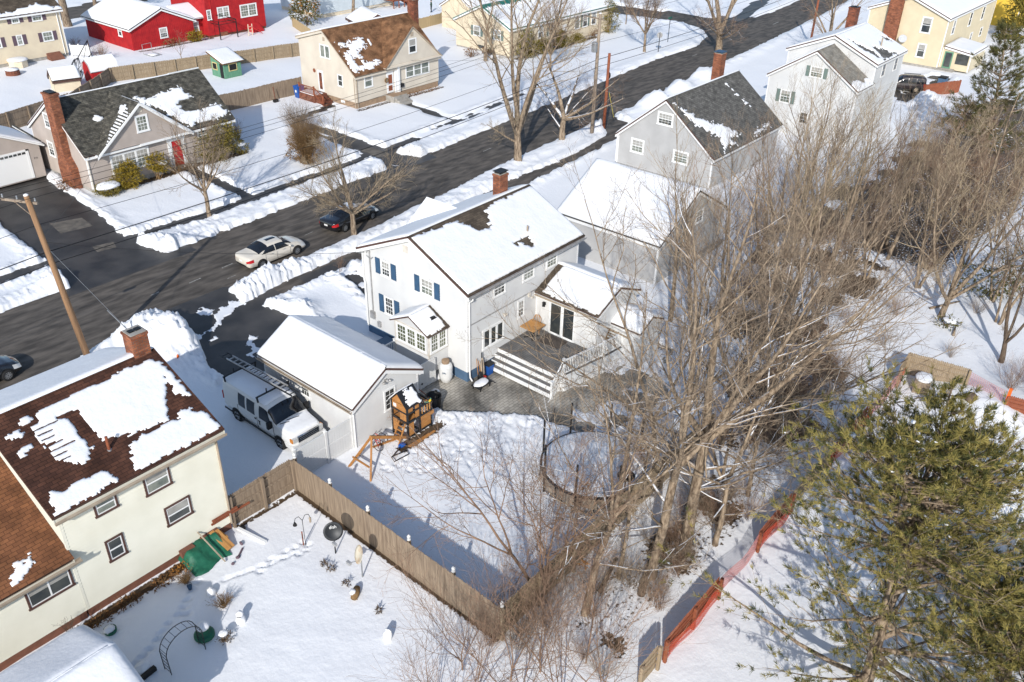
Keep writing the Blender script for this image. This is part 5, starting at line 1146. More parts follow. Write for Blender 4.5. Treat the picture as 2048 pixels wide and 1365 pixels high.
snow_sheet(gro2, (gx1 + .3, -.6, 3.05 - .3 * sl + .17), (0, 1, 0), (-vv[0], 0, vv[2]), 3.6, 5.0, .10, lambda a, q: a < 5 * q / 5 + .3, .1, 66)
snow_sheet(aro, p0 + u * 2.2 + v * 2.6, u, v, 1.4, 1.1, .08, patchy([[(.2, .5), (.7, .9), (1.0, .5), (.6, .2)]], .1, .14, 67), .07, 68)
window(A, '-y', -.35, 4.45, 5.3, 4.05, 5.2, (3, 2), case=.12, glass='glasslt')
window(A, '-y', 0, 1.95, 5.05, 1.15, 2.5, (3, 2), units=3, case=.12, glass='glasslt')
window(A, '-y', 0, 9.8, 11.9, 1.9, 2.75, (3, 2), units=2, case=.12, glass='glasslt')
b = MB(); P = PF('-y', 0); pbox(b, P, 7.25, 8.05, .35, 2.45, .02, .06); dr_ = b.build('front_door', 'siding_red', A)
b = MB()
for a_ in (6.85, 8.1): pbox(b, P, a_, a_ + .35, .35, 2.5, .02, .08)
pbox(b, P, 6.8, 8.5, 2.5, 2.7, .02, .1); b.build('door_surround', 'white', A)
b = MB(); pbox(b, PF('-y', -.35), 4.66, 5.08, 5.52, 5.9, .02, .05); b.build('gable_vent', 'siding_b', A)
window(A, '-x', 0, 5.35, 6.15, 1.75, 2.85, (2, 2), case=.1); window(A, '-x', 0, 4.9, 5.6, 4.2, 5.3, (2, 2), case=.1)
b = MB(); b.prism([(-.62, 1.7, -.3), (0, 1.7, -.3), (0, 3.7, -.3), (-.62, 3.7, -.3)], [(-.62, 1.7, 1.7), (0, 1.7, 1.7), (0, 3.7, 1.7), (-.62, 3.7, 1.7)]); b.prism([(-.62, 1.7, 1.7), (0, 1.7, 1.7), (0, 3.7, 1.7), (-.62, 3.7, 1.7)], [(-.58, 2.35, 2.5), (0, 2.35, 2.5), (0, 3.55, 2.5), (-.58, 3.55, 2.5)]); b.box((-.58, 2.35, 2.5), (.14, 3.55, 7.3)); b.box((-.64, 2.29, 7.3), (.2, 3.61, 7.45)); ck = b.build('chimney', 'brick', A)
b = MB(); b.box((-.5, 2.45, 7.5), (.06, 3.45, 7.56)); b.box((-.46, 2.5, 7.45), (-.4, 2.56, 7.5)); b.box((-.02, 3.36, 7.45), (.04, 3.42, 7.5)); b.build('rain_cover', 'black', ck)
# its garage wing
b = MB(); x0_, x1_ = -9.0, -.62; yg = 6.55
b.prism([(x0_, yg, 0), (x1_, yg, 0), (x1_, yg, 2.75), (-4.9, yg, 4.6), (x0_, yg, 2.75)], [(x0_, 12, 0), (x1_, 12, 0), (x1_, 12, 2.75), (-4.9, 12, 4.6), (x0_, 12, 2.75)]); laps(b, '-y', yg, [(x0_, .1), (x1_, .1), (x1_, 2.75), (-4.9, 4.6), (x0_, 2.75)]); b.prism([(x1_, 8.2, 0), (.0, 8.2, 0), (0, 8.2, 2.6), (x1_, 8.2, 2.6)], [(x1_, 12, 0), (.0, 12, 0), (0, 12, 2.6), (x1_, 12, 2.6)]); b.build('garage_wall', 'siding_beige', A)
b = MB(); slab(b, [(x0_ - .2, yg - .3, 2.66), (x0_ - .2, 12, 2.66), (-4.9, 12, 4.78), (-4.9, yg - .3, 4.78)], .12); slab(b, [(x1_ + .35, yg - .3, 2.6), (x1_ + .35, 12, 2.6), (-4.9, 12, 4.78), (-4.9, yg - .3, 4.78)], .12); slab(b, [(-.2, 7.2, 2.62), (-.0, 7.2, 2.62), (-.0, 12, 2.9), (-.2, 12, 2.9)], .1); wg = b.build('garage_roof', ['sh_dark', 'white'], A)
vv = np.array([-4.9 - x1_ - .35, 0, 4.78 - 2.6]); LV = np.linalg.norm(vv)
snow_sheet(wg, (x1_ + .3, yg - .27, 2.64), (0, 1, 0), vv, 5.6, LV - .1, .16, None, .2, 70); snow_sheet(wg, (x0_ - .15, yg - .27, 2.7), (0, 1, 0), (-4.9 - x0_ + .2, 0, 2.1), 5.6, LV - .1, .16, None, .3, 71)
b = MB(); P = PF('-y', yg); pbox(b, P, -4.9, -1.75, .1, 2.1, .03, .05); 
for q in (.55, 1.05, 1.55): pbox(b, P, -4.88, -1.77, q, q + .02, .05, .056)
b.build('garage_door', 'white', A)
b = MB(); pbox(b, P, -4.9, -1.75, 2.1, 2.38, .02, .06); pbox(b, P, -1.75, -1.55, .1, 2.5, .02, .07); pbox(b, P, -4.9, -1.55, 2.38, 2.5, .02, .07); tr = b.build('transom_window', 'white', A)
b = MB()
for k in range(9): pbox(b, P, -4.8 + k * .34, -4.52 + k * .34, 2.15, 2.33, .062, .066)
b.build('pane', 'glass', tr)
text(A, 'house_number', '715', .2, Matrix.Translation((-1.1, yg - .03, 1.62)) @ Matrix.Rotation(math.pi / 2, 4, 'X'), 'black')
b = MB(); P = PF('-y', 8.0); pbox(b, P, -.58, -.5, .05, 2.2, .0, .06); pbox(b, P, -.1, -.02, .05, 2.2, .0, .06); pbox(b, P, -.5, -.1, 2.1, 2.2, 0, .06); pbox(b, P, -.5, -.1, .05, .15, 0, .06); pbox(b, P, -.5, -.1, 1.1, 1.16, 0, .06); sd_ = b.build('storm_door', 'offtrim', A)
b = MB(); b.poly([P(-.5, .15, .02), P(-.1, .15, .02), P(-.1, 2.1, .02), P(-.5, 2.1, .02)]); b.build('pane', 'glass', sd_)
b = MB(); b.tube([(.06, -.33, 3.0), (.06, -.06, 2.8), (.06, -.06, .2)], .05, 8); b.build('downspout', 'offtrim', A)
b = MB(); b.box((10.4, 4.13, 6.62), (13.35, 4.27, 6.70)); b.build('ridge_vent', 'white', aro)
# --- beige house with the brown roof
B = thing('house', 'pale beige house with brown roof, front gable, red-brown doors and brick corner chimney', 'house', (58.44, 69.18, 0))
bw, bro_, bpl = gable(B, 0, 11.9, 0, 8.5, .6, 3.4, 5.85, 7.05, 4.43, 'x', .28, .22, ('-x', '-y'), 'siding_b', 'sh_tan', 'siding_b', found='brownfound', fz=-.3, edge='tantrim')
p0, u, v, U, V = bpl[0]
bs = [[(0.54, 4.31), (1.66, 3.88), (2.88, 4.2), (4.12, 4.14), (3.61, 3.07), (2.38, 2.75), (2.26, 1.81), (2.55, 1.16), (4.13, 1.38), (3.62, 0.71), (1.66, 0.5), (.25, 0.61), (0.35, 1.86), (0.59, 2.96), (1.29, 2.61)]]
bh = [[(.75, 3.5), (1.5, 3.6), (1.7, 3.2), (.9, 2.9)], [(1.1, 2.1), (1.9, 2.2), (1.9, 1.0), (1.2, 1.1)]]
m1 = patchy(bs, .28, .14, 80); m2_ = patchy(bh, .2, .14, 81, True)
snow_sheet(bro_, p0 + u * .05, u, v, U - .1, V - .1, .08, lambda a, q: m1(a, q) & m2_(a, q), .085, 82); full_snow(bro_, bpl[1], .16, .25, seed=83, top=-.12)
gx0, gx1, gz = 3.95, 11.9, 6.95; gm = 7.8
b = MB(); b.prism([(gx0, -.3, 3.45), (gx1, -.3, 3.45), (gm, -.3, gz)], [(gx0, 4, 3.45), (gx1, 4, 3.45), (gm, 4, gz)]); laps(b, '-y', -.3, [(gx0, 3.45), (gx1, 3.45), (gm, gz)]); b.build('gable_wall', 'siding_b', B)
sl = (gz - 3.45) / (gm - gx0); b = MB(); yv = lambda z: (z - 3.4) / ((7.05 - 3.4) / 4.43)
slab(b, [(gx0 - .25, -.5, 3.45 - .25 * sl + .14), (gm, -.5, gz + .14), (gm, 4.4, gz + .14), (gx0 - .25, yv(3.3), 3.45 - .25 * sl + .14)], .1); slab(b, [(gx1 + .25, -.5, 3.45 - .25 * sl + .14), (gm, -.5, gz + .14), (gm, 4.4, gz + .14), (gx1 + .25, yv(3.3), 3.45 - .25 * sl + .14)], .1)
gb = b.build('gable_roof', ['sh_tan', 'tantrim'], B)
b = MB(); b.box((gx0 - .2, -.5, 3.3), (gx1 + .1, -.02, 3.45)); b.build('pent_trim', 'siding_b', B)
snow_sheet(bro_, p0 + u * 4.3 + v * 3.0, u, v, .6, 1.1, .05, patchy([[(.1, .1), (.35, .1), (.45, .9), (.25, 1.0)]], .04, .14, 84), .07, 85)
window(B, '-x', 0, 3.65, 5.05, 4.4, 5.6, None, units=2, style='plain', case=.08, glass='glasslt'); window(B, '-x', 0, 1.95, 2.6, 1.9, 3.0, None, case=.08)
window(B, '-y', 0, 1.25, 2.2, 1.95, 3.2, None, case=.1, glass='glasslt'); window(B, '-y', 0, 7.05, 10.4, 1.85, 3.05, None, units=3, case=.1, glass='glasslt'); window(B, '-y', -.3, 7.35, 8.3, 4.4, 5.75, None, case=.1)
b = MB(); pbox(b, PF('-x', 0), 4.95, 5.8, .75, 2.95, .02, .07); sdr = b.build('side_door', 'white', B); b = MB(); pbox(b, PF('-x', 0), 5.15, 5.6, 1.0, 2.7, .07, .08); b.build('pane', 'brickdk', sdr)
b = MB(); pbox(b, PF('-y', 0), 4.2, 5.15, .75, 2.95, .02, .07); pbox(b, PF('-y', 0), 5.3, 5.6, .6, 3.3, .02, .2); pbox(b, PF('-y', 0), 5.6, 5.9, .6, 3.3, .02, .28, 0); fd = b.build('front_door', 'white', B); b = MB(); pbox(b, PF('-y', 0), 4.42, 4.95, 1.7, 2.6, .07, .08); pbox(b, PF('-y', 0), 4.42, 4.95, .95, 1.5, .07, .08); b.build('pane', 'redwood', fd)
b = MB(); vs = []; b.tube([(4.08 + .2 * math.cos(k * .4488), -.18, 2.15 + .2 * math.sin(k * .4488)) for k in range(15)], .07, 6); b.build('wreath', 'straw', fd)
b = MB(); pbox(b, PF('-y', 0), 5.95, 6.5, 1.05, 1.4, .03, .22); b.build('mail_box', 'black', B)
b = MB(); pbox(b, PF('-x', 0), 4.25, 4.55, 6.05, 6.4, .02, .05); b.build('gable_vent', 'tantrim', B); b = MB(); pbox(b, PF('-y', -.3), 7.6, 8.0, 6.05, 6.45, .02, .05); b.build('gable_vent', 'tantrim', B)
b = MB(); pbox(b, PF('-x', .03), 1.85, 2.45, .2, .45, .0, .04); b.build('basement_window', 'white', B)
b = MB(); b.box((4.0, -1.2, -.2), (5.9, 0, .62)); b.box((5.9, -1.2, -.2), (6.15, -.02, .45)); 
for k in range(3): b.box((4.2, -1.2 - .32 * (k + 1), -.2), (5.8, -1.2 - .32 * k, .46 - .17 * k))
b.build('front_steps', 'concrete', B); b = MB(); b.box((4.05, -1.15, .62), (5.85, -.02, .645)); b.build('stoop_floor', 'brownfound', B)
b = MB(); b.box((-1.7, 4.6, -.2), (0, 7.2, .7)); 
for k in range(4): b.box((-1.5, 4.6 - .3 * (k + 1), -.2), (-.1, 4.6 - .3 * k, .52 - .17 * k))
b.build('brick_steps', 'brickdk', B); railing(B, (-1.6, 4.7, .7), (-1.6, 7.1, .7), .85, .16, 'iron_railing', 'redwood', (1, 1)); railing(B, (-1.55, 3.4, .0), (-1.6, 4.6, .7), .85, .16, 'iron_railing', 'redwood', (1, 0))
b = MB(); b.box((-1.6, 4.8, .70), (-.4, 7.1, .78)); b.build('snow_cover', 'snow', B)
b = MB(); b.tube([(-.06, .12, 3.3), (-.06, .12, .1)], .05, 8); b.build('downspout', 'tantrim', B); b = MB(); b.tube([(.12, -.07, 3.3), (.12, -.07, .1)], .05, 8); b.build('downspout', 'tantrim', B)
chimney(B, 12.25, 4.0, .72, 1.0, -.2, 8.6, 'brickdk', cover='black')
b = MB(); b.lathe([(.22, 0), (.22, .03)], (0, 0, 0), 8); o = b.build('stop_sign', 'redwood', B); o.rotation_euler = (0, math.pi / 2, 0); o.location = (-.05, 6.35, 2.75); o.name = 'wall_plaque'
# --- gray house with attached garage, right of centre
Gh = thing('house', 'gray clapboard house with gray shingle roof and brick chimney beside the street', 'house', (63.52, 31.5, 0))
gw_, gr_, gpl = gable(Gh, 0, 12.2, 0, 9.2, .1, 2.75, 2.75, 6.45, 4.8, 'x', .25, .2, ('-x', '-y'), 'siding_gray', 'sh_gray', 'white')
p0, u, v, U, V = gpl[0]
gs = [[(.45, 5.9), (0.65, 5.77), (1.55, 4.74), (2.5, 3.53), (4.26, 2.55), (5.6, 1.6), (5.8, .9), (4.14, 0.84), (4.11, 0.22), (1.77, 0.17), (2.3, 1.5), (0.84, 3.2), (.4, 4.8)], [(9.3, 6.0), (9.9, 4.2), (10.2, 2.6), (9.9, 2.4), (9.2, 4.4), (9.0, 5.9)], [(7, .2), (11, .2), (11, 1.0), (8, .8)]]
snow_sheet(gr_, p0 + u * .05, u, v, U - .1, V - .1, .09, patchy(gs, .28, .14, 90, bias=.26), .1, 91); full_snow(gr_, gpl[1], .16, .3, seed=92)
window(Gh, '-x', 0, 4.12, 5.4, 4.45, 5.35, (4, 2), case=.12); window(Gh, '-x', 0, 6.65, 7.75, 1.5, 2.55, (3, 2), case=.12, glass='glasslt'); window(Gh, '-x', 0, 2.3, 3.55, 1.6, 2.5, (3, 2), case=.12, glass='glasslt')
chimney(Gh, 11.0, 6.2, .85, .8, 4.5, 8.2, 'brick', cover='shutter_blue')
gutter(Gh, (-.2, -.32, 2.6), (12.4, -.32, 2.6), .06, 'white'); b = MB(); b.tube([(-.14, 9.4, 2.75), (-.1, 9.25, 2.5), (-.1, 9.25, .2)], .05, 8); b.build('downspout', 'white', Gh)
Gg = thing('garage', 'gray garage with a broad smooth snow roof between the gray house and the white house', 'garage', (46.0, 25.7, 0))
ggw, ggr, ggp = gable(Gg, 0, 8.8, 0, 8.2, .0, 2.75, 2.75, 5.25, 4.4, 'y', .12, .15, ('-x', '-y'), 'siding_gray', 'sh_gray', 'white', edge='dkmetal')
for k, q in enumerate(ggp): full_snow(ggr, q, .2, .25, m0=.02, top=0, seed=94 + k)
window(Gg, '-y', 0, 2.4, 3.2, 1.2, 2.2, (2, 2)); window(Gg, '-y', 0, 4.6, 5.4, 2.9, 3.7, (2, 2))
b = MB(); b.box((4.9, -.3, -.2), (8.8, -.02, .35)); b.build('stone_base', 'concrete', Gg)
# --- white house behind the bare trees at right
Wh = thing('house', 'tall white house with gray-streaked snowy roof behind the bare thicket at upper right', 'house', (85.4, 27.3, 1.62)); Wh.scale = (.94, .94, .94)
ww, wr_, wpl = gable(Wh, 0, 7.9, 0, 9.2, -2.0, 5.8, 5.8, 7.75, 4.6, 'x', .25, .25, ('-x', '-y'), 'siding_white', 'sh_gray', 'white')
p0, u, v, U, V = wpl[0]
snow_sheet(wr_, p0 + u * .05, u, v, U - .1, V - .05, .1, patchy([[(1.2, 4.6), (1.5, 3.2), (2.3, 1.3), (1.6, .6), (.9, 2.4)], [(3.2, 2.3), (4.3, 1.5), (4.9, .7), (6.2, .2), (1.9, .2), (2.7, 1.4)], [(7.2, 3), (8, 2.6), (7.9, 2), (7, 2.3)]], .25, .14, 100, True), .11, 101); full_snow(wr_, wpl[1], .14, .3, seed=102)
for a in (2.0, 5.4): window(Wh, '-y', 0, a, a + .8, 4.2, 5.4, None, sash='offtrim')
chimney(Wh, 6.4, 5.6, .9, .9, 5.5, 9.6, 'brickdk', 'black')
b = MB(); b.tube([(4.4, 1.4, 6.4), (4.4, 1.4, 7.4)], .08, 6); b.build('vent_pipe', 'tantrim', wr_)
ww2, wr2, wp2 = gable(Wh, -3.8, -.01, 0, 9.2, -2.0, 3.9, 3.9, 6.9, 4.6, 'x', .2, .25, ('-x', '-y'), 'siding_white', 'sh_lt', 'white', name='wing_roof')
p0, u, v, U, V = wp2[0]; snow_sheet(wr2, p0, u, v, U - .3, 1.3, .1, lambda a, q: q < .5 + .8 * vn(a * 1.2, 0 * a, 5), .11, 103); full_snow(wr2, wp2[1], .16, .3, seed=104)
window(Wh, '-x', -3.8, 3.75, 4.95, 4.45, 5.4, (4, 2), shutters='shutter_green', glass='glasslt'); window(Wh, '-x', -3.8, 6.6, 7.6, 1.4, 2.6, (3, 2), shutters='shutter_green', glass='glasslt'); window(Wh, '-x', -3.8, 4.4, 5.2, -.3, .8, (2, 3), style='plain', glass='glass')
b = MB(); b.box((-3.95, 9.2, -.6), (-3.75, 9.5, .6)); b.build('step', 'redwood', Wh)
# --- tan two-storey house, upper right
Tn = thing('house', 'tan-yellow two-storey house with wide brick chimney and green-framed porch at the upper right', 'house', (118.1, 30.5, 0))
tw, trf, tpl = gable(Tn, 0, 20.5, 0, 9.6, .3, 6.05, 6.05, 7.95, 4.8, 'x', .25, .3, ('-x', '-y'), 'siding_tan', 'sh_gray', 'white', found='concrete', fz=-.3)
for k, q in enumerate(tpl): full_snow(trf, q, .15, .35, seed=110 + k)
window(Tn, '-x', 0, 1.95, 2.95, 4.1, 5.8, None, case=.12); window(Tn, '-x', 0, 1.9, 2.75, 1.2, 2.7, None, case=.12)
for a in (2.2, 9.0, 14.5): window(Tn, '-y', 0, a, a + .9, 3.9, 5.5, None, case=.1)
for a in (11.5, 16): window(Tn, '-y', 0, a, a + .9, 1.6, 2.6, None, case=.1)
b = MB(); b.box((-.6, 5.6, -.2), (0.0, 7.2, 8.4)); b.build('chimney', 'brick', Tn)
b = MB(); b.lathe([(.0, .0), (.28, .05), (.5, .18)], (0, 0, 0), 14); dd_ = b.build('satellite_dish', 'steel', Tn); dd_.location = (-.35, 4.75, 3.0); dd_.rotation_euler = (0, -1.0, .4)
pw_, pr_, pp_ = gable(Tn, .6, 6.5, -3.4, -.01, .2, 2.3, 2.7, 2.75, -.2, 'x', .2, .2, ('-x',), 'siding_tan', 'sh_gray', 'white', cb=True, name='porch_roof', skip_roof=(1,)); full_snow(pr_, pp_[0], .14, .25, seed=115)
b = MB(); pbox(b, PF('-x', .6), -1.35, -.35, .3, 2.25, .02, .06); pd = b.build('porch_door', 'siding_green', Tn); b = MB(); pbox(b, PF('-x', .6), -1.22, -.48, .45, 2.12, .06, .07); b.build('pane', 'glass', pd)
b = MB(); pbox(b, PF('-x', .6), -3.2, -1.75, .95, 2.15, .02, .05); b.build('porch_window', 'glass', Tn)
b = MB(); 
for k in range(3): b.box((.6 - .35 * (k + 1), -1.9, -.2), (.6 - .35 * k, .1, .3 - .15 * k))
b.build('porch_steps', 'concrete', Tn)
Yl = thing('house', 'bright yellow house corner with snowy roof edge at the far upper right', 'house', (152, 30, 0)); q = gable(Yl, 0, 9, 0, 9, 0, 4.6, 4.6, 6.6, 4.5, 'y', .3, .3, ('-x', '-y'), 'siding_yellow', 'sh_gray', 'white')
for k, z_ in enumerate(q[2]): full_snow(q[1], z_, .15, .5, seed=118 + k)
# --- green-roofed ranch
Rn = thing('house', 'pale cream ranch house with green metal roof behind hedges at top centre', 'house', (85.5, 71.7, 0))
rw, rro, rpl = gable(Rn, 0, 22, 0, 9.0, .2, 3.5, 3.5, 5.55, 4.6, 'x', .35, .3, ('-x', '-y'), 'siding_tl', 'metalroof', 'white', found='concrete', edge='metalroof', cb=False)
p0, u, v, U, V = rpl[0]
def ribs(a, q): return (q < V - .55 - .35 * vn(a * 3, a * 0, 4) - .5 * vn(a * .35, a * 0, 6)) & ~((a % .45 < .1) & (q > V - 1.5))
snow_sheet(rro, p0 + u * .1 + v * .05, u, v, U - .2, V - .1, .1, ribs, .11, 120); 
p0, u, v, U, V = rpl[1]; snow_sheet(rro, p0 + u * .1, u, v, U - .2, V - .6, .1, None, .4, 121)
for a in (1.5, 4.9): window(Rn, '-x', 0, a, a + 1.0, 1.9, 3.0, None, shutters='shutter_green', glass='glasslt')
for k, a in enumerate((3.0, 5.6, 7.8, 13.4, 15.2, 17.2)): window(Rn, '-y', 0, a, a + .95, 1.5, 3.0, None, shutters='shutter_green' if k % 2 == 0 else None, glass='glass' if k % 3 else 'glasslt')
b = MB(); pbox(b, PF('-y', 0), 10.6, 11.5, .3, 2.4, .02, .07); b.build('front_door', 'white', Rn); b = MB(); b.tube([(8, 3.3, 4.7), (8, 3.3, 5.5)], .06, 6); b.build('vent_pipe', 'black', rro)
b = MB(); pbox(b, PF('-x', 0), 4.2, 5.2, .45, .8, .02, .05); b.build('basement_window', 'glass', Rn)
Rb = thing('shed', 'small cream gabled building behind the green-roofed ranch house', 'shed', (92.5, 84, 0)); q = gable(Rb, 0, 7, 0, 6, 0, 3.0, 3.0, 4.8, 3.0, 'x', .25, .25, ('-x', '-y'), 'siding_tl', 'sh_gray', 'white', cb=False)
for k, z_ in enumerate(q[2]): full_snow(q[1], z_, .14, .4, seed=124 + k)
# --- cream house with plum shutters, top left
TL = thing('house', 'faded cream two-storey house with plum shutters at the top left corner', 'house', (30, 110, 0))
tw, trf, tpl = gable(TL, 0, 18.95, 0, 9, .4, 5.5, 5.5, 8.0, 4.5, 'x', .4, .3, ('-y', '+x'), 'siding_tl', 'sh_umber', 'white', found='concrete', fz=-.3)
p0, u, v, U, V = tpl[0]; snow_sheet(trf, p0, u, v, U, V - .1, .14, patchy([[(-1, -1), (30, -1), (30, .5), (18.6, .5), (17.5, 1.3), (15.2, 1.0), (14, .5), (12, .9), (9, .4), (-1, 1)]], .3, .3, 130), .2, 131)
for a, c, z0, z1 in ((13.45, 14.15, 4.55, 5.35), (15.75, 16.75, 4.45, 5.3), (13.5, 14.0, 2.15, 3.15), (16.45, 17.5, 2.1, 3.05), (10.9, 11.6, 2.2, 3.2)): window(TL, '-y', 0, a, c, z0, z1, (3, 1), shutters='shutter_purple', shw=.42, glass='glasslt')
b = MB(); b.tube([(18.5, -.1, 5.3), (18.5, -.1, .3)], .05, 6); b.build('downspout', 'white', TL)
b = MB(); b.prism([(16.3, -1.1, -.1), (17.9, -1.1, -.1), (17.9, 0, -.1), (16.3, 0, -.1)], [(16.3, -1.1, .12), (17.9, -1.1, .12), (17.9, 0, .75), (16.3, 0, .75)]); b.build('bulkhead_door', 'brickfound', TL)
# --- red house and its garage
Rd = thing('house', 'large red house with paired white windows at the top left', 'house', (62.2, 106.2, 0))
rw, rr_, rp_ = gable(Rd, 3.6, 12.5, 0, 8, .3, 6.2, 6.2, 8.5, 4, 'x', .3, .3, ('-y', '+x'), 'siding_red', 'sh_gray', 'siding_red', found='brickdk', fz=-.3, cb=True)
for k, z_ in enumerate(rp_): full_snow(rr_, z_, .15, .5, seed=135 + k)
window(Rd, '-y', 0, 5.35, 6.9, 2.35, 3.5, (2, 2), units=2, case=.12, glass='glasslt'); window(Rd, '-y', 0, 8.8, 11.2, 1.95, 3.35, (3, 2), units=2, case=.12, glass='glasslt'); window(Rd, '-y', 0, 3.75, 4.2, 2.3, 3.4, (2, 2), case=.1)
b = MB(); b.prism([(9.6, -1.3, -.1), (11.2, -1.3, -.1), (11.2, 0, -.1), (9.6, 0, -.1)], [(9.6, -1.3, .2), (11.2, -1.3, .2), (11.2, 0, 1.0), (9.6, 0, 1.0)]); b.build('bulkhead_door', 'siding_red', Rd); b = MB(); b.box((5.3, -.03, -.1), (6.4, .03, .5)); b.build('basement_window', 'brick', Rd)
b = MB(); pbox(b, PF('+x', 12.5), .15, .25, .3, 6, .02, .08); b.build('downspout', 'siding_red', Rd); b = MB(); pbox(b, PF('-y', 0), 4.3, 4.4, .3, 6, .02, .08); b.build('downspout', 'siding_red', Rd)
b = MB(); b.box((1.0, 1.2, 0), (3.6, 6, 2.5)); b.build('connector_wall', 'siding_red', Rd); b = MB(); slab(b, [(.5, .7, 2.55), (4.4, .7, 2.55), (4.4, 4, 3.9), (.5, 4, 3.9)], .12); cn = b.build('connector_roof', ['sh_gray', 'white'], Rd); snow_sheet(cn, (.5, .75, 2.58), (1, 0, 0), (0, 3.3, 1.35), 3.9, 3.5, .16, None, .3, 138); window(Rd, '-y', 1.2, 1.9, 2.9, .95, 2.0, None, case=.1, glass='glasslt')
Br = thing('garage', 'red board-sided garage with one white window and thick white snow roof', 'garage', (55.55, 106.9, 0))
bw_, bro2, bp2 = gable(Br, 0, 8.6, 0, 11, .0, 2.6, 2.5, 4.35, 4.35, 'y', .35, .3, ('-x', '-y'), 'siding_red', 'sh_gray', 'white', lapfn=boards, cb=False, edge='dkmetal')
for k, z_ in enumerate(bp2): full_snow(bro2, z_, .28, .3, m0=0, top=0, seed=140 + k)
window(Br, '-y', 0, 3.85, 4.75, .95, 2.05, (4, 2), case=.1); window(Br, '-x', 0, 2.2, 2.9, 1.4, 2.5, None, case=.12)
# --- pale blue house at the top edge
Bl = thing('house', 'pale blue house with a red-railed wooden stair at the top edge', 'house', (84, 106, 0)); q = gable(Bl, 0, 14.5, 0, 9, .5, 5.2, 5.2, 7.5, 4.5, 'x', .3, .3, ('-y', '+x'), 'siding_blue', 'sh_gray', 'white', found='siding_tl', fz=-.3)
for k, z_ in enumerate(q[2]): full_snow(q[1], z_, .15, .5, seed=144 + k)
b = MB()
for a in (12.2, 13.3, 14.4): b.box((a, -2.3, -.1), (a + .12, -2.18, 2.1))
b.box((12.2, -2.3, 1.0), (14.5, 0, 1.12)); b.box((12.2, -2.3, 1.95), (14.5, -2.2, 2.05)); b.box((12.2, -2.3, 1.5), (14.5, -2.22, 1.56)); b.bar((14.4, -2.25, 1.0), (16.4, -2.25, .0), .08, .25); b.bar((14.4, -1.0, 1.0), (16.4, -1.0, .0), .08, .25); b.bar((14.4, -2.25, 2.0), (16.4, -2.25, 1.0), .06, .08)
for k in range(5): b.box((14.5 + .4 * k, -2.2, .82 - .2 * k), (14.85 + .4 * k, -1.0, .88 - .2 * k))
b.build('porch_stair', 'redwood', Bl); b = MB(); b.tube([(3, -1, .5), (13, -1, .5)], .05, 6); b.build('rail', 'offtrim', Bl)
Hd = thing('shed', 'brown wooden shed with snow roof behind the brown-roofed beige house', 'shed', (79.2, 91.5, 0), -.35); q = gable(Hd, 0, 4.2, 0, 5.2, 0, 1.9, 1.9, 3.0, 2.1, 'y', .3, .3, ('-x', '-y'), 'redwood', 'sh_umber', 'browntrim', lapfn=boards, cb=False)
for k, z_ in enumerate(q[2]): full_snow(q[1], z_, .16, .3, seed=148 + k)
# ---------------------------------------------------------------- vehicles
sedan('pearl white sedan with sunroof parked at the kerb behind the black car', (31.75, 47.68, -.15), .0, 'pearl', sunroof=True)
bc = sedan('black sedan with snow on its roof parked under the small bare tree', (39.3, 48.25, -.15), .085, 'blackpaint', roofcap=True)
sedan('dark parked car only partly in the picture at the left edge of the street', (11.6, 46.6, -.15), .05, 'blackpaint')
# van: nose towards -y
vt = thing('parked_van', 'white work van with ladder rack and snow on its roof beside the garage', 'van', (20.05, 31.85, -.08), -math.pi / 2)
h = 2.78
st = [(-h, .90, .55, 1.10, .90, .82, 1.92, 1.97), (-h + .12, .98, .42, 1.12, .97, .86, 2.0, 2.06), (-h + .6, 1.0, .40, 1.14, .99, .87, 2.02, 2.10), (-h + 2.0, 1.01, .40, 1.14, 1.0, .87, 2.02, 2.11), (-h + 3.0, 1.01, .40, 1.14, 1.0, .86, 2.01, 2.10), (-h + 3.55, 1.01, .40, 1.14, .99, .83, 1.95, 2.04), (-h + 3.85, 1.01, .40, 1.13, .98, .84, 1.78, 1.86), (-h + 4.3, 1.0, .40, 1.12, .95, .88, 1.33, 1.40), (-h + 4.5, 1.0, .40, 1.10, .93, .86, 1.20, 1.25), (-h + 5.0, .98, .40, 1.05, .90, .80, 1.12, 1.17), (-h + 5.35, .95, .42, .98, .86, .74, 1.04, 1.09), (-h + 5.48, .90, .45, .90, .80, .66, .94, .98), (h, .86, .48, .80, .74, .60, .82, .84)]
n = 80; G = car_shell(st, n); X_ = lambda x: int(round((x + h) / (2 * h) * (n - 1)))
shell_mesh(vt, G, 'vanwhite'); screen(vt, G, X_(-h + 3.72), X_(-h + 4.36), 15, 'carglass', 'windscreen')
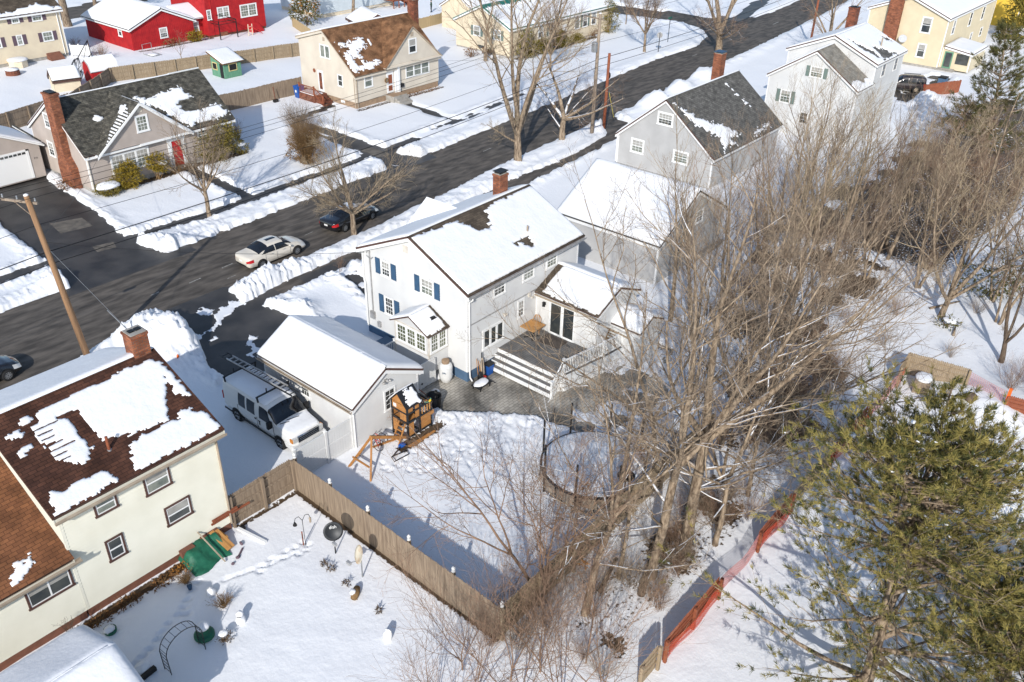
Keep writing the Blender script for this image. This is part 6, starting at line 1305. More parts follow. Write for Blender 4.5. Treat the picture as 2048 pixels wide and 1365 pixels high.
for s in (1, -1):
    patch(vt, G, X_(-h + 3.12), X_(-h + 4.12), 11, 15, 'carglass', 'side_window', sides=(s,), rake=(0, .42)); patch(vt, G, X_(-h + 1.42), X_(-h + 1.95), 11, 15, 'carglass', 'side_window', sides=(s,)); patch(vt, G, X_(-h + 2.1), X_(-h + 2.75), 11, 15, 'carglass', 'side_window', sides=(s,))
    m = MB(); m.box((-h + 4.0, s * 1.0, 1.05), (-h + 4.14, s * 1.24, 1.42)); m.bar((-h + 4.05, s * .93, 1.15), (-h + 4.05, s * 1.05, 1.15), .05, .05); m.build('mirror', 'black', vt)
    for x in (-h + 1.15, -h + 4.62): a = MB(); arch(a, x, s * 1.012, .37, .44, s); a.build('wheel_arch', 'black', vt)
    for x in (-h + 1.15, -h + 4.62): wheel(vt, x, s * .92, .37, .23, 'steel', 5)
    a = MB(); a.box((-h + .1, s * 1.005 - .02, .36), (h - .5, s * 1.005 + .01, .46)); a.build('rocker_trim', 'black', vt)
    for x in (-h + 2.9, -h + 4.2, -h + 1.3): a = MB(); a.box((x, s * 1.006 - .01, .5), (x + .012, s * 1.006 + .008, 1.12)); a.build('door_seam', 'black', vt)
    a = MB()
    a.box((-h + 2.72, s * 1.02 - .012, .95), (-h + 2.84, s * 1.02 + .012, 1.02)); a.build('door_handle', 'black', vt); a = MB(); a.box((-h + 3.0, s * 1.02 - .012, .93), (-h + 3.16, s * 1.02 + .012, .97)); a.build('door_handle', 'black', vt); a = MB(); a.box((-h + 3.05, s * 1.014 - .004, .72), (-h + 3.13, s * 1.014 + .004, .9)); a.build('door_lettering', 'black', vt)
    m = MB(); m.box((h - .14, s * .76 - .13, .74), (h + .015, s * .76 + .13, .96)); m.build('headlight', 'headlight', vt); m = MB(); m.box((h - .22, s * .905 - .03, .74), (h - .02, s * .905 + .02, .95)); m.build('turn_signal', 'amber', vt)
    m = MB(); m.box((-h - .01, s * .9 - .07, .9), (-h + .05, s * .9 + .05, 1.35)); m.build('tail_light', 'taillight', vt)
gb = MB()
gb.box((h - .05, -.62, .66), (h + .045, .62, 1.0)); gb.build('grille', 'chrome', vt)
gb = MB()
for z in (.70, .80, .90): gb.box((h + .04, -.54, z), (h + .055, .54, z + .055))
for s in (-1, 1): gb.box((h + .04, s * .57 - .025, .69), (h + .058, s * .57 + .025, .97))
gb.build('grille_slot', 'black', vt)
gb = MB(); gb.box((h - .25, -.97, .40), (h + .12, .97, .62)); gb.box((h - .6, -1.0, .42), (h - .1, -.9, .6)); gb.box((h - .6, .9, .42), (h - .1, 1.0, .6)); gb.build('bumper', 'vanwhite', vt)
gb = MB(); gb.box((h + .1, -.6, .43), (h + .126, .6, .49)); gb.build('bumper_grille', 'black', vt); gb = MB(); gb.box((h + .11, -.16, .50), (h + .13, .16, .60)); gb.build('licence_plate', 'plate', vt)
gb = MB(); gb.bar((-h + 4.55, .3, 1.27), (-h + 4.42, -.35, 1.31), .03, .02); gb.bar((-h + 4.56, -.3, 1.27), (-h + 4.42, -.75, 1.29), .03, .02); gb.build('wiper', 'black', vt)
P_ = np.concatenate([G[:, 16:], (G * np.array([1, -1, 1]))[:, -2:15:-1]], 1); i0, i1 = X_(-h + .1), X_(-h + 3.5); Q = P_[i0:i1 + 1].copy(); Q[..., 2] += .05 + .02 * fbm(Q[..., 0] * 2, Q[..., 1] * 2, 3); Q[[0, -1], :, 2] -= .05; Q[:, [0, -1], 2] -= .06
a_, b_, _ = Q.shape; idx = np.arange(a_ * b_).reshape(a_, b_); meshobj('snow_cover', Q.reshape(-1, 3), np.stack([idx[:-1, :-1], idx[1:, :-1], idx[1:, 1:], idx[:-1, 1:]], -1).reshape(-1, 4), 'snow', vt, True)
i0, i1 = X_(-h + 4.42), X_(-h + 5.4); Q = np.concatenate([G[:, 15:], (G * np.array([1, -1, 1]))[:, -2:14:-1]], 1)[i0:i1 + 1].copy(); Q[..., 2] += .03; Q[[0, -1], :, 2] -= .025; a_, b_, _ = Q.shape; idx = np.arange(a_ * b_).reshape(a_, b_); meshobj('snow_cover', Q.reshape(-1, 3), np.stack([idx[:-1, :-1], idx[1:, :-1], idx[1:, 1:], idx[:-1, 1:]], -1).reshape(-1, 4), 'snow', vt, True)
for x in (-h + .35, -h + 3.05):
    rk = MB()
    rk.bar((x, -.98, 2.30), (x, .98, 2.30), .07, .06)
    for s in (-1, 1): rk.bar((x, s * .90, 2.0), (x, s * .93, 2.3), .07, .07)
    rk.bar((x, -.35, 2.3), (x, -.35, 2.55), .05, .05); rk.build('rack_bar', 'dkmetal', vt)
def ladder(name, label, a, b, wd, rungs, m, side):
    o = MB(); a = Vector(a); b = Vector(b); s = Vector(side) * wd / 2
    o.bar(a - s, b - s, .035, .08); o.bar(a + s, b + s, .035, .08)
    for k in range(rungs): q = a + (b - a) * ((k + .5) / rungs); o.bar(q - s, q + s, .035, .035)
    return tag(o.build(name, m), label, 'ladder')
ladder('extension_ladder', 'dark aluminium extension ladder lying on the white van\'s roof rack', (20.25, 36.0, 2.33), (20.45, 30.3, 2.33), .42, 16, 'dkmetal', (1, 0, 0))
ladder('step_ladder', 'shorter gray ladder strapped on top of the longer one on the van', (20.2, 35.3, 2.45), (20.38, 31.0, 2.45), .36, 12, 'gutter', (1, 0, 0))
# SUV
sv_ = thing('parked_suv', 'dark plum sport utility car with tan wheels parked before the tan house', 'car', (106.3, 30.6, -.12), R_(118)); h = 2.3
st = [(-h, .80, .55, 1.0, .78, .62, 1.50, 1.55), (-h + .12, .88, .42, 1.03, .85, .68, 1.62, 1.68), (-h + .6, .92, .38, 1.04, .87, .69, 1.66, 1.74), (-h + 1.7, .93, .38, 1.03, .87, .68, 1.66, 1.75), (-h + 2.5, .93, .38, 1.02, .86, .66, 1.60, 1.70), (-h + 2.85, .92, .38, 1.01, .85, .68, 1.38, 1.46), (-h + 3.2, .92, .38, 1.0, .84, .72, 1.10, 1.15), (-h + 3.8, .90, .40, .96, .80, .70, 1.05, 1.09), (-h + 4.4, .86, .42, .88, .74, .62, .96, 1.0), (h, .78, .46, .76, .66, .52, .80, .83)]
G = car_shell(st, 60); XX = lambda x: int(round((x + h) / (2 * h) * 59)); shell_mesh(sv_, G, 'suvpaint'); screen(sv_, G, XX(-h + 2.6), XX(-h + 3.15), 14, 'carglass', 'windscreen'); 
for s in (1, -1):
    patch(sv_, G, XX(-h + .3), XX(-h + 1.0), 11, 15, 'carglass', 'side_window', sides=(s,)); patch(sv_, G, XX(-h + 1.12), XX(-h + 1.85), 11, 15, 'carglass', 'side_window', sides=(s,)); patch(sv_, G, XX(-h + 1.95), XX(-h + 2.9), 11, 15, 'carglass', 'side_window', sides=(s,), rake=(0, .35)); patch(sv_, G, 0, 3, 7, 11, 'taillight', 'tail_light', sides=(s,))
    for x in (-h + .95, h - .85): a = MB(); arch(a, x, s * .935, .36, .43, s); a.build('wheel_arch', 'black', sv_)
    for x in (-h + .95, h - .85): wheel(sv_, x, s * .85, .36, .22, 'tantrim', 5)
b = MB(); b.box((-h - .02, -.62, 1.08), (-h + .02, .62, 1.5)); b.build('rear_window', 'carglass', sv_); b = MB(); b.box((-h - .1, -.85, .48), (-h + .1, .85, .72)); b.build('bumper', 'black', sv_); b = MB(); b.box((-h + .5, -.62, 1.73), (-h + 2.3, -.56, 1.80)); b.box((-h + .5, .56, 1.73), (-h + 2.3, .62, 1.80)); b.build('roof_rail', 'black', sv_)
# ---------------------------------------------------------------- utility poles and wires
def upole(label, x, y, H, lean, m, arm=True, ax_=(.25, 1), trans=False):
    t = thing('utility_pole', label, 'utility pole', (x, y, 0)); tx, ty = lean
    b = MB(); b.tube([(0, 0, -.3), (tx * .5, ty * .5, H * .5), (tx, ty, H)], [.19, .165, .13], 12); b.build('pole', m, t, True)
    b = MB(); b.lathe([(.12, 0), (.12, .05), (.05, .09)], (tx, ty, H), 10); b.build('snow_cap', 'snow', t)
    if arm:
        d = Vector((ax_[0], ax_[1], 0)).normalized(); c = Vector((tx * .95, ty * .95, H * .955)) + Vector((d.y, -d.x, 0)) * .16
        b = MB(); b.bar(c - d * .35, c + d * 1.75, .10, .12); b.bar(c + d * 1.1, Vector((tx * .9, ty * .9, H * .88)), .03, .03); b.build('crossarm', 'polegray', t)
        b = MB()
        for q in (-.25, .8, 1.65): p = c + d * q; b.lathe([(.02, 0), (.05, .08), (.03, .13), (.05, .18), (.02, .22)], (p.x, p.y, p.z + .06), 8)
        b.build('insulator', 'steel', t)
    if trans: b = MB(); b.lathe([(.25, 0), (.28, .04), (.28, .8), (.24, .86), (.1, .92)], (tx - .42, ty + .1, H * .70), 12); b.build('transformer', 'steel', t)
    return t
upole('weathered utility pole with one-sided crossarm standing in the snowbank at the left', 16.92, 44.46, 9.85, (-.75, .3), 'pole', ax_=(-.45, .9))
upole('tall gray-topped utility pole with a transformer beside the big bare street tree', 68.57, 47.0, 11.0, (.2, .1), 'polegray', ax_=(.1, 1), trans=True)
t = thing('utility_pole', 'short red-brown pole without wires on top, right beside the taller transformer pole', 'utility pole', (70.25, 46.8, 0)); b = MB(); b.tube([(0, 0, -.3), (.1, .05, 7.3)], [.17, .13], 10); b.build('pole', 'redwood', t, True); b = MB(); b.blob((.35, .1, 5.2), (.22, .18, .3), 1, n=6); b.build('cable_box', 'black', t)
t = thing('utility_pole', 'thin dark pole in the snow beside the road, above the white house at upper right', 'utility pole', (119.5, 47.5, 0)); b = MB(); b.tube([(0, 0, -.3), (0, 0, 9)], [.17, .13], 8); b.build('pole', 'redwood', t, True)
def wire(a, c, sag, r, label, m='black', g='wires strung along the street'):
    a = Vector(a); c = Vector(c); pts = [a + (c - a) * (k / 16) - Vector((0, 0, sag * 4 * (k / 16) * (1 - k / 16))) for k in range(17)]
    b = MB(); b.tube(pts, r, 4); return tag(b.build('power_line', m), label, 'wire', g)
pA, pB, pC = Vector((16.2, 44.8, 0)), Vector((68.8, 47.1, 0)), Vector((134, 50.5, 0)); pZ = Vector((-40, 42.5, 0))
TH = 'thin wire strung between the utility poles along the street'; TK = 'thick black communications cable strung low between the poles along the street'
for k, (o, z, s, r) in enumerate((((-.2, -.3), 9.75, .55, .012), ((-.5, .7), 9.75, .6, .012), ((-.8, 1.5), 9.75, .65, .012), ((.1, 0), 8.2, .7, .014), ((.2, .1), 6.6, .55, .028), ((.2, -.1), 6.0, .6, .022))):
    lab = TK if r > .02 else TH; g = 'communications cables along the street' if r > .02 else 'wires strung along the street'; of = Vector((o[0], o[1], z)); of2 = Vector((o[0] * .3, o[1], z + .9 if z > 9 else z + .3))
    wire(pA + of, pB + of2, s, r, lab, g=g); wire(pZ + of, pA + of, s, r, lab, g=g); wire(pB + of2, pC + of2, s, r, lab, g=g)
wire((16.3, 44.7, 7.3), (29.25, 34.95, 5.3), .35, .012, 'service wire crossing from the left utility pole to the white house\'s eave corner', g=None)
wire((16.3, 44.7, 7.6), (30.3, 66.6, 3.3), .5, .010, 'service wire crossing the street from the left pole to the taupe house', g=None)
wire((68.8, 47.1, 8.2), (66, 68.9, 3.6), .5, .010, 'service wire crossing the street from the transformer pole to the beige house', g=None)
b = MB(); b.tube([(16.5, 44.6, 6.8), (19.3, 43.0, .6)], .012, 4); b.tube([(18.2, 43.6, 2.9), (19.3, 43.0, .6)], .02, 5); tag(b.build('guy_wire', 'steel'), 'slanting guy wire from the left utility pole down into the snowbank', 'wire')
t = thing('cable_splice', 'black cable splice case hanging on the low cable left of the pole', 'cable box', (13.0, 44.75, 6.35)); b = MB(); b.tube([(-.35, 0, 0), (.35, .02, 0)], .12, 8); b.build('case', 'black', t)
# ---------------------------------------------------------------- fences
G1 = 'stockade fence around the lower yards'
picket_run('picket_fence', 'gray stockade fence stretch from the cream house corner to the white fence corner', (14.35, 27.15), (17.62, 27.15), 1.72, 'woodgray', inside=-1, bay=1.7)
picket_run('picket_fence', 'long gray stockade fence with white post caps casting a wide toothed shadow on the snow', (17.68, 27.1), (17.3, 14.5), 1.74, 'woodgray', caps='vinylwhite', inside=1, bay=2.5)
picket_run('picket_fence', 'brown stockade fence running behind the trampoline into the bare trees', (17.35, 14.5), (33.4, 14.68), 1.72, 'woodtan', inside=-1, bay=2.4)
t = thing('vinyl_fence', 'white vinyl fence panels from the garage corner to the gray stockade fence', 'fence', (18.0, 27.42, 0))
b = MB()
for (x0, x1) in ((.1, 1.78), (1.9, 3.5)):
    x = x0
    while x < x1 - .05: b.box((x, -.012, .05), (x + .145, .012, 1.72)); x += .15
b.build('panel', 'vinylwhite', t)
b = MB()
for (x0, x1) in ((.1, 1.78), (1.9, 3.5)):
    for z in (.12, .95, 1.72): b.box((x0 - .04, -.03, z - .06), (x1 + .04, .03, z + .06))
b.build('rail', 'vinylwhite', t)
for x in (.03, 1.84, 3.42):
    b = MB(); b.box((x - .065, -.065, -.2), (x + .065, .065, 1.86)); b.prism([(x - .085, -.085, 1.86), (x + .085, -.085, 1.86), (x + .085, .085, 1.86), (x - .085, .085, 1.86)], [(x - .01, -.01, 1.95), (x + .01, -.01, 1.95), (x + .01, .01, 1.95), (x - .01, .01, 1.95)]); b.build('post', 'vinylwhite', t)
t = thing('vinyl_gate', 'white vinyl gate in shade between the garage and the white house\'s bay', 'gate', (25.8, 28.45, 0)); b = MB(); x = 0
while x < 2.25: b.box((x, -.012, .08), (x + .145, .012, 1.55)); x += .15
b.build('panel', 'vinylwhite', t); b = MB(); b.box((-.02, -.03, 1.5), (2.3, .03, 1.6)); b.box((-.02, -.03, .1), (2.3, .03, .2)); b.box((1.1, -.05, 0), (1.22, .05, 1.62)); b.build('rail', 'vinylwhite', t); b = MB(); b.box((1.28, -.06, 1.28), (1.36, -.02, 1.36)); b.box((1.28, -.06, .35), (1.36, -.02, .43)); b.build('hinge', 'black', t)
t = thing('porch_railing', 'white baluster railing and landing between the bay window and the garage', 'railing', (28.2, 31.6, 0)); railing(t, (-.9, 0, .4), (.0, 0, .4)); railing(t, (-.9, 0, .4), (-.9, 1.8, .4), posts=(0, 1)); b = MB(); b.box((-.95, -.05, -.15), (1.1, 1.9, .4)); b.build('landing', 'bluefound', t)
picket_run('picket_fence', 'dark gray board fence with a shadowed end left of the beige house', (44.4, 78.0), (58.2, 77.6), 1.75, 'woodgray', inside=1, dog=False, pw=.15)
picket_run('picket_fence', 'brown stockade fence running behind the green playhouse', (46.5, 95.7), (76.3, 88.9), 1.6, 'woodtan', inside=-1)
board_run('board_fence', 'pale gray board fence behind the taupe house, left of the beige shed', (16, 82.6), (38.4, 88.9), 1.75, 'woodgray', inside=-1)
picket_run('picket_fence', 'gray stockade fence stretch behind the taupe house\'s roof', (38.4, 88.9), (46.5, 95.7), 1.6, 'woodgray', inside=-1)
board_run('board_fence', 'new tan board fence stretch below the evergreen at top', (77.8, 104.5), (74.6, 96.4), 1.3, 'woodstain', inside=1, posts=False)
board_run('board_fence', 'new tan board fence beside the ranch house at top', (84.5, 90.5), (96.5, 91.8), 1.4, 'woodstain', inside=1)
t = thing('vinyl_fence', 'low white vinyl fence stretch at the cream house corner, top left', 'fence', (49.1, 109.6, 0), -.86); b = MB(); b.box((0, -.02, .1), (2.2, .02, 1.25)); b.box((0, -.04, 1.2), (2.2, .04, 1.3)); b.build('panel', 'vinylwhite', t)
for x in (0, 1.0, 2.2): b = MB(); b.box((x - .07, -.07, -.1), (x + .07, .07, 1.45)); b.build('post', 'vinylwhite', t)
picket_run('picket_fence', 'reddish board fence before the dark plum car at the upper right', (104.5, 27.6), (109.5, 25.3), 1.4, 'redwood', dog=False, pw=.15, gap=.002)
# the orange snow fence round the pool yard
def meshfence(name, label, a, c, h, m, cell=.10, wob=.06):
    dx, dy = c[0] - a[0], c[1] - a[1]; L = math.hypot(dx, dy); t = thing(name, label, 'fence', (a[0], a[1], 0), math.atan2(dy, dx)); b = MB(); nx = int(L / cell); nz = int(h / cell); f = lambda u, z: wob * math.sin(u * 2.1 + z) - .05 * z
    for i in range(nx + 1):
        u = i * L / nx; hh = h - .08 * abs(math.sin(u * .9)); b.prism([(u - .008, f(u, 0), -.05), (u + .008, f(u, 0), -.05), (u + .008, f(u, 0) + .006, -.05), (u - .008, f(u, 0) + .006, -.05)], [(u - .008, f(u, hh), hh), (u + .008, f(u, hh), hh), (u + .008, f(u, hh) + .006, hh), (u - .008, f(u, hh) + .006, hh)])
    for j in range(nz + 1):
        z = j * h / nz
        for i in range(int(L / .5) + 1):
            u0 = i * .5; u1 = min(u0 + .5, L)
            if u1 - u0 < .02: continue
            za = z - .08 * abs(math.sin(u0 * .9)) * z / h; zb = z - .08 * abs(math.sin(u1 * .9)) * z / h
            b.prism([(u0, f(u0, za) - .003, za - .008), (u1, f(u1, zb) - .003, zb - .008), (u1, f(u1, zb) + .003, zb - .008), (u0, f(u0, za) + .003, za - .008)], [(u0, f(u0, za) - .003, za + .008), (u1, f(u1, zb) - .003, zb + .008), (u1, f(u1, zb) + .003, zb + .008), (u0, f(u0, za) + .003, za + .008)])
    b.build('mesh', m, t); return t
y0 = 9.32
picket_run('picket_fence', 'tan stockade stretch at the bottom centre left of the red-netted fence', (18.9, 9.35), (20.1, 9.35), 1.25, 'woodtan', inside=-1)
picket_run('picket_fence', 'red-brown picket stretch behind sagging orange netting, lowest in the picture', (20.55, y0), (24.6, y0), 1.15, 'redwood', inside=-1); picket_run('picket_fence', 'red-brown picket stretch behind orange netting beside the top of the big pine', (28.0, y0), (31.2, y0), 1.15, 'redwood', inside=-1)
picket_run('picket_fence', 'plain gray-brown picket stretch between two orange-netted stretches', (31.3, y0), (35.6, y0), 1.1, 'woodtan', inside=-1); picket_run('picket_fence', 'dark picket stretch with bright orange netting behind the snowy branch', (35.6, y0), (40.2, y0), 1.15, 'redwood', inside=-1)
meshfence('snow_fence', 'sagging orange plastic netting over the lowest red-brown pickets', (20.5, y0 - .14), (24.7, y0 - .14), .85, 'mesh'); meshfence('snow_fence', 'faded pink plastic netting across the gap left of the big pine', (24.7, y0 - .05), (28.0, y0 - .05), 1.1, 'pinkmesh')
meshfence('snow_fence', 'orange plastic netting over the pickets left of the pine top', (28.0, y0 - .14), (31.3, y0 - .14), .95, 'mesh'); meshfence('snow_fence', 'bright orange plastic netting behind the snow-lined branch', (35.2, y0 - .14), (40.4, y0 - .14), 1.0, 'mesh'); meshfence('snow_fence', 'pink plastic netting along the gap before the tan corner fence', (40.4, y0 - .05), (44.6, y0 - .05), 1.0, 'pinkmesh')
picket_run('picket_fence', 'tan picket corner stretch with orange netting at its near end', (44.6, y0), (46.3, y0 + .1), 1.35, 'woodtan', inside=-1); picket_run('picket_fence', 'tan picket stretch turning right from the pool yard\'s far corner', (46.35, y0 + .1), (46.8, 6.3), 1.4, 'woodtan', inside=-1)
meshfence('snow_fence', 'pink plastic netting between the tan fence and the red post at right', (46.8, 6.2), (46.3, 4.2), 1.25, 'pinkmesh', wob=.02); meshfence('snow_fence', 'short orange netting wrapped on the tan fence\'s near corner', (44.5, y0 - .15), (45.3, y0 - .15), 1.1, 'mesh')
picket_run('picket_fence', 'orange-red picket stretch at the right edge beyond the pool yard', (46.1, 4.1), (46.7, .8), 1.1, 'redwood', inside=-1); b = MB(); b.box((46.0, 4.05, -.1), (46.14, 4.2, 1.5)); tag(b.build('fence_post', 'orange'), 'bright red-orange post at the end of the right-edge picket stretch', 'post')
# pool deck things at the right edge
t = thing('pool_deck', 'white railed pool deck with slatted shadows at the right edge behind the pine', 'deck', (35.6, .0, 0)); b = MB(); b.box((0, -2.5, .95), (4.4, 2.4, 1.05)); b.build('floor', 'snow', t)
for a, c in (((0, 2.3, 1.05), (4.3, 2.3, 1.05)), ((0, 2.3, 1.05), (0, .9, 1.05)), ((4.3, 2.3, 1.05), (4.3, -1, 1.05))): railing(t, a, c, step=.14)
b = MB(); b.bar((0, .9, 1.95), (-1.6, .9, .9), .06, .08); b.bar((0, -.1, 1.95), (-1.6, -.1, .9), .06, .08)
for k in range(4): b.box((-.4 * (k + 1), -.1, .78 - .24 * k), (-.4 * k, .9, .84 - .24 * k))
b.build('stair', 'white', t)
t = thing('swimming_pool', 'round above-ground pool under smooth blue-shaded snow at the right edge', 'pool', (33.3, -1.0, 0)); t.scale = (.93, .93, .93); b = MB(); b.lathe([(3.75, 0), (3.75, 1.15), (3.95, 1.18), (3.95, 1.24), (3.7, 1.24)], (0, 0, 0), 40); b.build('pool_wall', 'steel', t); b = MB(); b.lathe([(3.7, 1.0), (3.6, 1.12), (2, 1.16), (.1, 1.17)], (0, 0, 0), 40); b.build('snow_cover', 'snow', t, True)
t = thing('metal_fence', 'dark metal picket fence curving round the pool at the lower right', 'fence', (33.3, -1.0, 0)); b = MB()
for k in range(46):
    a = 1.9 + k * .05; x = 4.1 * math.cos(a); y = 4.1 * math.sin(a); b.bar((x, y, 0), (x, y, 1.25), .025, .025)
    if k:
        for z in (.15, 1.15): b.bar((px_, py_, z), (x, y, z), .03, .03)
    px_, py_ = x, y
b.build('picket', 'dkmetal', t)
# ---------------------------------------------------------------- yard things behind the white house
# playhouse tower with fallen swing beam
t = thing('playhouse', 'two-storey cedar playhouse tower with black roof patched with snow beside the garage', 'playhouse', (23.55, 25.8, 0)); k_ = MB(); c_ = MB()
for x in (0, .82, 1.6):
    for y in (0, 1.05): k_.box((x - .04, y - .04, -.1), (x + .04, y + .04, 2.1 if x < 1 else 1.75))
for z in (.16, 1.02, 1.55): 
    for y in (0, 1.05): k_.box((-.04, y - .045, z), (1.64, y + .045, z + .09))
    for x in (0, .82, 1.6): k_.box((x - .045, 0, z + .004), (x + .045, 1.05, z + .086))
k_.build('frame', 'dkmetal', t)
c_.box((0, 0, 1.0), (1.6, 1.05, 1.06)); c_.box((-.02, .04, 1.12), (.015, .5, 2.0)); c_.box((-.02, .5, 1.64), (.015, 1.02, 2.0)); c_.box((-.02, .72, .25), (.015, 1.02, 1.0)); c_.box((.05, -.02, 1.64), (.36, .015, 1.95)); c_.box((.55, -.02, 1.12), (.8, .015, 2.0)); c_.box((.06, -.02, .2), (.4, .015, .95)); c_.box((.86, -.02, .25), (1.55, .015, .78)); c_.box((.05, 1.03, 1.1), (1.55, 1.07, 1.95)); c_.box((.1, 1.03, .2), (1.55, 1.07, 1.0)); c_.build('wall_panel', 'cedar', t)
b = MB()
for q in np.arange(.1, .5, .11): b.box((.82 + q * 1.6, -.015, 1.1), (.87 + q * 1.6, .015, 1.56))
for q in np.arange(.1, 1.0, .13): b.box((1.585, q, 1.1), (1.615, q + .05, 1.56))
b.build('baluster', 'cedarlt', t)
b = MB()
for s, y in ((-1, -.14), (1, 1.19)): slab(b, [(-.15, y, 1.98), (.95, y, 1.98), (.95, .525, 2.72), (-.15, .525, 2.72)], .04)
r_ = b.build('roof', ['dkmetal', 'dkmetal'], t); snow_sheet(r_, (-.15, -.14, 1.985), (1, 0, 0), (0, .665, .74), 1.1, 1.0, .05, patchy([[(.2, .12), (.95, .1), (1.05, .5), (.9, .85), (.4, .88), (.3, .5)]], .12, .1, 150), .035, 151); snow_sheet(r_, (-.15, 1.19, 1.985), (1, 0, 0), (0, -.665, .74), 1.1, .99, .07, None, .1, 152)
b = MB(); b.poly([(-.03, 0, 2.05), (-.03, 1.05, 2.05), (-.03, .525, 2.62)]); b.build('gable', 'cedar', t); b = MB(); b.poly([(.83, 0, 2.05), (.83, 1.05, 2.05), (.83, .525, 2.62)]); b.build('gable', 'cedar', t)
b = MB(); b.bar((-.04, .12, 1.0), (-.55, .12, 0), .05, .07); b.bar((-.04, .55, 1.0), (-.55, .55, 0), .05, .07)
for q in (.2, .4, .6, .8): b.bar((-.04 - .51 * q, .12, 1 - q), (-.04 - .51 * q, .55, 1 - q), .04, .06)
b.build('ladder', 'cedar', t); b = MB(); b.blob((1.25, .45, 1.10), (.3, .42, .12), 4, n=8, amp=.1); b.build('snow_cover', 'snow', t, True)
b = MB(); b.box((-.035, .72, 1.72), (-.022, .92, 1.92)); b.build('sign_board', 'white', t)
b = MB(); b.tube([(1.2, -.02, 1.7), (1.45, -.06, 1.62), (1.6, -.03, 1.75)], .03, 6); b.build('steering_wheel', 'siding_green', t); b = MB(); b.blob((1.5, -.06, 1.66), (.09, .05, .07), 3, n=6); b.build('telescope', mat('yellow_plastic', (.75, .5, .02), rough=.5), t)
b = MB(); b.box((.86, -.08, .80), (1.75, -.03, 1.0)); b.build('rail_sign', 'cedar', t)
t = thing('swing_frame', 'orange wooden swing A-frame with its beam fallen toward the playhouse', 'swing set', (20.9, 25.5, 0)); b = MB(); top = Vector((.55, .55, 1.35))
for q in ((-.62, 1.0, -.05), (-.62, -.55, -.05), (.25, 1.3, -.05)): b.bar(q, top, .09, .09)
b.bar((-.35, .95, .45), (-.35, -.2, .45), .06, .09); b.build('leg', 'cedar', t); b = MB(); b.bar(top + Vector((-.1, 0, .02)), (2.7, .45, .12), .10, .14); b.build('beam', 'cedar', t)
b = MB(); b.tube([(1.9, .1, .16), (1.1, -.15, .12), (1.0, -.45, .1), (1.85, -.55, .1), (1.95, -.3, .12), (1.15, -.1, .12)], .03, 6); b.build('swing_seat', 'black', t)
def bicycle(label, loc, rz, tilt):
    t = thing('bicycle', label, 'bicycle', loc, 0); t.rotation_euler = (tilt, 0, rz)
    for x in (-.36, .36):
        b = MB(); b.tube([(x + .26 * math.cos(a), 0, .28 + .26 * math.sin(a)) for a in np.linspace(0, 6.2832, 19)], .018, 5); w_ = b.build('wheel', 'rubber', t); b = MB()
        for k in range(6): a = k * 1.047; b.bar((x, 0, .28), (x + .25 * math.cos(a), 0, .28 + .25 * math.sin(a)), .006, .006)
        b.build('spokes', 'steel', w_)
    b = MB(); b.tube([(-.36, 0, .28), (-.1, 0, .58), (.26, 0, .62), (0, 0, .28), (-.36, 0, .28)], .018, 6); b.tube([(.36, 0, .28), (.26, 0, .66), (.22, 0, .74)], .018, 6); b.tube([(-.1, 0, .58), (-.12, 0, .68)], .015, 5); b.tube([(0, 0, .28), (-.1, 0, .58)], .018, 5); b.build('frame', 'redplastic', t); b = MB(); b.box((-.24, -.05, .67), (-.03, .05, .71)); b.build('saddle', 'black', t); b = MB(); b.tube([(.18, -.25, .78), (.23, 0, .74), (.18, .25, .78)], .014, 5); b.build('handlebar', 'black', t); return t
bicycle('small red-framed bicycle lying against the fallen swing beam', (22.5, 26.35, .04), .5, -.9)
b = MB(); b.bar((22.0, 26.7, .05), (23.4, 26.2, .1), .14, .03); b.bar((23.2, 25.4, .06), (24.6, 25.35, .08), .14, .03); b.bar((23.3, 25.25, .1), (24.9, 25.3, .12), .12, .03); tag(b.build('timber', 'cedar'), 'loose cedar boards on the ground around the playhouse base', 'boards')
b = MB(); b.blob((23.0, 25.7, .1), (.22, .16, .1), 5, n=7); tag(b.build('shovel_scoop', 'blue', smooth=True), 'crumpled blue plastic on the snow under the swing beam', 'plastic')
# barbecue corner
t = thing('propane_tank', 'white upright propane tank with dark cap at the white house corner', 'gas tank', (28.72, 28.2, -.12)); b = MB(); b.lathe([(.22, 0), (.26, .06), (.30, .16), (.36, .26), (.375, .4), (.375, .95), (.35, 1.08), (.24, 1.18), (.2, 1.2)], n=24); b.build('tank', 'vanwhite', t, True); b = MB(); b.lathe([(.19, 1.19), (.215, 1.2), (.215, 1.36), (.20, 1.38), (.02, 1.40)], n=20); b.build('cap', 'brownfound', t)
text(t, 'tank_lettering', 'DPL', .12, Matrix.Translation((-.33, -.20, .74)) @ Matrix.Rotation(R_(-58), 4, 'Z') @ Matrix.Rotation(R_(90), 4, 'X'), 'shutter_blue', .02)
t = thing('recycling_bin', 'blue plastic bin standing by the deck steps', 'bin', (30.85, 26.95, -.12)); b = MB(); b.prism([(-.17, -.15, 0), (.17, -.15, 0), (.17, .15, 0), (-.17, .15, 0)], [(-.23, -.2, .62), (.23, -.2, .62), (.23, .2, .62), (-.23, .2, .62)]); b.build('body', 'blue', t); b = MB(); b.box((-.25, -.22, .62), (.25, .22, .68)); b.build('lid', 'dkmetal', t)
t = thing('patio_umbrella', 'folded beige patio umbrella bundle with dark pole against the white house wall', 'umbrella', (30.3, 26.95, -.12)); b = MB(); b.tube([(0, 0, 0), (0, .05, 1.6)], .03, 6); b.build('pole', 'dkmetal', t); b = MB(); b.lathe([(.04, .15), (.17, .3), (.14, .7), (.05, 1.25), (.02, 1.3)], n=9); b.build('canopy', 'tantrim', t)
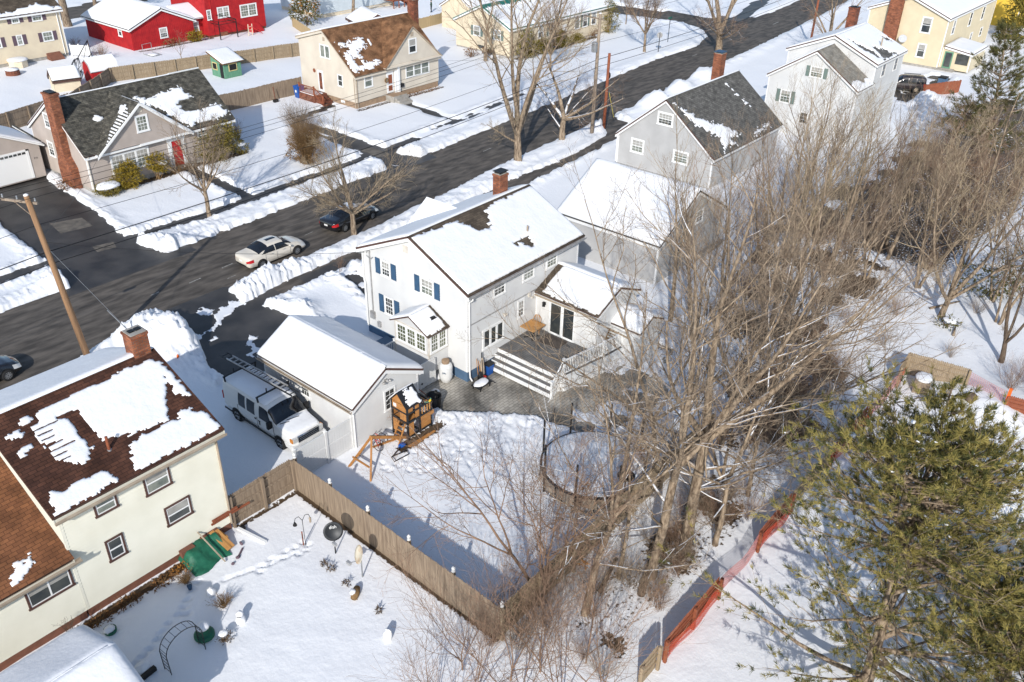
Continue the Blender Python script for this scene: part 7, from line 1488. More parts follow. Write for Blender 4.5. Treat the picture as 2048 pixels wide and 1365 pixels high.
t = thing('snow_shovel', 'upright black-handled shovel in a pile by the house corner', 'shovel', (29.85, 26.5, -.12)); b = MB(); b.tube([(.05, 0, .05), (-.05, .02, 1.55)], .025, 6); b.build('handle', 'dkmetal', t); b = MB(); b.prism([(-.25, -.2, 0), (.3, -.2, 0), (.3, .12, .02), (-.25, .12, .02)], [(-.25, -.2, .03), (.3, -.2, .03), (.3, .12, .05), (-.25, .12, .05)]); b.build('blade', 'redplastic', t)
t = thing('cart', 'low yard cart heaped with white snow by the house corner', 'cart', (29.6, 26.35, -.12)); b = MB(); b.box((-.55, -.28, .22), (.45, .28, .30)); 
for x in (-.4, .35): b.bar((x, -.25, 0), (x, -.25, .25), .05, .05); b.bar((x, .25, 0), (x, .25, .25), .05, .05)
b.build('bed', 'dkmetal', t); b = MB(); b.blob((-.05, 0, .32), (.52, .3, .1), 2, n=8, amp=.15); b.build('snow_cover', 'snow', t, True); b = MB(); b.bar((.45, 0, .26), (.75, -.35, .05), .03, .03); b.build('handle', 'dkmetal', t)
t = thing('gas_grill_tools', 'jumble of dark yard tools and red can leaning by the downspout', 'tools', (30.05, 26.75, -.12)); b = MB(); b.tube([(.1, .1, 0), (.0, .25, 1.2)], .02, 5); b.tube([(-.15, .1, 0), (-.1, .3, 1.35)], .02, 5); b.build('handle', 'cedar', t); b = MB(); b.box((-.05, -.2, 0), (.15, 0, .32)); b.build('can', 'redplastic', t); b = MB(); b.blob((-.15, .0, .35), (.14, .14, .3), 3, n=6); b.build('bag', 'black', t, True)
t = thing('storage_barrel', 'black plastic barrel in shade by the white gate', 'barrel', (26.5, 26.95, -.14)); b = MB(); b.lathe([(.32, 0), (.36, .1), (.4, .75), (.42, .8), (.36, .78), (.3, .3)], n=18); b.build('barrel', 'black', t, True)
b = MB(); b.bar((25.95, 27.9, 1.2), (26.75, 26.9, .0), .035, .035); tag(b.build('broom_handle', 'redwood'), 'thin reddish pole leaning by the white gate and black barrel', 'pole')
t = thing('snow_lump', 'dark hub in a small melting snow lump on the pavers by the gate', 'lump', (27.5, 27.85, -.12)); b = MB(); b.blob((0, 0, .06), (.3, .22, .12), 3, n=7, amp=.3); b.build('lump', 'snow', t, True); b = MB(); b.blob((0, -.08, .16), (.09, .08, .06), 3, n=6); b.build('hub', 'black', t, True)
# deck furniture
t = thing('patio_table', 'square honey-wood pedestal table on the gray deck', 'table', (34.15, 26.55, .95)); b = MB(); b.box((-.55, -.5, .71), (.55, .5, .75), rot=.0); b.build('top', 'cedarlt', t); b = MB(); b.tube([(0, 0, .03), (0, 0, .71)], .05, 8); b.build('pedestal', 'dkmetal', t); b = MB(); b.bar((-.38, -.3, .03), (.38, .3, .03), .06, .05); b.bar((-.38, .3, .03), (.38, -.3, .03), .06, .05); b.build('foot', 'dkmetal', t)
t = thing('chair', 'honey-wood chair with snow on its seat behind the deck table', 'chair', (34.75, 26.75, .95), .5); b = MB(); b.box((-.22, -.22, .43), (.22, .22, .47)); b.build('seat', 'cedarlt', t)
for x in (-.2, .2):
    for y in (-.2, .2): b = MB(); b.bar((x, y, 0), (x, y, .44 if x < 0 else .46), .04, .04); b.build('leg', 'cedarlt', t)
b = MB(); b.tube([(.2, -.2, .45), (.26, -.22, .75), (.28, -.1, .95), (.28, .1, .95), (.26, .22, .75), (.2, .2, .45)], .022, 6)
for y in (-.1, 0, .1): b.bar((.2, y, .46), (.27, y, .93), .03, .012)
b.build('backrest', 'cedarlt', t); b = MB(); b.blob((0, 0, .5), (.24, .24, .08), 1, n=7, amp=.1); b.build('snow_cover', 'snow', t, True)
t = thing('folding_chair', 'weathered slatted wooden folding chair on the deck by the addition wall', 'chair', (36.2, 22.6, .95)); b = MB()
for y in (-.3, .3): b.bar((-.35, y, 0), (.35, y, .95), .04, .05); b.bar((.3, y, 0), (-.3, y, .5), .04, .05)
for q in np.arange(.3, 1, .12): b.bar((-.35 + .7 * q, -.3, .95 * q), (-.35 + .7 * q, .3, .95 * q), .05, .015)
for q in np.arange(.0, .5, .1): b.bar((-.3 + q, -.3, .46), (-.3 + q, .3, .46), .06, .015)
b.build('frame', 'straw', t)
t = thing('storage_bin', 'small gray-blue bin standing beyond the deck railing', 'bin', (38.9, 21.7, -.1)); b = MB(); b.prism([(-.2, -.2, 0), (.2, -.2, 0), (.2, .2, 0), (-.2, .2, 0)], [(-.25, -.25, .7), (.25, -.25, .7), (.25, .25, .7), (-.25, .25, .7)]); b.build('body', 'bluefound', t); b = MB(); b.box((-.27, -.27, .7), (.27, .27, .76)); b.build('lid', 'gutter', t)
t = thing('hose_reel', 'dark coiled hose pot by the bump-out wall', 'hose', (40.2, 22.4, 0)); b = MB()
for k in range(5): b.tube([(.33 * math.cos(a), .33 * math.sin(a), .06 + .05 * k) for a in np.linspace(0, 6.28, 17)], .03, 5)
b.build('coil', 'black', t)
# trampoline
t = thing('trampoline', 'round trampoline with thick snow on its bed and black net poles', 'trampoline', (27.2, 17.3, 0)); b = MB(); b.tube([(2.4 * math.cos(a), 2.4 * math.sin(a), .92) for a in np.linspace(0, 6.2832, 41)], .075, 6); b.build('rim', 'dkmetal', t)
b = MB(); b.lathe([(2.36, .86), (2.36, .99), (2.2, 1.06), (1.2, 1.05), (.1, 1.03)], n=40); b.build('snow_cover', 'snow', t, True)
b = MB(); vs = []; n_ = 40
for k in range(n_):
    a = k * 6.2832 / n_; vs += [(2.42 * math.cos(a), 2.42 * math.sin(a), .9), (2.44 * math.cos(a), 2.44 * math.sin(a), .34 + .06 * math.sin(k * 2.3))]
b.add(vs, [[2 * k, 2 * ((k + 1) % n_), 2 * ((k + 1) % n_) + 1, 2 * k + 1] for k in range(n_)]); b.build('skirt', 'tantrim', t)
for k in range(8):
    a = k * 6.2832 / 8 + .3; b = MB(); b.tube([(2.47 * math.cos(a), 2.47 * math.sin(a), 0), (2.47 * math.cos(a), 2.47 * math.sin(a), 2.7)], .05, 6); b.tube([(2.45 * math.cos(a), 2.45 * math.sin(a), .1), (2.45 * math.cos(a + .35), 2.45 * math.sin(a + .35), .1), (2.45 * math.cos(a + .35), 2.45 * math.sin(a + .35), .86)], .022, 5); b.build('net_pole', 'black', t)
b = MB(); b.prism([(2.5 * math.cos(2.6), 2.5 * math.sin(2.6), .9), (2.5 * math.cos(2.75), 2.5 * math.sin(2.75), .9), (2.52 * math.cos(2.75), 2.52 * math.sin(2.75), .9), (2.52 * math.cos(2.6), 2.52 * math.sin(2.6), .9)], [(2.45 * math.cos(2.66), 2.45 * math.sin(2.66), 2.5), (2.45 * math.cos(2.68), 2.45 * math.sin(2.68), 2.5), (2.47 * math.cos(2.68), 2.47 * math.sin(2.68), 2.5), (2.47 * math.cos(2.66), 2.47 * math.sin(2.66), 2.5)]); b.build('gathered_net', 'black', t)
t = thing('bird_feeder', 'black round-topped post feeder standing before the trampoline', 'feeder', (26.25, 14.95, 0)); b = MB(); b.tube([(0, 0, -.1), (0, 0, 2.15)], .035, 6); b.build('post', 'black', t); b = MB(); b.lathe([(.02, -.02), (.40, .0), (.40, .03), (.3, .12), (.02, .2)], (0, 0, 2.1), 18); b.build('baffle', 'black', t, True)
# ---------------------------------------------------------------- the cream house yard
def dish(label, x, y, tilt, az, H, m, arm, txt=None, rx=.40, ry=.36, rust=False):
    t = thing('satellite_dish', label, 'satellite dish', (x, y, 0)); b = MB(); b.tube([(0, 0, -.1), (0, 0, H)], .03, 8); b.build('mast', 'steel' if txt is None else 'dkmetal', t, True)
    b = MB(); vs = []; n = 24; R0 = [0, .25, .5, .75, 1.0]
    mt = Matrix.Translation((0, 0, H + .1)) @ Matrix.Rotation(az, 4, 'Z') @ Matrix.Rotation(tilt, 4, 'Y')
    for r in R0[1:]:
        for k in range(n): a = 6.2832 * k / n; vs.append(mt @ Vector((rx * r * math.cos(a), ry * r * math.sin(a) * 1.12, .09 * r * r)))
    c = len(vs); vs.append(mt @ Vector((0, 0, 0))); fs = [[c, k, (k + 1) % n] for k in range(n)] + [[i * n + k, (i + 1) * n + k, (i + 1) * n + (k + 1) % n, i * n + (k + 1) % n] for i in range(3) for k in range(n)]
    b.add(vs, fs); o = b.build('reflector', m, t, True); o.modifiers.new('thick', 'SOLIDIFY').thickness = .012
    b = MB(); e = mt @ Vector((rx * .2, 0, .45)) if False else mt @ Vector((rx * 1.15, 0, .36)); b.tube([mt @ Vector((rx * .9, 0, .02)), e], .016, 6); b.build('arm', 'steel', t); b = MB(); q = .06; b.box((e.x - q, e.y - .11, e.z - q), (e.x + q, e.y + .11, e.z + q)); b.build('receiver', 'gutter', t)
    if txt:
        text(t, 'lettering', txt, .19, mt @ Matrix.Translation((-rx * .42, 0, .035)) @ Matrix.Rotation(R_(90), 4, 'Z'), 'plate', .008)
    return t
vv_ = math.atan2(-20, -15)
dish('dark gray satellite dish lettered dish on a thin mast in the snowy yard', 16.2, 22.6, R_(62), math.atan2(-22.6, -16.2), 1.15, 'dkmetal', 1, 'dish')
dish('pale rust-stained satellite dish turned sideways on a mast beside the stockade fence', 16.05, 20.75, R_(68), math.atan2(-.85, -1.0) - 1.15, 1.15, mat('rust_stained_white', (.55, .50, .40), (.40, .20, .06), scale=2.2, rough=.6, lo=.45, hi=.75), 1, None, .38, .34)
b = MB(); 
t = thing('feeder_hook', 'two-armed black shepherd hook hung with bird feeders in the snowy yard', 'feeder', (15.7, 23.95, 0)); b = MB(); b.tube([(0, 0, -.1), (0, 0, 1.35), (-.12, .05, 1.6), (-.26, .1, 1.58), (-.3, .12, 1.4)], .014, 5); b.tube([(0, 0, 1.35), (.12, -.05, 1.6), (.26, -.1, 1.58), (.3, -.12, 1.42)], .014, 5); b.build('hook', 'black', t); b = MB(); b.lathe([(.02, 0), (.09, .02), (.09, .06), (.05, .14), (.03, .2)], (-.3, .12, 1.18), 8); b.build('feeder', 'black', t); b = MB(); b.lathe([(.04, 0), (.05, .1), (.05, .24), (.02, .28)], (.3, -.12, 1.12), 8); b.build('feeder', 'tantrim', t); b = MB(); b.tube([(-.08, .03, 0), (-.08, .03, .75)], .03, 5); b.build('stake', 'brickdk', t)
t = thing('garden_arch', 'dark wire garden arch leaning in the shaded snow at lower left', 'arch', (9.1, 22.55, 0), .05); b = MB()
for y in (-.18, .22):
    pts = [(-.72, y, -.1), (-.74, y, 1.0)] + [(-.72 * math.cos(a), y, 1.0 + .62 * math.sin(a)) for a in np.linspace(.15, 2.99, 12)] + [(.74, y, 1.0), (.72, y, -.1)]; b.tube(pts, .017, 5)
for a in np.linspace(.15, 2.99, 9): b.bar((-.72 * math.cos(a), -.18, 1 + .62 * math.sin(a)), (-.72 * math.cos(a), .22, 1 + .62 * math.sin(a)), .012, .012)
for x in (-.73, .73):
    for z in np.arange(.1, 1.0, .2): b.bar((x, -.18, z), (x, .22, z + .12), .01, .01); b.bar((x, .22, z), (x, -.18, z + .12), .01, .01)
b.build('frame', 'dkmetal', t)
t = thing('fountain', 'dark green tiered birdbath capped with snow beside the garden arch', 'birdbath', (10.15, 22.95, 0)); b = MB(); b.lathe([(.30, 0), (.38, .05), (.38, .16), (.3, .2), (.2, .22), (.22, .5), (.24, .52)], n=18); b.build('basin', 'tarp', t, True); b = MB(); b.lathe([(.24, .5), (.25, .56), (.2, .62), (.02, .64)], n=16); b.build('snow_cap', 'snow', t, True)
t = thing('watering_can', 'half-buried dark green pot ringed with snow near the shed roof', 'pot', (7.95, 25.75, 0)); b = MB(); b.lathe([(.15, -.05), (.22, .05), (.24, .2), (.2, .2), (.18, .1)], n=14); b.build('pot', 'tarp', t, True); b = MB(); b.blob((-.03, 0, .2), (.22, .2, .1), 3, n=7); b.build('snow_cap', 'snow', t, True)
t = thing('bucket', 'small dark blue bucket with handle standing in snow by the green tarp', 'bucket', (11.1, 25.4, 0)); b = MB(); b.lathe([(.07, 0), (.1, .2), (.09, .2)], n=12); b.build('pail', 'shutter_blue', t, True); b = MB(); b.tube([(.1 * math.cos(a), 0, .2 + .16 * math.sin(a)) for a in np.linspace(0, 3.14, 8)], .012, 4); b.build('handle', 'black', t)
t = thing('planter_box', 'black trough with a block of snow behind it at the lower left shed', 'planter', (7.85, 22.95, 0), .1); b = MB(); b.box((-.3, -.08, 0), (.3, .08, .2)); b.build('trough', 'black', t); b = MB(); b.blob((0, .35, .12), (.32, .3, .14), 4, n=7, amp=.1); b.build('snow_cap', 'snow', t, True)
t = thing('tarp_pile', 'green tarp over stacked boards leaning on the cream house foundation', 'tarp', (12.6, 26.5, 0)); rg = np.random.RandomState(3); gx_, gy_ = np.meshgrid(np.linspace(-.85, .85, 22), np.linspace(-.75, .5, 18), indexing='ij'); gz_ = .5 * sst(-.7, .3, gy_) * sst(-1.0, -.5, gx_) + .08 * fbm(gx_ * 3, gy_ * 3, 2) + .05 * np.abs(np.sin(gx_ * 5 + gy_ * 3)) - .06 * (gy_ < -.68); idx = np.arange(gx_.size).reshape(gx_.shape)
meshobj('sheet', np.stack([gx_ - .15, gy_ + .1 * np.sin(gx_ * 4), gz_], -1).reshape(-1, 3), np.stack([idx[:-1, :-1], idx[1:, :-1], idx[1:, 1:], idx[:-1, 1:]], -1).reshape(-1, 4), 'tarp', t, True)
b = MB(); b.box((.2, -.05, .0), (1.05, .5, .35)); b.bar((.75, -.55, .15), (.6, .45, .62), .22, .03); b.bar((.95, -.5, .12), (.82, .45, .58), .18, .03); b.build('board', 'cedarlt', t); b = MB(); b.bar((.05, .5, .95), (.25, -.95, .08), .04, .06); b.build('lath', 'tantrim', t); b = MB(); b.box((-.9, .25, .15), (-.3, .5, .6)); b.box((.1, .42, .3), (.9, .52, .62)); b.build('plank', 'brickfound', t)
t = thing('downspout_extension', 'white downspout extension lying out from the cream house corner on the snow', 'pipe', (14.3, 26.75, 0)); b = MB(); b.bar((0, 0, .16), (.35, -1.5, .04), .13, .10); b.build('pipe', 'white', t); b = MB(); b.blob((.18, -.05, .08), (.16, .16, .12), 2, n=6); b.build('stone', 'black', t, True)
def snowlump(name, label, x, y, r, extra=None, group=None, cat='ornament'):
    t = thing(name, label, cat, (x, y, 0), group=group); b = MB(); b.blob((0, 0, r[2] * .6), r, int(x * 10), n=9, amp=.12); b.build('snow', 'snow', t, True); return t
t = snowlump('snow_figure', 'small snowman-like garden figure with twig smile in the lower yard', 11.45, 22.5, (.2, .2, .2)); b = MB(); b.blob((.02, .05, .38), (.15, .15, .14), 3, n=8, amp=.1); b.build('head', 'snow', t, True); b = MB(); 
for a in (-.5, -.25, 0, .25, .5): b.blob((.02 - .14 * math.cos(a - .9 + .3), .05 + .15 * math.sin(a - .9) * 1.0, .36), .018, 1, n=4)
b.build('face', 'black', t)
snowlump('snow_dome', 'round snow-capped garden ball at the edge of the house shadow', 11.5, 24.55, (.2, .2, .2)); snowlump('snow_dome', 'snow-capped ornament among the saplings near the stockade fence', 14.6, 17.7, (.18, .18, .3))
t = thing('wheelbarrow_planter', 'little wooden barrel planter tipped on the snow below the rusty dish', 'planter', (15.2, 20.2, 0), .6); b = MB(); b.tube([(-.28, 0, .15), (0, 0, .17), (.28, 0, .15)], [.13, .17, .13], 10); b.build('barrel', 'straw', t, True); b = MB(); b.blob((-.1, .08, .32), (.16, .12, .08), 2, n=6); b.build('snow_cap', 'snow', t, True); b = MB(); b.bar((-.2, -.12, 0), (-.2, .12, .1), .04, .04); b.bar((.2, -.12, 0), (.2, .12, .1), .04, .04); b.build('stand', 'straw', t)
for x, y, r, lab in ((15.42, 22.95 - .55, .13, 'dark round seed-head plant poking from the snow right of the dish'), (15.45, 22.0, .15, 'brown pointed ornament half sunk in snow below the dark dish'), (15.35, 20.9, .14, 'dry leaf clump in the snow beside the tipped barrel planter'), (15.2, 18.9, .12, 'lone dead leaf clump in the open snow of the lower yard')):
    t = thing('dry_clump', lab, 'plant', (x, y, 0)); rg = np.random.RandomState(int(x * 100)); v, f = leafcloud(rg, (0, 0, .12), (r, r, r), 60, .12); meshobj('leaves', v, f, 'barkdark', t, False, uv=False)
# tools on the snow near tarp
t = thing('garden_lights', 'dark purple garden stakes scattered on the snow beside the tarp', 'stakes', (13.7, 25.6, 0)); b = MB(); b.bar((-.35, -.2, .05), (.1, .1, .06), .06, .05); b.blob((-.35, -.2, .06), (.1, .08, .06), 1, n=6); b.blob((.2, .35, .08), (.05, .12, .08), 2, n=6); b.blob((-.7, -.35, .06), (.08, .06, .06), 3, n=6); b.build('stake', 'shutter_purple', t)
# ---------------------------------------------------------------- across the street and beyond
t = thing('traffic_cone', 'orange traffic cone on the snow by the brick chimney of the cream house', 'cone', (19.97, 40.3, 0)); b = MB(); b.lathe([(.15, .03), (.05, .58), (.03, .6)], n=14); b.build('cone', 'orange', t, True); b = MB(); b.box((-.19, -.19, 0), (.19, .19, .035)); b.build('base', 'orange', t); b = MB(); b.lathe([(.108, .26), (.082, .40)], n=14); b.build('band', 'plate', t)
t = thing('trash_bin', 'blue wheeled recycling bin beside the beige house\'s brick steps', 'bin', (57.0, 76.6, 0)); b = MB(); b.prism([(-.33, -.3, 0), (.33, -.3, 0), (.33, .3, 0), (-.33, .3, 0)], [(-.42, -.38, 1.15), (.42, -.38, 1.15), (.42, .38, 1.15), (-.42, .38, 1.15)]); b.build('body', 'blue', t); b = MB(); b.box((-.45, -.41, 1.15), (.45, .41, 1.25)); b.build('lid', 'blue', t); b = MB(); b.box((-.432, -.1, .6), (-.38, .1, .85)); b.build('emblem', 'plate', t)
t = thing('snow_shovel', 'black shovel leaning on the gray fence left of the blue bin', 'shovel', (54.2, 77.0, 0)); b = MB(); b.bar((0, 0, .2), (.1, .3, 1.5), .06, .06); b.build('handle', 'brickdk', t); b = MB(); b.box((-.25, -.2, 0), (.25, .1, .3)); b.build('blade', 'black', t)
t = thing('playhouse', 'weathered green plank playhouse with slanted snowy roof and open windows', 'playhouse', (55.8, 88.15, 0)); b = MB(); b.prism([(0, 0, 0), (2.2, .1, 0), (2.2, 2.3, 0), (0, 2.4, 0)], [(0, 0, 1.75), (2.2, .1, 1.75), (2.2, 2.3, 2.5), (0, 2.4, 2.5)]); boards(b, '-y', 0, [(0, 0), (2.2, 0), (2.2, 1.75), (0, 1.75)]); boards(b, '-x', 0, [(0, 0), (2.4, 0), (2.4, 2.5), (0, 1.75)]); b.build('wall', 'siding_green', t)
b = MB(); slab(b, [(-.3, -.3, 1.72), (2.5, -.2, 1.72), (2.5, 2.6, 2.62), (-.3, 2.7, 2.62)], .14); r_ = b.build('roof', ['sh_gray', 'brownleaf'], t); snow_sheet(r_, (-.3, -.3, 1.74), (1, 0, 0), (0, 3, .95), 2.8, 3.1, .12, None, .2, 160)
for fc, a, c in (('-y', .65, 1.55), ('-x', 1.35, 2.05)):
    b = MB(); P = PF(fc, 0); pbox(b, P, a - .1, c + .1, .72, 1.55, .03, .07); fo = b.build('window', mat('pale_yellow_trim', (.55, .47, .22), rough=.7), t); b = MB(); pbox(b, P, a, c, .82, 1.45, .07, .08); b.build('opening', 'black', fo)
b = MB(); pbox(b, PF('-x', 0), .15, .75, .0, 1.55, .03, .05); b.build('doorway', 'black', t)
t = thing('shed', 'small beige shed with snowy roof behind the gray fence at left', 'shed', (40.45, 96.1, 0), -.25); q = gable(t, 0, 2.6, 0, 2.0, 0, 1.3, 1.3, 2.1, 1.0, 'x', .2, .15, ('-x', '-y'), 'siding_tl', 'sh_dark', 'browntrim', cb=False)
for k, z_ in enumerate(q[2]): full_snow(q[1], z_, .12, .2, seed=162 + k)
t = thing('shed', 'small red barn shed with gambrel snow roof beside the dark play structure', 'shed', (44.8, 96.4, 0), -.05); b = MB(); pr = [(0, 0), (2.0, 0), (2.0, 1.25), (1.75, 1.95), (1.0, 2.4), (.25, 1.95), (0, 1.25)]; b.prism([(.0, y, z) for y, z in pr], [(2.9, y, z) for y, z in pr]); boards(b, '-y', 0, [(0, 0), (2.9, 0), (2.9, 1.25), (0, 1.25)]); b.build('wall', 'siding_red', t); b = MB()
for (y0_, z0_), (y1_, z1_) in (((-.1, 1.2), (.22, 1.99)), ((.22, 1.99), (1.0, 2.46)), ((1.0, 2.46), (1.78, 1.99)), ((1.78, 1.99), (2.1, 1.2))): slab(b, [(-.15, y0_, z0_), (3.05, y0_, z0_), (3.05, y1_, z1_), (-.15, y1_, z1_)], .06)
r_ = b.build('roof', ['sh_dark', 'white'], t)
b = MB(); b.prism([(-.12, -.12, 1.22), (3.0, -.12, 1.22), (3.0, .2, 2.02), (-.12, .2, 2.02)], [(-.12, -.2, 1.3), (3.0, -.2, 1.3), (3.0, .15, 2.14), (-.12, .15, 2.14)]); b.prism([(-.12, .2, 2.02), (3.0, .2, 2.02), (3.0, 1.0, 2.5), (-.12, 1.0, 2.5)], [(-.12, .15, 2.14), (3.0, .15, 2.14), (3.0, 1.0, 2.62), (-.12, 1.0, 2.62)]); b.build('snow_cover', 'snow', r_)
t = thing('trampoline', 'collapsed black net trampoline frame standing on edge between the beige and red sheds', 'trampoline', (43.0, 96.4, 0)); b = MB(); rg = random.Random(4)
pA_ = [(0, 0, 0), (.5, 1.2, 1.2), (.9, 2.2, 1.9), (1.6, 3, 2.1), (3.2, 5.5, 1.6), (6.4, 9.2, 2.4), (6.6, 9.4, .8), (3.0, 5.2, .2), (1.4, 2.2, .1)]; b.tube(pA_ + pA_[:1], .05, 5)
for k in range(14): a, c = rg.sample(pA_, 2); b.bar(a, c, .04, .04)
for k in range(8): q = pA_[k]; b.prism([q, (q[0] + .3, q[1] + .5, q[2]), (q[0] + .4, q[1] + .6, max(0, q[2] - .8)), (q[0] + .1, q[1] + .1, max(0, q[2] - .8))], [(q[0] + .02, q[1] - .02, q[2]), (q[0] + .32, q[1] + .48, q[2]), (q[0] + .42, q[1] + .58, max(0, q[2] - .8)), (q[0] + .12, q[1] + .08, max(0, q[2] - .8))])
b.build('frame', 'black', t)
t = thing('hot_tub', 'covered beige hot tub topped with snow by the cream house, top left', 'hot tub', (42.6, 109.2, 0)); b = MB(); b.lathe([(1.0, 0), (1.05, .1), (1.05, .75)], n=8); b.build('tub', 'siding_tl', t); b = MB(); b.lathe([(1.08, .75), (1.1, .85), (.9, .93), (.05, .95)], n=16); b.build('snow_cover', 'snow', t, True)
t = thing('fire_pit', 'round stone fire pit with a snow cap in the top-left yard', 'fire pit', (40.6, 106.2, 0)); b = MB(); b.lathe([(.75, 0), (.72, .55), (.6, .55)], n=14); b.build('ring', 'brickdk', t); b = MB(); b.lathe([(.72, .5), (.68, .66), (.05, .72)], n=14); b.build('snow_cap', 'snow', t, True)
t = thing('pergola', 'black metal gazebo frame before the red house', 'gazebo', (66.2, 104.3, 0)); b = MB()
for x in (0, 2.6):
    for y in (0, 3.0): b.box((x - .05, y - .05, -.1), (x + .05, y + .05, 2.3))
for z in (2.25, 1.9):
    for x in (0, 2.6): b.bar((x, 0, z), (x, 3.0, z), .05, .05)
    for y in (0, 3.0): b.bar((0, y, z), (2.6, y, z), .05, .05)
b.bar((0, 0, 2.3), (1.3, 1.5, 2.8), .05, .05); b.bar((2.6, 0, 2.3), (1.3, 1.5, 2.8), .05, .05); b.bar((0, 3, 2.3), (1.3, 1.5, 2.8), .05, .05); b.bar((2.6, 3, 2.3), (1.3, 1.5, 2.8), .05, .05); b.build('frame', 'black', t)
t = thing('toddler_slide', 'small white and red toddler slide heap before the red house', 'play set', (70.2, 103.9, 0)); b = MB(); b.bar((0, 0, 0), (.2, .2, 1.4), .08, .08); b.bar((.6, 0, 0), (.8, .2, 1.4), .08, .08)
for z in (.3, .7, 1.1): b.bar((.05, .05, z), (.7, .1, z), .05, .05)
b.build('ladder', 'siding_tl', t); b = MB(); b.bar((.6, .2, 1.1), (2.0, -.2, .1), .35, .06); b.build('slide', 'redplastic', t)
t = thing('lawn_lounger', 'thin metal lawn chair frame half buried before the red garage', 'frame', (55.3, 104.3, 0)); b = MB(); b.tube([(0, 0, 0), (0, 0, 1.2), (1.3, .2, 1.2), (1.3, .2, 0)], .035, 5); b.tube([(0, 0, .1), (.1, -1.8, .1), (1.4, -1.6, .1), (1.3, .2, .1)], .05, 5); b.build('frame', 'gutter', t); b = MB(); b.blob((.7, -1.0, .1), (.6, .7, .12), 2, n=7); b.build('snow_cover', 'snow', t, True)
person('person in dark green jacket and dark trousers standing on snow at the top edge', (98.4, 97.9, 0), 2.5, 'jacket_g'); person('person in a red jacket sitting by the wooden stair at the top edge', (97.8, 101.6, .35), -2.2, 'jacket_r', 'sit')
t = thing('street_sign', 'thin street sign post with a small green blade at the corner lawn', 'sign', (107.2, 62.2, 0)); b = MB(); b.tube([(0, 0, -.1), (0, 0, 3.0)], .04, 6); b.build('post', 'dkmetal', t); b = MB(); b.box((-.45, -.015, 3.0), (.45, .015, 3.22)); b.build('sign_blade', 'metalroof', t)
t = thing('mail_post', 'gray wrapped stop sign seen edge-on at the corner sidewalk', 'sign', (100.6, 59.6, 0)); b = MB(); b.tube([(0, 0, -.1), (0, 0, 2.6)], .05, 6); b.build('post', 'dkmetal', t); b = MB(); b.lathe([(.38, -.02), (.38, .02)], n=8); o = b.build('sign_plate', 'gutter', t); o.rotation_euler = (0, math.pi / 2, .5); o.location = (0, 0, 2.3)
b = MB(); b.tube([(72.0, 46.9, .9), (71.2, 47.1, 3.4)], .03, 5); tag(b.build('marker_stake', mat('yellow_stake', (.5, .42, .08), rough=.7)), 'thin yellow marker stake in the conical snow pile by the poles', 'stake')
t = thing('wheeled_bin', 'dark snow-topped bin beside the dark plum car', 'bin', (110.8, 27.6, 0)); b = MB(); b.box((-.5, -.4, 0), (.5, .4, 1.0)); b.build('body', 'bluefound', t); b = MB(); b.box((-.55, -.45, 1.0), (.55, .45, 1.1)); b.build('lid', 'black', t)
t = thing('doghouse', 'snow-capped wooden box beside the tan corner fence of the pool yard', 'box', (45.3, 8.15, 0), .2); b = MB(); b.box((-.55, -.4, 0), (.55, .4, .75)); b.build('box', 'woodgray', t); b = MB(); b.blob((0, 0, .8), (.6, .45, .14), 3, n=8, amp=.08); b.build('snow_cap', 'snow', t, True)
b = MB(); b.blob((45.4, 5.7, .55), (.38, .28, .28), 6, n=9, amp=.2); tag(b.build('boulder', 'barkdark', smooth=True), 'dark bare boulder poking from the snow mound in the pool yard', 'rock')
for x, y, l, a, lab in ((43.5, 13.2, 3.0, .6, 'fallen log on the snow beyond the tan corner fence'), (52.5, 8.6, 1.0, .2, 'short broken log on open snow at the right'), (55.0, 10.8, 2.4, -.5, 'bare fallen branch on the snow below the forked trunk')):
    b = MB(); b.tube([(x, y, .08), (x + l * math.cos(a), y + l * math.sin(a), .14)], [.08, .05], 7); tag(b.build('log', 'bark', smooth=True), lab, 'log')
b = MB(); b.tube([(22.6, 11.6, .15), (24.2, 12.2, .3), (25.4, 12.1, .2)], [.16, .14, .1], 8); b.tube([(21.6, 12.9, .2), (23.3, 13.3, .5)], [.12, .08], 7); tag(b.build('log', 'barkdark', smooth=True), 'dark rotten log in the leaf litter among the lower trunks', 'log')
# ---------------------------------------------------------------- trees and shrubs
PB = dict(levels=3, n=[9, 8, 5], ang=[.75, .7, .7], lr=[.44, .48, .5], rmin=.0065, rk=.0085, seg=[6, 4, 2], wob=.13, trop=.06, t0=[.22, .2, .2], smallfrom=1)
PV = dict(levels=3, n=[11, 8, 5], ang=[.6, .6, .65], lr=[.5, .5, .5], rmin=.0075, rk=.011, seg=[6, 4, 2], wob=.12, trop=.10, t0=[.15, .15, .2], smallfrom=1)
PU = dict(levels=3, n=[18, 6, 4], ang=[.66, .62, .6], lr=[1.0, .45, .5], rmin=.006, rk=.008, seg=[6, 4, 2], wob=.09, trop=.12, t0=[.22, .2, .2], smallfrom=0)
PS = dict(levels=2, n=[9, 6], ang=[.65, .7], lr=[.5, .5], rmin=.007, rk=.015, seg=[5, 3], wob=.12, trop=.06, t0=[.2, .2], smallfrom=0)
def at(t, x, y, z=0, rz=0, s=1): t.location = (x, y, z); t.rotation_euler = (0, 0, rz); t.scale = (s, s, s); return t
at(mk_tree('street_tree', 3, 7.0, .17, PV, bole=.34, leaders=5, lang=.85, llen=.8, sidelimbs=2, sllen=.4, label='small bare spreading street tree before the taupe house\'s front lawn'), 32.68, 56.44)
at(mk_tree('street_tree', 8, 7.0, .21, dict(PV, n=[13, 9, 5], trop=.05), bole=.27, leaders=7, lang=1.0, llen=.78, sidelimbs=0, twigmat='twiglt', label='round-crowned bare street tree leaning over the black sedan'), 37.9, 46.15)
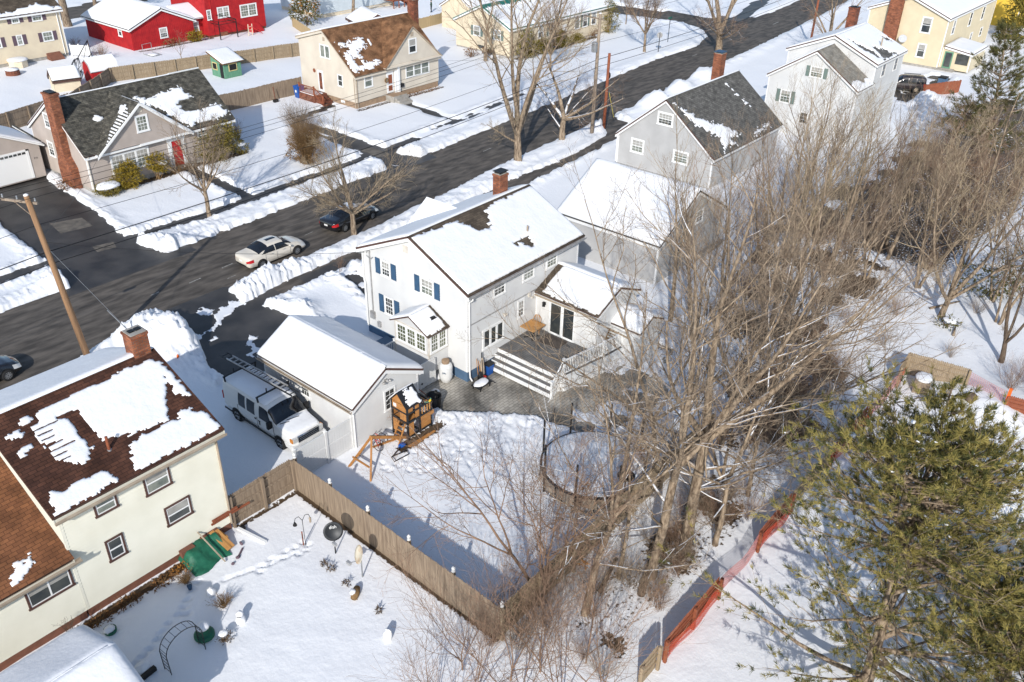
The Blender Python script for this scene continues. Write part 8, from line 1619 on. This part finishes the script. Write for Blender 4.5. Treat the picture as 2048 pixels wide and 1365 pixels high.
at(mk_tree('street_tree', 12, 16.5, .36, dict(PB, n=[11, 8, 5], lr=[.4, .46, .5]), bole=.17, leaders=5, lang=.38, llen=.85, sidelimbs=3, sllen=.35, twigmat='twiglt', label='tallest bare street tree, its pale limbs crossing the ranch house in the picture'), 57.69, 47.17, rz=.7)
at(mk_tree('street_tree', 21, 8.8, .30, dict(PB, wob=.2, trop=.02, n=[7, 7, 5]), bole=.28, leaders=5, lang=1.15, llen=.85, sidelimbs=2, sllen=.5, trunkmat='barksnow', twigmat='twigred', label='low sprawling bare street tree with snow-lined crooked limbs left of the poles'), 64.76, 47.69, rz=2.2)
at(mk_tree('street_tree', 25, 8.0, .18, PV, bole=.3, leaders=6, lang=.75, llen=.75, sidelimbs=0, twigmat='twigred', label='small round bare tree on the corner lawn before the side road'), 100.3, 61.45)
at(mk_tree('street_tree', 29, 16, .46, dict(PB, wob=.16, n=[10, 8, 5]), bole=.16, leaders=4, lang=.55, llen=.9, sidelimbs=4, sllen=.45, slang=1.2, trunkmat='barksnow', twigmat='twigred', label='big three-trunked bare tree leaning over the road junction behind the brick chimney'), 106.97, 54.42, rz=1.0)
at(mk_tree('street_tree', 33, 7.5, .14, PV, bole=.25, leaders=5, lang=.5, llen=.8, sidelimbs=0, twigmat='twigred', label='slim bare tree behind the transformer pole on the ranch lawn'), 84.5, 64.5)
at(mk_tree('street_tree', 34, 5.0, .08, PS, bole=.3, leaders=4, lang=.5, llen=.8, sidelimbs=0, label='thin bare tree between the ranch hedge and the side road'), 112.5, 72.5)
at(mk_tree('street_tree', 35, 7.0, .22, PS, bole=.5, leaders=3, lang=.6, llen=.8, sidelimbs=2, label='bare tree left of the ranch house gable'), 82.5, 73)
at(mk_tree('tree', 37, 14, .5, PS, bole=.6, leaders=3, lang=.4, llen=.8, sidelimbs=2, label='thick dark trunk at the corner of the cream house, top left'), 56.6, 125.5)
at(mk_tree('tree', 38, 3.2, .05, PS, bole=.35, leaders=3, lang=.5, llen=.8, sidelimbs=0, label='tiny bare tree standing in the snow before the stockade fence and red garage'), 56.1, 97.2)
at(mk_tree('tree', 39, 9, .25, PS, bole=.35, leaders=3, lang=.5, llen=.8, sidelimbs=0, label='bare trunk standing before the pale blue house'), 88.0, 103.5)
at(mk_tree('tree', 40, 10, .3, PB, bole=.3, leaders=4, lang=.5, llen=.8, sidelimbs=2, twigmat='twigred', label='bare tree between the white house chimney and the tan house'), 112.5, 42.5)
# the wood behind the trampoline
at(mk_tree('tree', 41, 16.0, .25, dict(PB, n=[8, 7, 5], trop=.08), bole=.42, leaders=4, lang=.62, llen=.9, sidelimbs=7, slang=1.15, sllen=.42, trunkmat='barksnow', label='thickest straight trunk of the bare wood, in the middle behind the trampoline'), 26.19, 11.68, rz=.3)
at(mk_tree('tree', 43, 13.5, .2, dict(PB, n=[8, 7, 5]), bole=.45, leaders=4, lang=.6, llen=.9, sidelimbs=4, slang=1.15, sllen=.42, trunkmat='barksnow', label='second thick bare trunk, left of the thickest one in the wood'), 23.85, 11.9, rz=1.9)
at(mk_tree('tree', 45, 8.5, .09, dict(PB, n=[5, 5, 4]), bole=.4, leaders=2, lang=.45, llen=.85, sidelimbs=3, sllen=.35, label='thin bare tree between the leaning snow-limbed tree and the second thick trunk'), 22.9, 12.9, rz=2.5)
at(mk_tree('tree', 47, 11, .12, dict(PB, wob=.16, n=[8, 7, 4]), bole=.35, leaders=4, lang=.6, llen=.85, sidelimbs=4, slang=1.25, sllen=.5, trunkmat='barksnow', label='thin bare tree holding snow-lined boughs right of the thickest trunk'), 27.2, 10.8, rz=4.2)
at(mk_tree('tree', 49, 12.0, .145, dict(PB, wob=.16, n=[7, 5, 4]), bole=.40, leaders=3, lang=.6, llen=.85, lean=(.30, -.05), sidelimbs=6, slang=1.2, sllen=.48, trunkmat='barksnow', label='leaning bare tree with snow-lined limbs nearest the bottom of the wood'), 20.36, 12.78, rz=.2)
at(mk_tree('tree', 51, 7.5, .06, dict(PB, n=[7, 6, 4]), bole=.3, leaders=2, lang=.5, llen=.95, stems=2, spread=.30, lean=(-.22, .10), sidelimbs=2, sllen=.35, label='clump of slender reddish stems leaning left over the trampoline', trunkmat='twigred', twigmat='twigred'), 22.2, 15.1, rz=.0)
at(mk_tree('tree', 53, 8.5, .065, dict(PB, n=[9, 8, 5]), bole=.3, leaders=3, lang=.45, llen=.9, stems=3, spread=.28, lean=(-.30, .16), sidelimbs=2, sllen=.35, label='clump of slender drooping stems leaning over the picket shadow', trunkmat='twigred', twigmat='twigred'), 20.3, 14.9)
at(mk_tree('tree', 55, 11.0, .13, dict(PB, n=[9, 8, 6]), bole=.30, leaders=5, lang=.8, llen=.95, lean=(-.04, .08), sidelimbs=5, slang=1.1, sllen=.45, label='bare tree fanning its branches over the gray deck and the addition roof'), 29.8, 15.4, rz=.6)
at(mk_tree('tree', 57, 12.5, .17, dict(PB, n=[8, 7, 4]), bole=.28, leaders=5, lang=.75, llen=.9, sidelimbs=4, sllen=.42, label='large forked bare tree between the deck and the orange-netted fence'), 33.5, 14.0, rz=1.5)
at(mk_tree('tree', 59, 11, .15, dict(PB, n=[8, 7, 4]), bole=.22, leaders=5, lang=.8, llen=.9, sidelimbs=3, sllen=.42, label='broad bare tree in the thicket above the orange netting'), 38.5, 13.6, rz=2.5)
at(mk_tree('tree', 61, 11.0, .2, dict(PB, trop=.08), bole=.12, leaders=5, lang=.6, llen=.95, sidelimbs=1, sllen=.4, twigmat='twiglt', label='low-forking bare tree with pale spreading trunks at the right, ivy at its foot'), 54.48, 9.94, rz=.4)
at(mk_tree('tree', 63, 9.0, .16, PB, bole=.15, leaders=3, lang=.4, llen=.95, lean=(.12, -.18), sidelimbs=1, sllen=.4, trunkmat='barkdark', label='dark leaning bare trunks at the right edge above the orange-red pickets'), 51.3, 5.57, rz=1.4)
at(mk_tree('tree', 65, 10, .10, dict(PB, n=[7, 7, 4]), bole=.35, leaders=3, lang=.45, llen=.9, sidelimbs=2, sllen=.35, trunkmat='barksnow', label='thin bare trunk by the pink netting gap, beside the upper snow-lined bough'), 31.0, 11.2, rz=3.1)
# upright saplings of the thicket
ups = [mk_tree('sapling', s, h, r, PU, leaders=0, sllen=.34, stems=st, spread=.16, trunkmat='bark', twigmat=tw, label='') for s, h, r, st, tw in ((71, 13, .15, 1, 'twiglt'), (73, 11.5, .10, 3, 'twig'), (75, 10.5, .10, 2, 'twigred'))]
rg = random.Random(5); first = [True] * 3
LU = 'tall slender bare sapling in the tangled thicket right of the gray garage'; LR = 'bare reddish sapling in the brush before the tan house and dark plum car'; LM = 'bare young tree in the thicket along the back of the yards'
spots = [(42.6, 22.4, 0, .9), (41.6, 20.2, 1, .9), (44.6, 22.0, 2, 1.0), (47.6, 21.6, 1, 1.05), (60.5, 22.5, 0, .9), (57.5, 22.6, 2, 1.0), (64.5, 22.5, 1, .9), (46.9, 17.7, 0, 1.05), (48.5, 19.2, 1, 1.0), (50.5, 18.0, 0, .95), (45.2, 16.2, 1, 1.0), (52.0, 20.6, 2, 1.0), (54.0, 17.5, 0, .95), (44.0, 18.6, 2, .9), (55.5, 20.5, 1, 1.05), (57.5, 18.3, 0, .9), (47.0, 15.0, 1, .85), (42.6, 16.0, 2, .95), (59.5, 20.5, 1, 1.0), (61, 17.5, 2, .95), (56.5, 15.5, 1, .8)]
mids = [(36.0, 13.2, 2, .8), (40.6, 14.6, 1, .85), (41.8, 12.6, 2, .75), (31.6, 12.8, 2, .7), (37.3, 11.3, 2, .6)]
reds = [(59, 8, 2, .85), (66, 7, 0, .75), (73, 8.5, 2, .75), (60.5, 15.5, 0, .8), (68.5, 15, 1, .8), (57.5, 12.5, 1, .85), (75, 11, 0, .6), (63, 16.5, 0, .8), (80, 12, 1, .6), (56, 7, 1, .8), (64, 19.5, 2, .9), (67, 17, 2, .8), (70, 20, 1, .8), (73, 17.5, 2, .75), (79, 17, 2, .7), (66, 14, 1, .7), (71, 13.5, 2, .75), (82, 20, 2, .6), (61, 13, 2, .75), (76, 13.5, 2, .7), (63, 11, 1, .6), (69, 10.5, 2, .7)]
for lst, lab, gp in ((spots, LU, 'slender saplings behind the gray garage'), (mids, LM, 'young trees along the back of the yards'), (reds, LR, 'reddish saplings at the upper right')):
    for x, y, k, s in lst:
        a = rg.uniform(0, 6.28)
        if first[k]: o = at(ups[k], x, y, -.05, a, s); first[k] = False; o['label'] = lab; o['group'] = gp
        else: dup(ups[k], (x, y, -.05), a, s, lab, gp, tilt=(rg.uniform(-.06, .06), rg.uniform(-.06, .06)))
# brush
brs = [mk_twigbush('shrub', '', (0, 0, 0), 2.4, 1.4, 30, 'twigred', 81, n2=6), mk_twigbush('shrub', '', (0, 0, 0), 1.7, 1.2, 26, 'twig', 83, n2=6), mk_twigbush('shrub', '', (0, 0, 0), 3.2, 1.6, 34, 'twigred', 85, n2=7)]
firstb = [True] * 3
def brush(lst, lab, gp):
    for x, y, k, s in lst:
        a = rg.uniform(0, 6.28)
        if firstb[k]: o = at(brs[k], x, y, -.03, a, s); firstb[k] = False; o['label'] = lab; o['group'] = gp
        else: dup(brs[k], (x, y, -.03), a, s, lab, gp)
def scatter(n, x0, x1, y0, y1, ks, s0, s1): return [(rg.uniform(x0, x1), rg.uniform(y0, y1), rg.choice(ks), rg.uniform(s0, s1)) for _ in range(n)]
brush(scatter(24, 18.2, 31, 10.2, 13.2, (0, 1), .4, .85), 'bare leafless brush on the littered snow under the bare wood', 'brush under the bare wood')
brush(scatter(13, 31, 44, 11.6, 14.4, (0, 1, 2), .5, .9), 'bare leafless brush in the thicket along the orange-netted fence', 'brush along the orange-netted fence')
brush(scatter(24, 58, 92, 12, 23.5, (0, 2, 2), .6, 1.0), 'dense reddish-brown brush at the upper right', 'reddish brush at the upper right')
brush(scatter(8, 42, 58, 12, 22, (0, 1), .6, .9), 'bare brush among the slender saplings behind the gray garage', 'brush among the slender saplings')
brush(scatter(4, 94, 102, 18, 21, (0, 2), .7, 1.0), 'dense brown brush before the dark plum car\'s fence', 'brush before the dark plum car')
brush([(18.0, 14.0, 0, .8), (18.9, 13.5, 0, .7), (17.5, 13.6, 1, .8), (18.4, 15.2, 1, .7), (16.9, 14.6, 0, .6), (19.6, 14.4, 0, .7)], 'bare reddish brush at the corner where the two stockade fences meet', 'brush at the stockade corner')
brush([(56.5, 8.4, 1, .6), (50.0, 8.0, 1, .5), (52.8, 12.2, 0, .6), (48.6, 11.5, 1, .6), (57.8, 5.5, 0, .8)], 'low bare brush on the open snow at the right', 'low brush on the open snow')
brush([(48.6, 4.4, 0, .8), (49.6, 3.6, 0, .7), (48.2, 2.6, 1, .8)], 'bare brush beyond the orange-red pickets at the right edge', 'brush at the right edge')
# foreground saplings at the bottom
sp = mk_tree('sapling', 91, 4.2, .035, dict(PS, n=[11, 6], trop=.09, rmin=.005), bole=.15, leaders=4, lang=.5, llen=.95, sidelimbs=0, trunkmat='twigred', twigmat='twigred', label='')
LB = 'bare multi-stemmed young tree rising at the bottom of the picture near the stockade corner'
for i, (x, y, s) in enumerate([(15.4, 14.6, .95), (14.4, 13.2, 1.0), (16.2, 13.0, 1.1), (13.2, 14.0, .8), (17.2, 12.4, 1.1), (15.2, 11.8, 1.15), (18.6, 11.4, .9), (12.4, 12.6, .9), (16.0, 10.6, 1.15), (17.4, 9.8, 1.0)]):
    if i == 0: at(sp, x, y, 0, 0, s); sp['label'] = LB; sp['group'] = 'young trees at the bottom'
    else: dup(sp, (x, y, 0), i * 1.3, s, LB, 'young trees at the bottom')
# conifers
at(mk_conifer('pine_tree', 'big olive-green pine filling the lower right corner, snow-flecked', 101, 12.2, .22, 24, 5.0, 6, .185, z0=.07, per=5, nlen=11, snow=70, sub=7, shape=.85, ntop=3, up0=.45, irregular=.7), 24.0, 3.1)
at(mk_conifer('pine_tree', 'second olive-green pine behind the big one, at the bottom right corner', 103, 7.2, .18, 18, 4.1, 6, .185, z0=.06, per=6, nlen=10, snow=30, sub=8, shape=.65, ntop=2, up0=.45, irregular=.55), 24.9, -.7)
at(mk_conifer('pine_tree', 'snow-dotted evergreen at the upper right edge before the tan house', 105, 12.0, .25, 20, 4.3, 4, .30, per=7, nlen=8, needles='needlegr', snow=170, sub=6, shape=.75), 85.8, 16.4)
at(mk_conifer('pine_tree', 'lone pine with a bare trunk and high crown at the top left', 107, 12, .3, 9, 3.6, 3, .35, z0=.5, per=6, nlen=7, needles='needlegr', sub=5, shape=.6), 61.66, 127.2)
mk_bush('evergreen_tree', 'dense conical dark evergreen at the top right corner', 'tree', (143.5, 28.0, 0), [(0, 0, 1.5, 2.3, 2.3, 1.8, 900), (0, 0, 3.6, 1.9, 1.9, 2.2, 900), (0, 0, 5.8, 1.2, 1.2, 1.8, 600), (0, 0, 7.2, .6, .6, 1.2, 250)], .5, 'yew', 1)
et = mk_bush('evergreen_tree', 'bushy evergreen with orange fruit behind the tan board fence, top centre', 'tree', (79.7, 103.6, 0), [(0, 0, 1.6, 1.7, 1.7, 1.5, 420), (.6, .2, 3.2, 1.5, 1.4, 1.4, 380), (-.8, .3, 3.0, 1.2, 1.2, 1.3, 300), (.1, 0, 4.8, 1.4, 1.3, 1.3, 320), (-1.5, .4, 1.9, 1.0, 1.0, 1.0, 200)], .38, 'needlegr', 2); v, f = leafcloud(np.random.RandomState(4), (-.1, -.2, 3.2), (1.7, 1.6, 2.5), 340, .32); meshobj('fruit', v, f, 'orangeleaf', et, False, uv=False)
# foundation shrubs
mk_bush('hedge', 'clipped oval hedge with a smooth snow cap at the taupe house corner', 'hedge', (29.95, 66.0, 0), [(0, 0, .45, 1.0, .8, .55, 2200)], .13, 'yew', 5, cap=(0, 0, .75, .92, .72, .26))
mk_bush('shrub', 'golden-green dense shrub under the taupe house\'s triple window', 'shrub', (31.75, 66.2, 0), [(0, 0, .9, 1.05, .9, .95, 2400), (.3, .2, 1.5, .65, .6, .6, 800)], .17, 'goldleaf', 6); mk_bush('shrub', 'smaller golden shrub on a bare stem right of the larger golden one', 'shrub', (34.4, 66.3, 0), [(0, 0, 1.4, .8, .7, .75, 1300), (.6, .1, .9, .6, .5, .5, 500)], .17, 'goldleaf', 7, cap=(.55, -.1, 1.25, .4, .35, .16))
mk_bush('shrub', 'large round yew by the taupe house\'s red front door', 'shrub', (39.9, 66.5, 0), [(0, 0, 1.3, 1.5, 1.2, 1.25, 3000), (1.0, .1, 2.1, 1.25, 1.1, 1.1, 2000), (1.9, .2, 1.3, 1.1, .9, 1.0, 1300)], .18, 'yew', 8); mk_bush('hedge', 'low yew with snow on top right of the large round yew', 'hedge', (42.6, 66.6, 0), [(0, 0, .45, .8, .7, .5, 500)], .15, 'yew', 9, cap=(0, 0, .85, .6, .5, .18))
mk_twigbush('shrub', 'bare brown shrub under the taupe house\'s front wall right of the golden shrubs', (36.0, 66.2, 0), 1.3, 1.1, 26, 'straw', 111); mk_twigbush('shrub', 'bare reddish bush at the taupe house\'s far right corner', (43.6, 68.5, 0), 2.4, .8, 30, 'twigred', 112); mk_bush('hedge', 'brown dry leafy ground shrub at the base of the brick side chimney', 'shrub', (28.3, 69.6, 0), [(0, 0, .3, .55, 1.1, .35, 500)], .14, 'brownleaf', 10)
bh = mk_twigbush('shrub', 'tall beehive-shaped bare bush with golden stems on the snowy lawn', (45.0, 60.3, 0), 3.5, 1.5, 230, 'straw', 113, n2=6, ang=.3, rr=.016); v, f = leafcloud(np.random.RandomState(14), (0, .2, 1.25), (1.5, 1.4, 1.35), 2400, .17, shell=.7); meshobj('outer_brush', v, f, 'straw', bh, False, uv=False)
mk_twigbush('shrub', 'wide airy bare bush beside the short driveway behind the beehive bush', (49.6, 67.0, 0), 2.8, 1.9, 110, 'twig', 114, n2=6)
mk_bush('hedge', 'low brown leaf bed along the beige house\'s front foundation', 'plants', (66.8, 68.6, 0), [(0, 0, .1, 3.0, .4, .2, 420)], .14, 'brownleaf', 11)
for i, (x, y, sx, h, lab) in enumerate(((87.3, 70.4, 1.4, 3.4, 'tall cone-shaped yew at the ranch house\'s left corner'), (90.6, 70.6, 1.5, 1.6, 'wide low yew beside the cone-shaped one under the ranch windows'), (95.0, 71.0, 1.2, 1.9, 'rounded yew by the ranch house\'s front door'), (98.5, 70.9, 1.1, 1.0, 'lowest yew mound before the ranch house wall'), (106.4, 71.4, 1.7, 4.2, 'tall rusty-topped evergreen at the ranch house\'s right end'))):
    mk_bush('shrub', lab, 'shrub', (x, y, 0), [(0, 0, h * .3, sx, sx * .85, h * .32, 700), (0, 0, h * .62, sx * .75, sx * .65, h * .34, 500), (0, 0, h * .85, sx * .4, sx * .4, h * .2, 180)], .26, 'yew', 20 + i)
for i, (x, y, r, lab) in enumerate(((82.8, 75.6, .9, 'fallen brown leafy shrub left of the ranch house'), (88.6, 71.2, .8, 'reddish dry shrub between the two left ranch yews'), (92.8, 71.2, .9, 'bare reddish shrub in the middle of the ranch front'), (103, 71.6, 1.0, 'dry brown shrub before the ranch window at right'), (84.9, 74.8, .7, 'reddish brush against the ranch gable end'))):
    mk_bush('shrub', lab, 'shrub', (x, y, 0), [(0, 0, .5, r, r * .8, .55, 260)], .2, 'brownleaf', 30 + i, twigs=20)
mk_bush('shrub', 'orange-brown grass tuft at the right corner of the red garage', 'shrub', (63.6, 106.0, 0), [(0, 0, .6, .9, .7, .7, 450)], .3, 'goldleaf', 36, twigs=20); mk_bush('shrub', 'brown dry plants along the front of the red garage', 'shrub', (60.5, 106.2, 0), [(0, 0, .35, 1.6, .4, .4, 300)], .2, 'brownleaf', 37)
mk_twigbush('shrub', 'bare bush behind the dark play frame near the white vinyl fence', (50.6, 105.2, 0), 1.9, 1.1, 40, 'twigred', 115); mk_twigbush('shrub', 'bare brush at the shaded side of the top-left cream house', (51.5, 113.5, 0), 1.2, .9, 22, 'twigred', 116)
mk_bush('shrub', 'small dark cedars poking over the white house\'s snowy ridge', 'shrub', (43.6, 43.2, 0), [(0, 0, .7, .5, .5, .7, 350), (-1.0, -.3, .5, .5, .45, .5, 300)], .16, 'goldleaf', 38)
mk_bush('shrub', 'broad dark evergreen with snow patches behind the low-forking tree at right', 'shrub', (59.5, 8.6, 0), [(0, 0, 1.2, 2.2, 2.0, 1.3, 800), (2.5, -1.5, 1.6, 2.2, 2.0, 1.6, 800), (5, -3, 1.6, 2.4, 2.0, 1.7, 700)], .26, 'needlegr', 39, cap=(.2, .4, 2.3, .7, .6, .25)); mk_bush('shrub', 'ivy-like evergreen patch at the foot of the low-forking tree', 'shrub', (53.6, 9.3, 0), [(0, 0, .25, .8, .7, .35, 160)], .2, 'needlegr', 40, cap=(.0, -.1, .45, .5, .4, .12))
mk_bush('shrub', 'evergreen bough by the snowy wooden box of the pool yard', 'shrub', (44.3, 7.2, 0), [(0, 0, .5, .5, .5, .5, 140)], .28, 'needlegr', 41)
mk_twigbush('shrub', 'dried brown flower heads in the open snow of the lower yard', (11.5, 23.65, 0), .55, .4, 34, 'straw', 117, n2=6); mk_bush('shrub', 'dark leafy clump with a snow cap near the snowman-like figure', 'shrub', (10.55, 22.2, 0), [(0, 0, .18, .28, .26, .2, 170)], .1, 'barkdark', 42, cap=(-.02, .04, .38, .18, .16, .08)); mk_twigbush('shrub', 'round dried flower-head bush beside the small blue bucket', (11.2, 25.8, 0), .5, .32, 40, 'straw', 118, n2=6)
for i, (x, lab) in enumerate(((11.6, 'orange dead leaves heaped by the green tarp pile'), (10.6, 'dry brown perennial clump along the cream house foundation'), (9.1, 'leafy brown clump in the middle of the foundation bed'), (7.9, 'brown leaf clump at the shed end of the foundation bed'))):
    mk_bush('plant', lab, 'plant', (x, 26.5, 0), [(0, 0, .12, .55, .28, .2, 200)], .13, 'orangeleaf' if i == 0 else 'brownleaf', 50 + i, twigs=6)
mk_twigbush('shrub', 'bare reddish twig by the white house\'s front walk snowbank', (33.0, 42.0, .3), 1.2, .35, 7, 'twigred', 119)
for i, (x, y, z, lab) in enumerate(((28.7, 15.6, 2.1, 'bright orange dead leaf cluster caught low in the bare tree by the trampoline'), (24.2, 15.6, 2.4, 'small orange leaf cluster caught in the slender leaning stems'), (20.9, 13.3, 2.0, 'tan leaf cluster caught in the leaning snow-limbed tree'))):
    t = thing('leaf_cluster', lab, 'leaves', (x, y, z)); r_ = np.random.RandomState(i + 3); q = (.30, .3, .55) if i == 0 else (.16, .16, .18); v, f = leafcloud(r_, (0, 0, 0), q, 150 if i == 0 else 50, .14, shell=.2); meshobj('leaves', v, f, 'orangeleaf', t, False, uv=False)
mk_twigbush('shrub', 'thin dry stems with a wire basket by the house foundation, lower left', (6.9, 26.6, 0), 1.1, .25, 8, 'barkdark', 120)
for a_ in bpl if False else []: pass
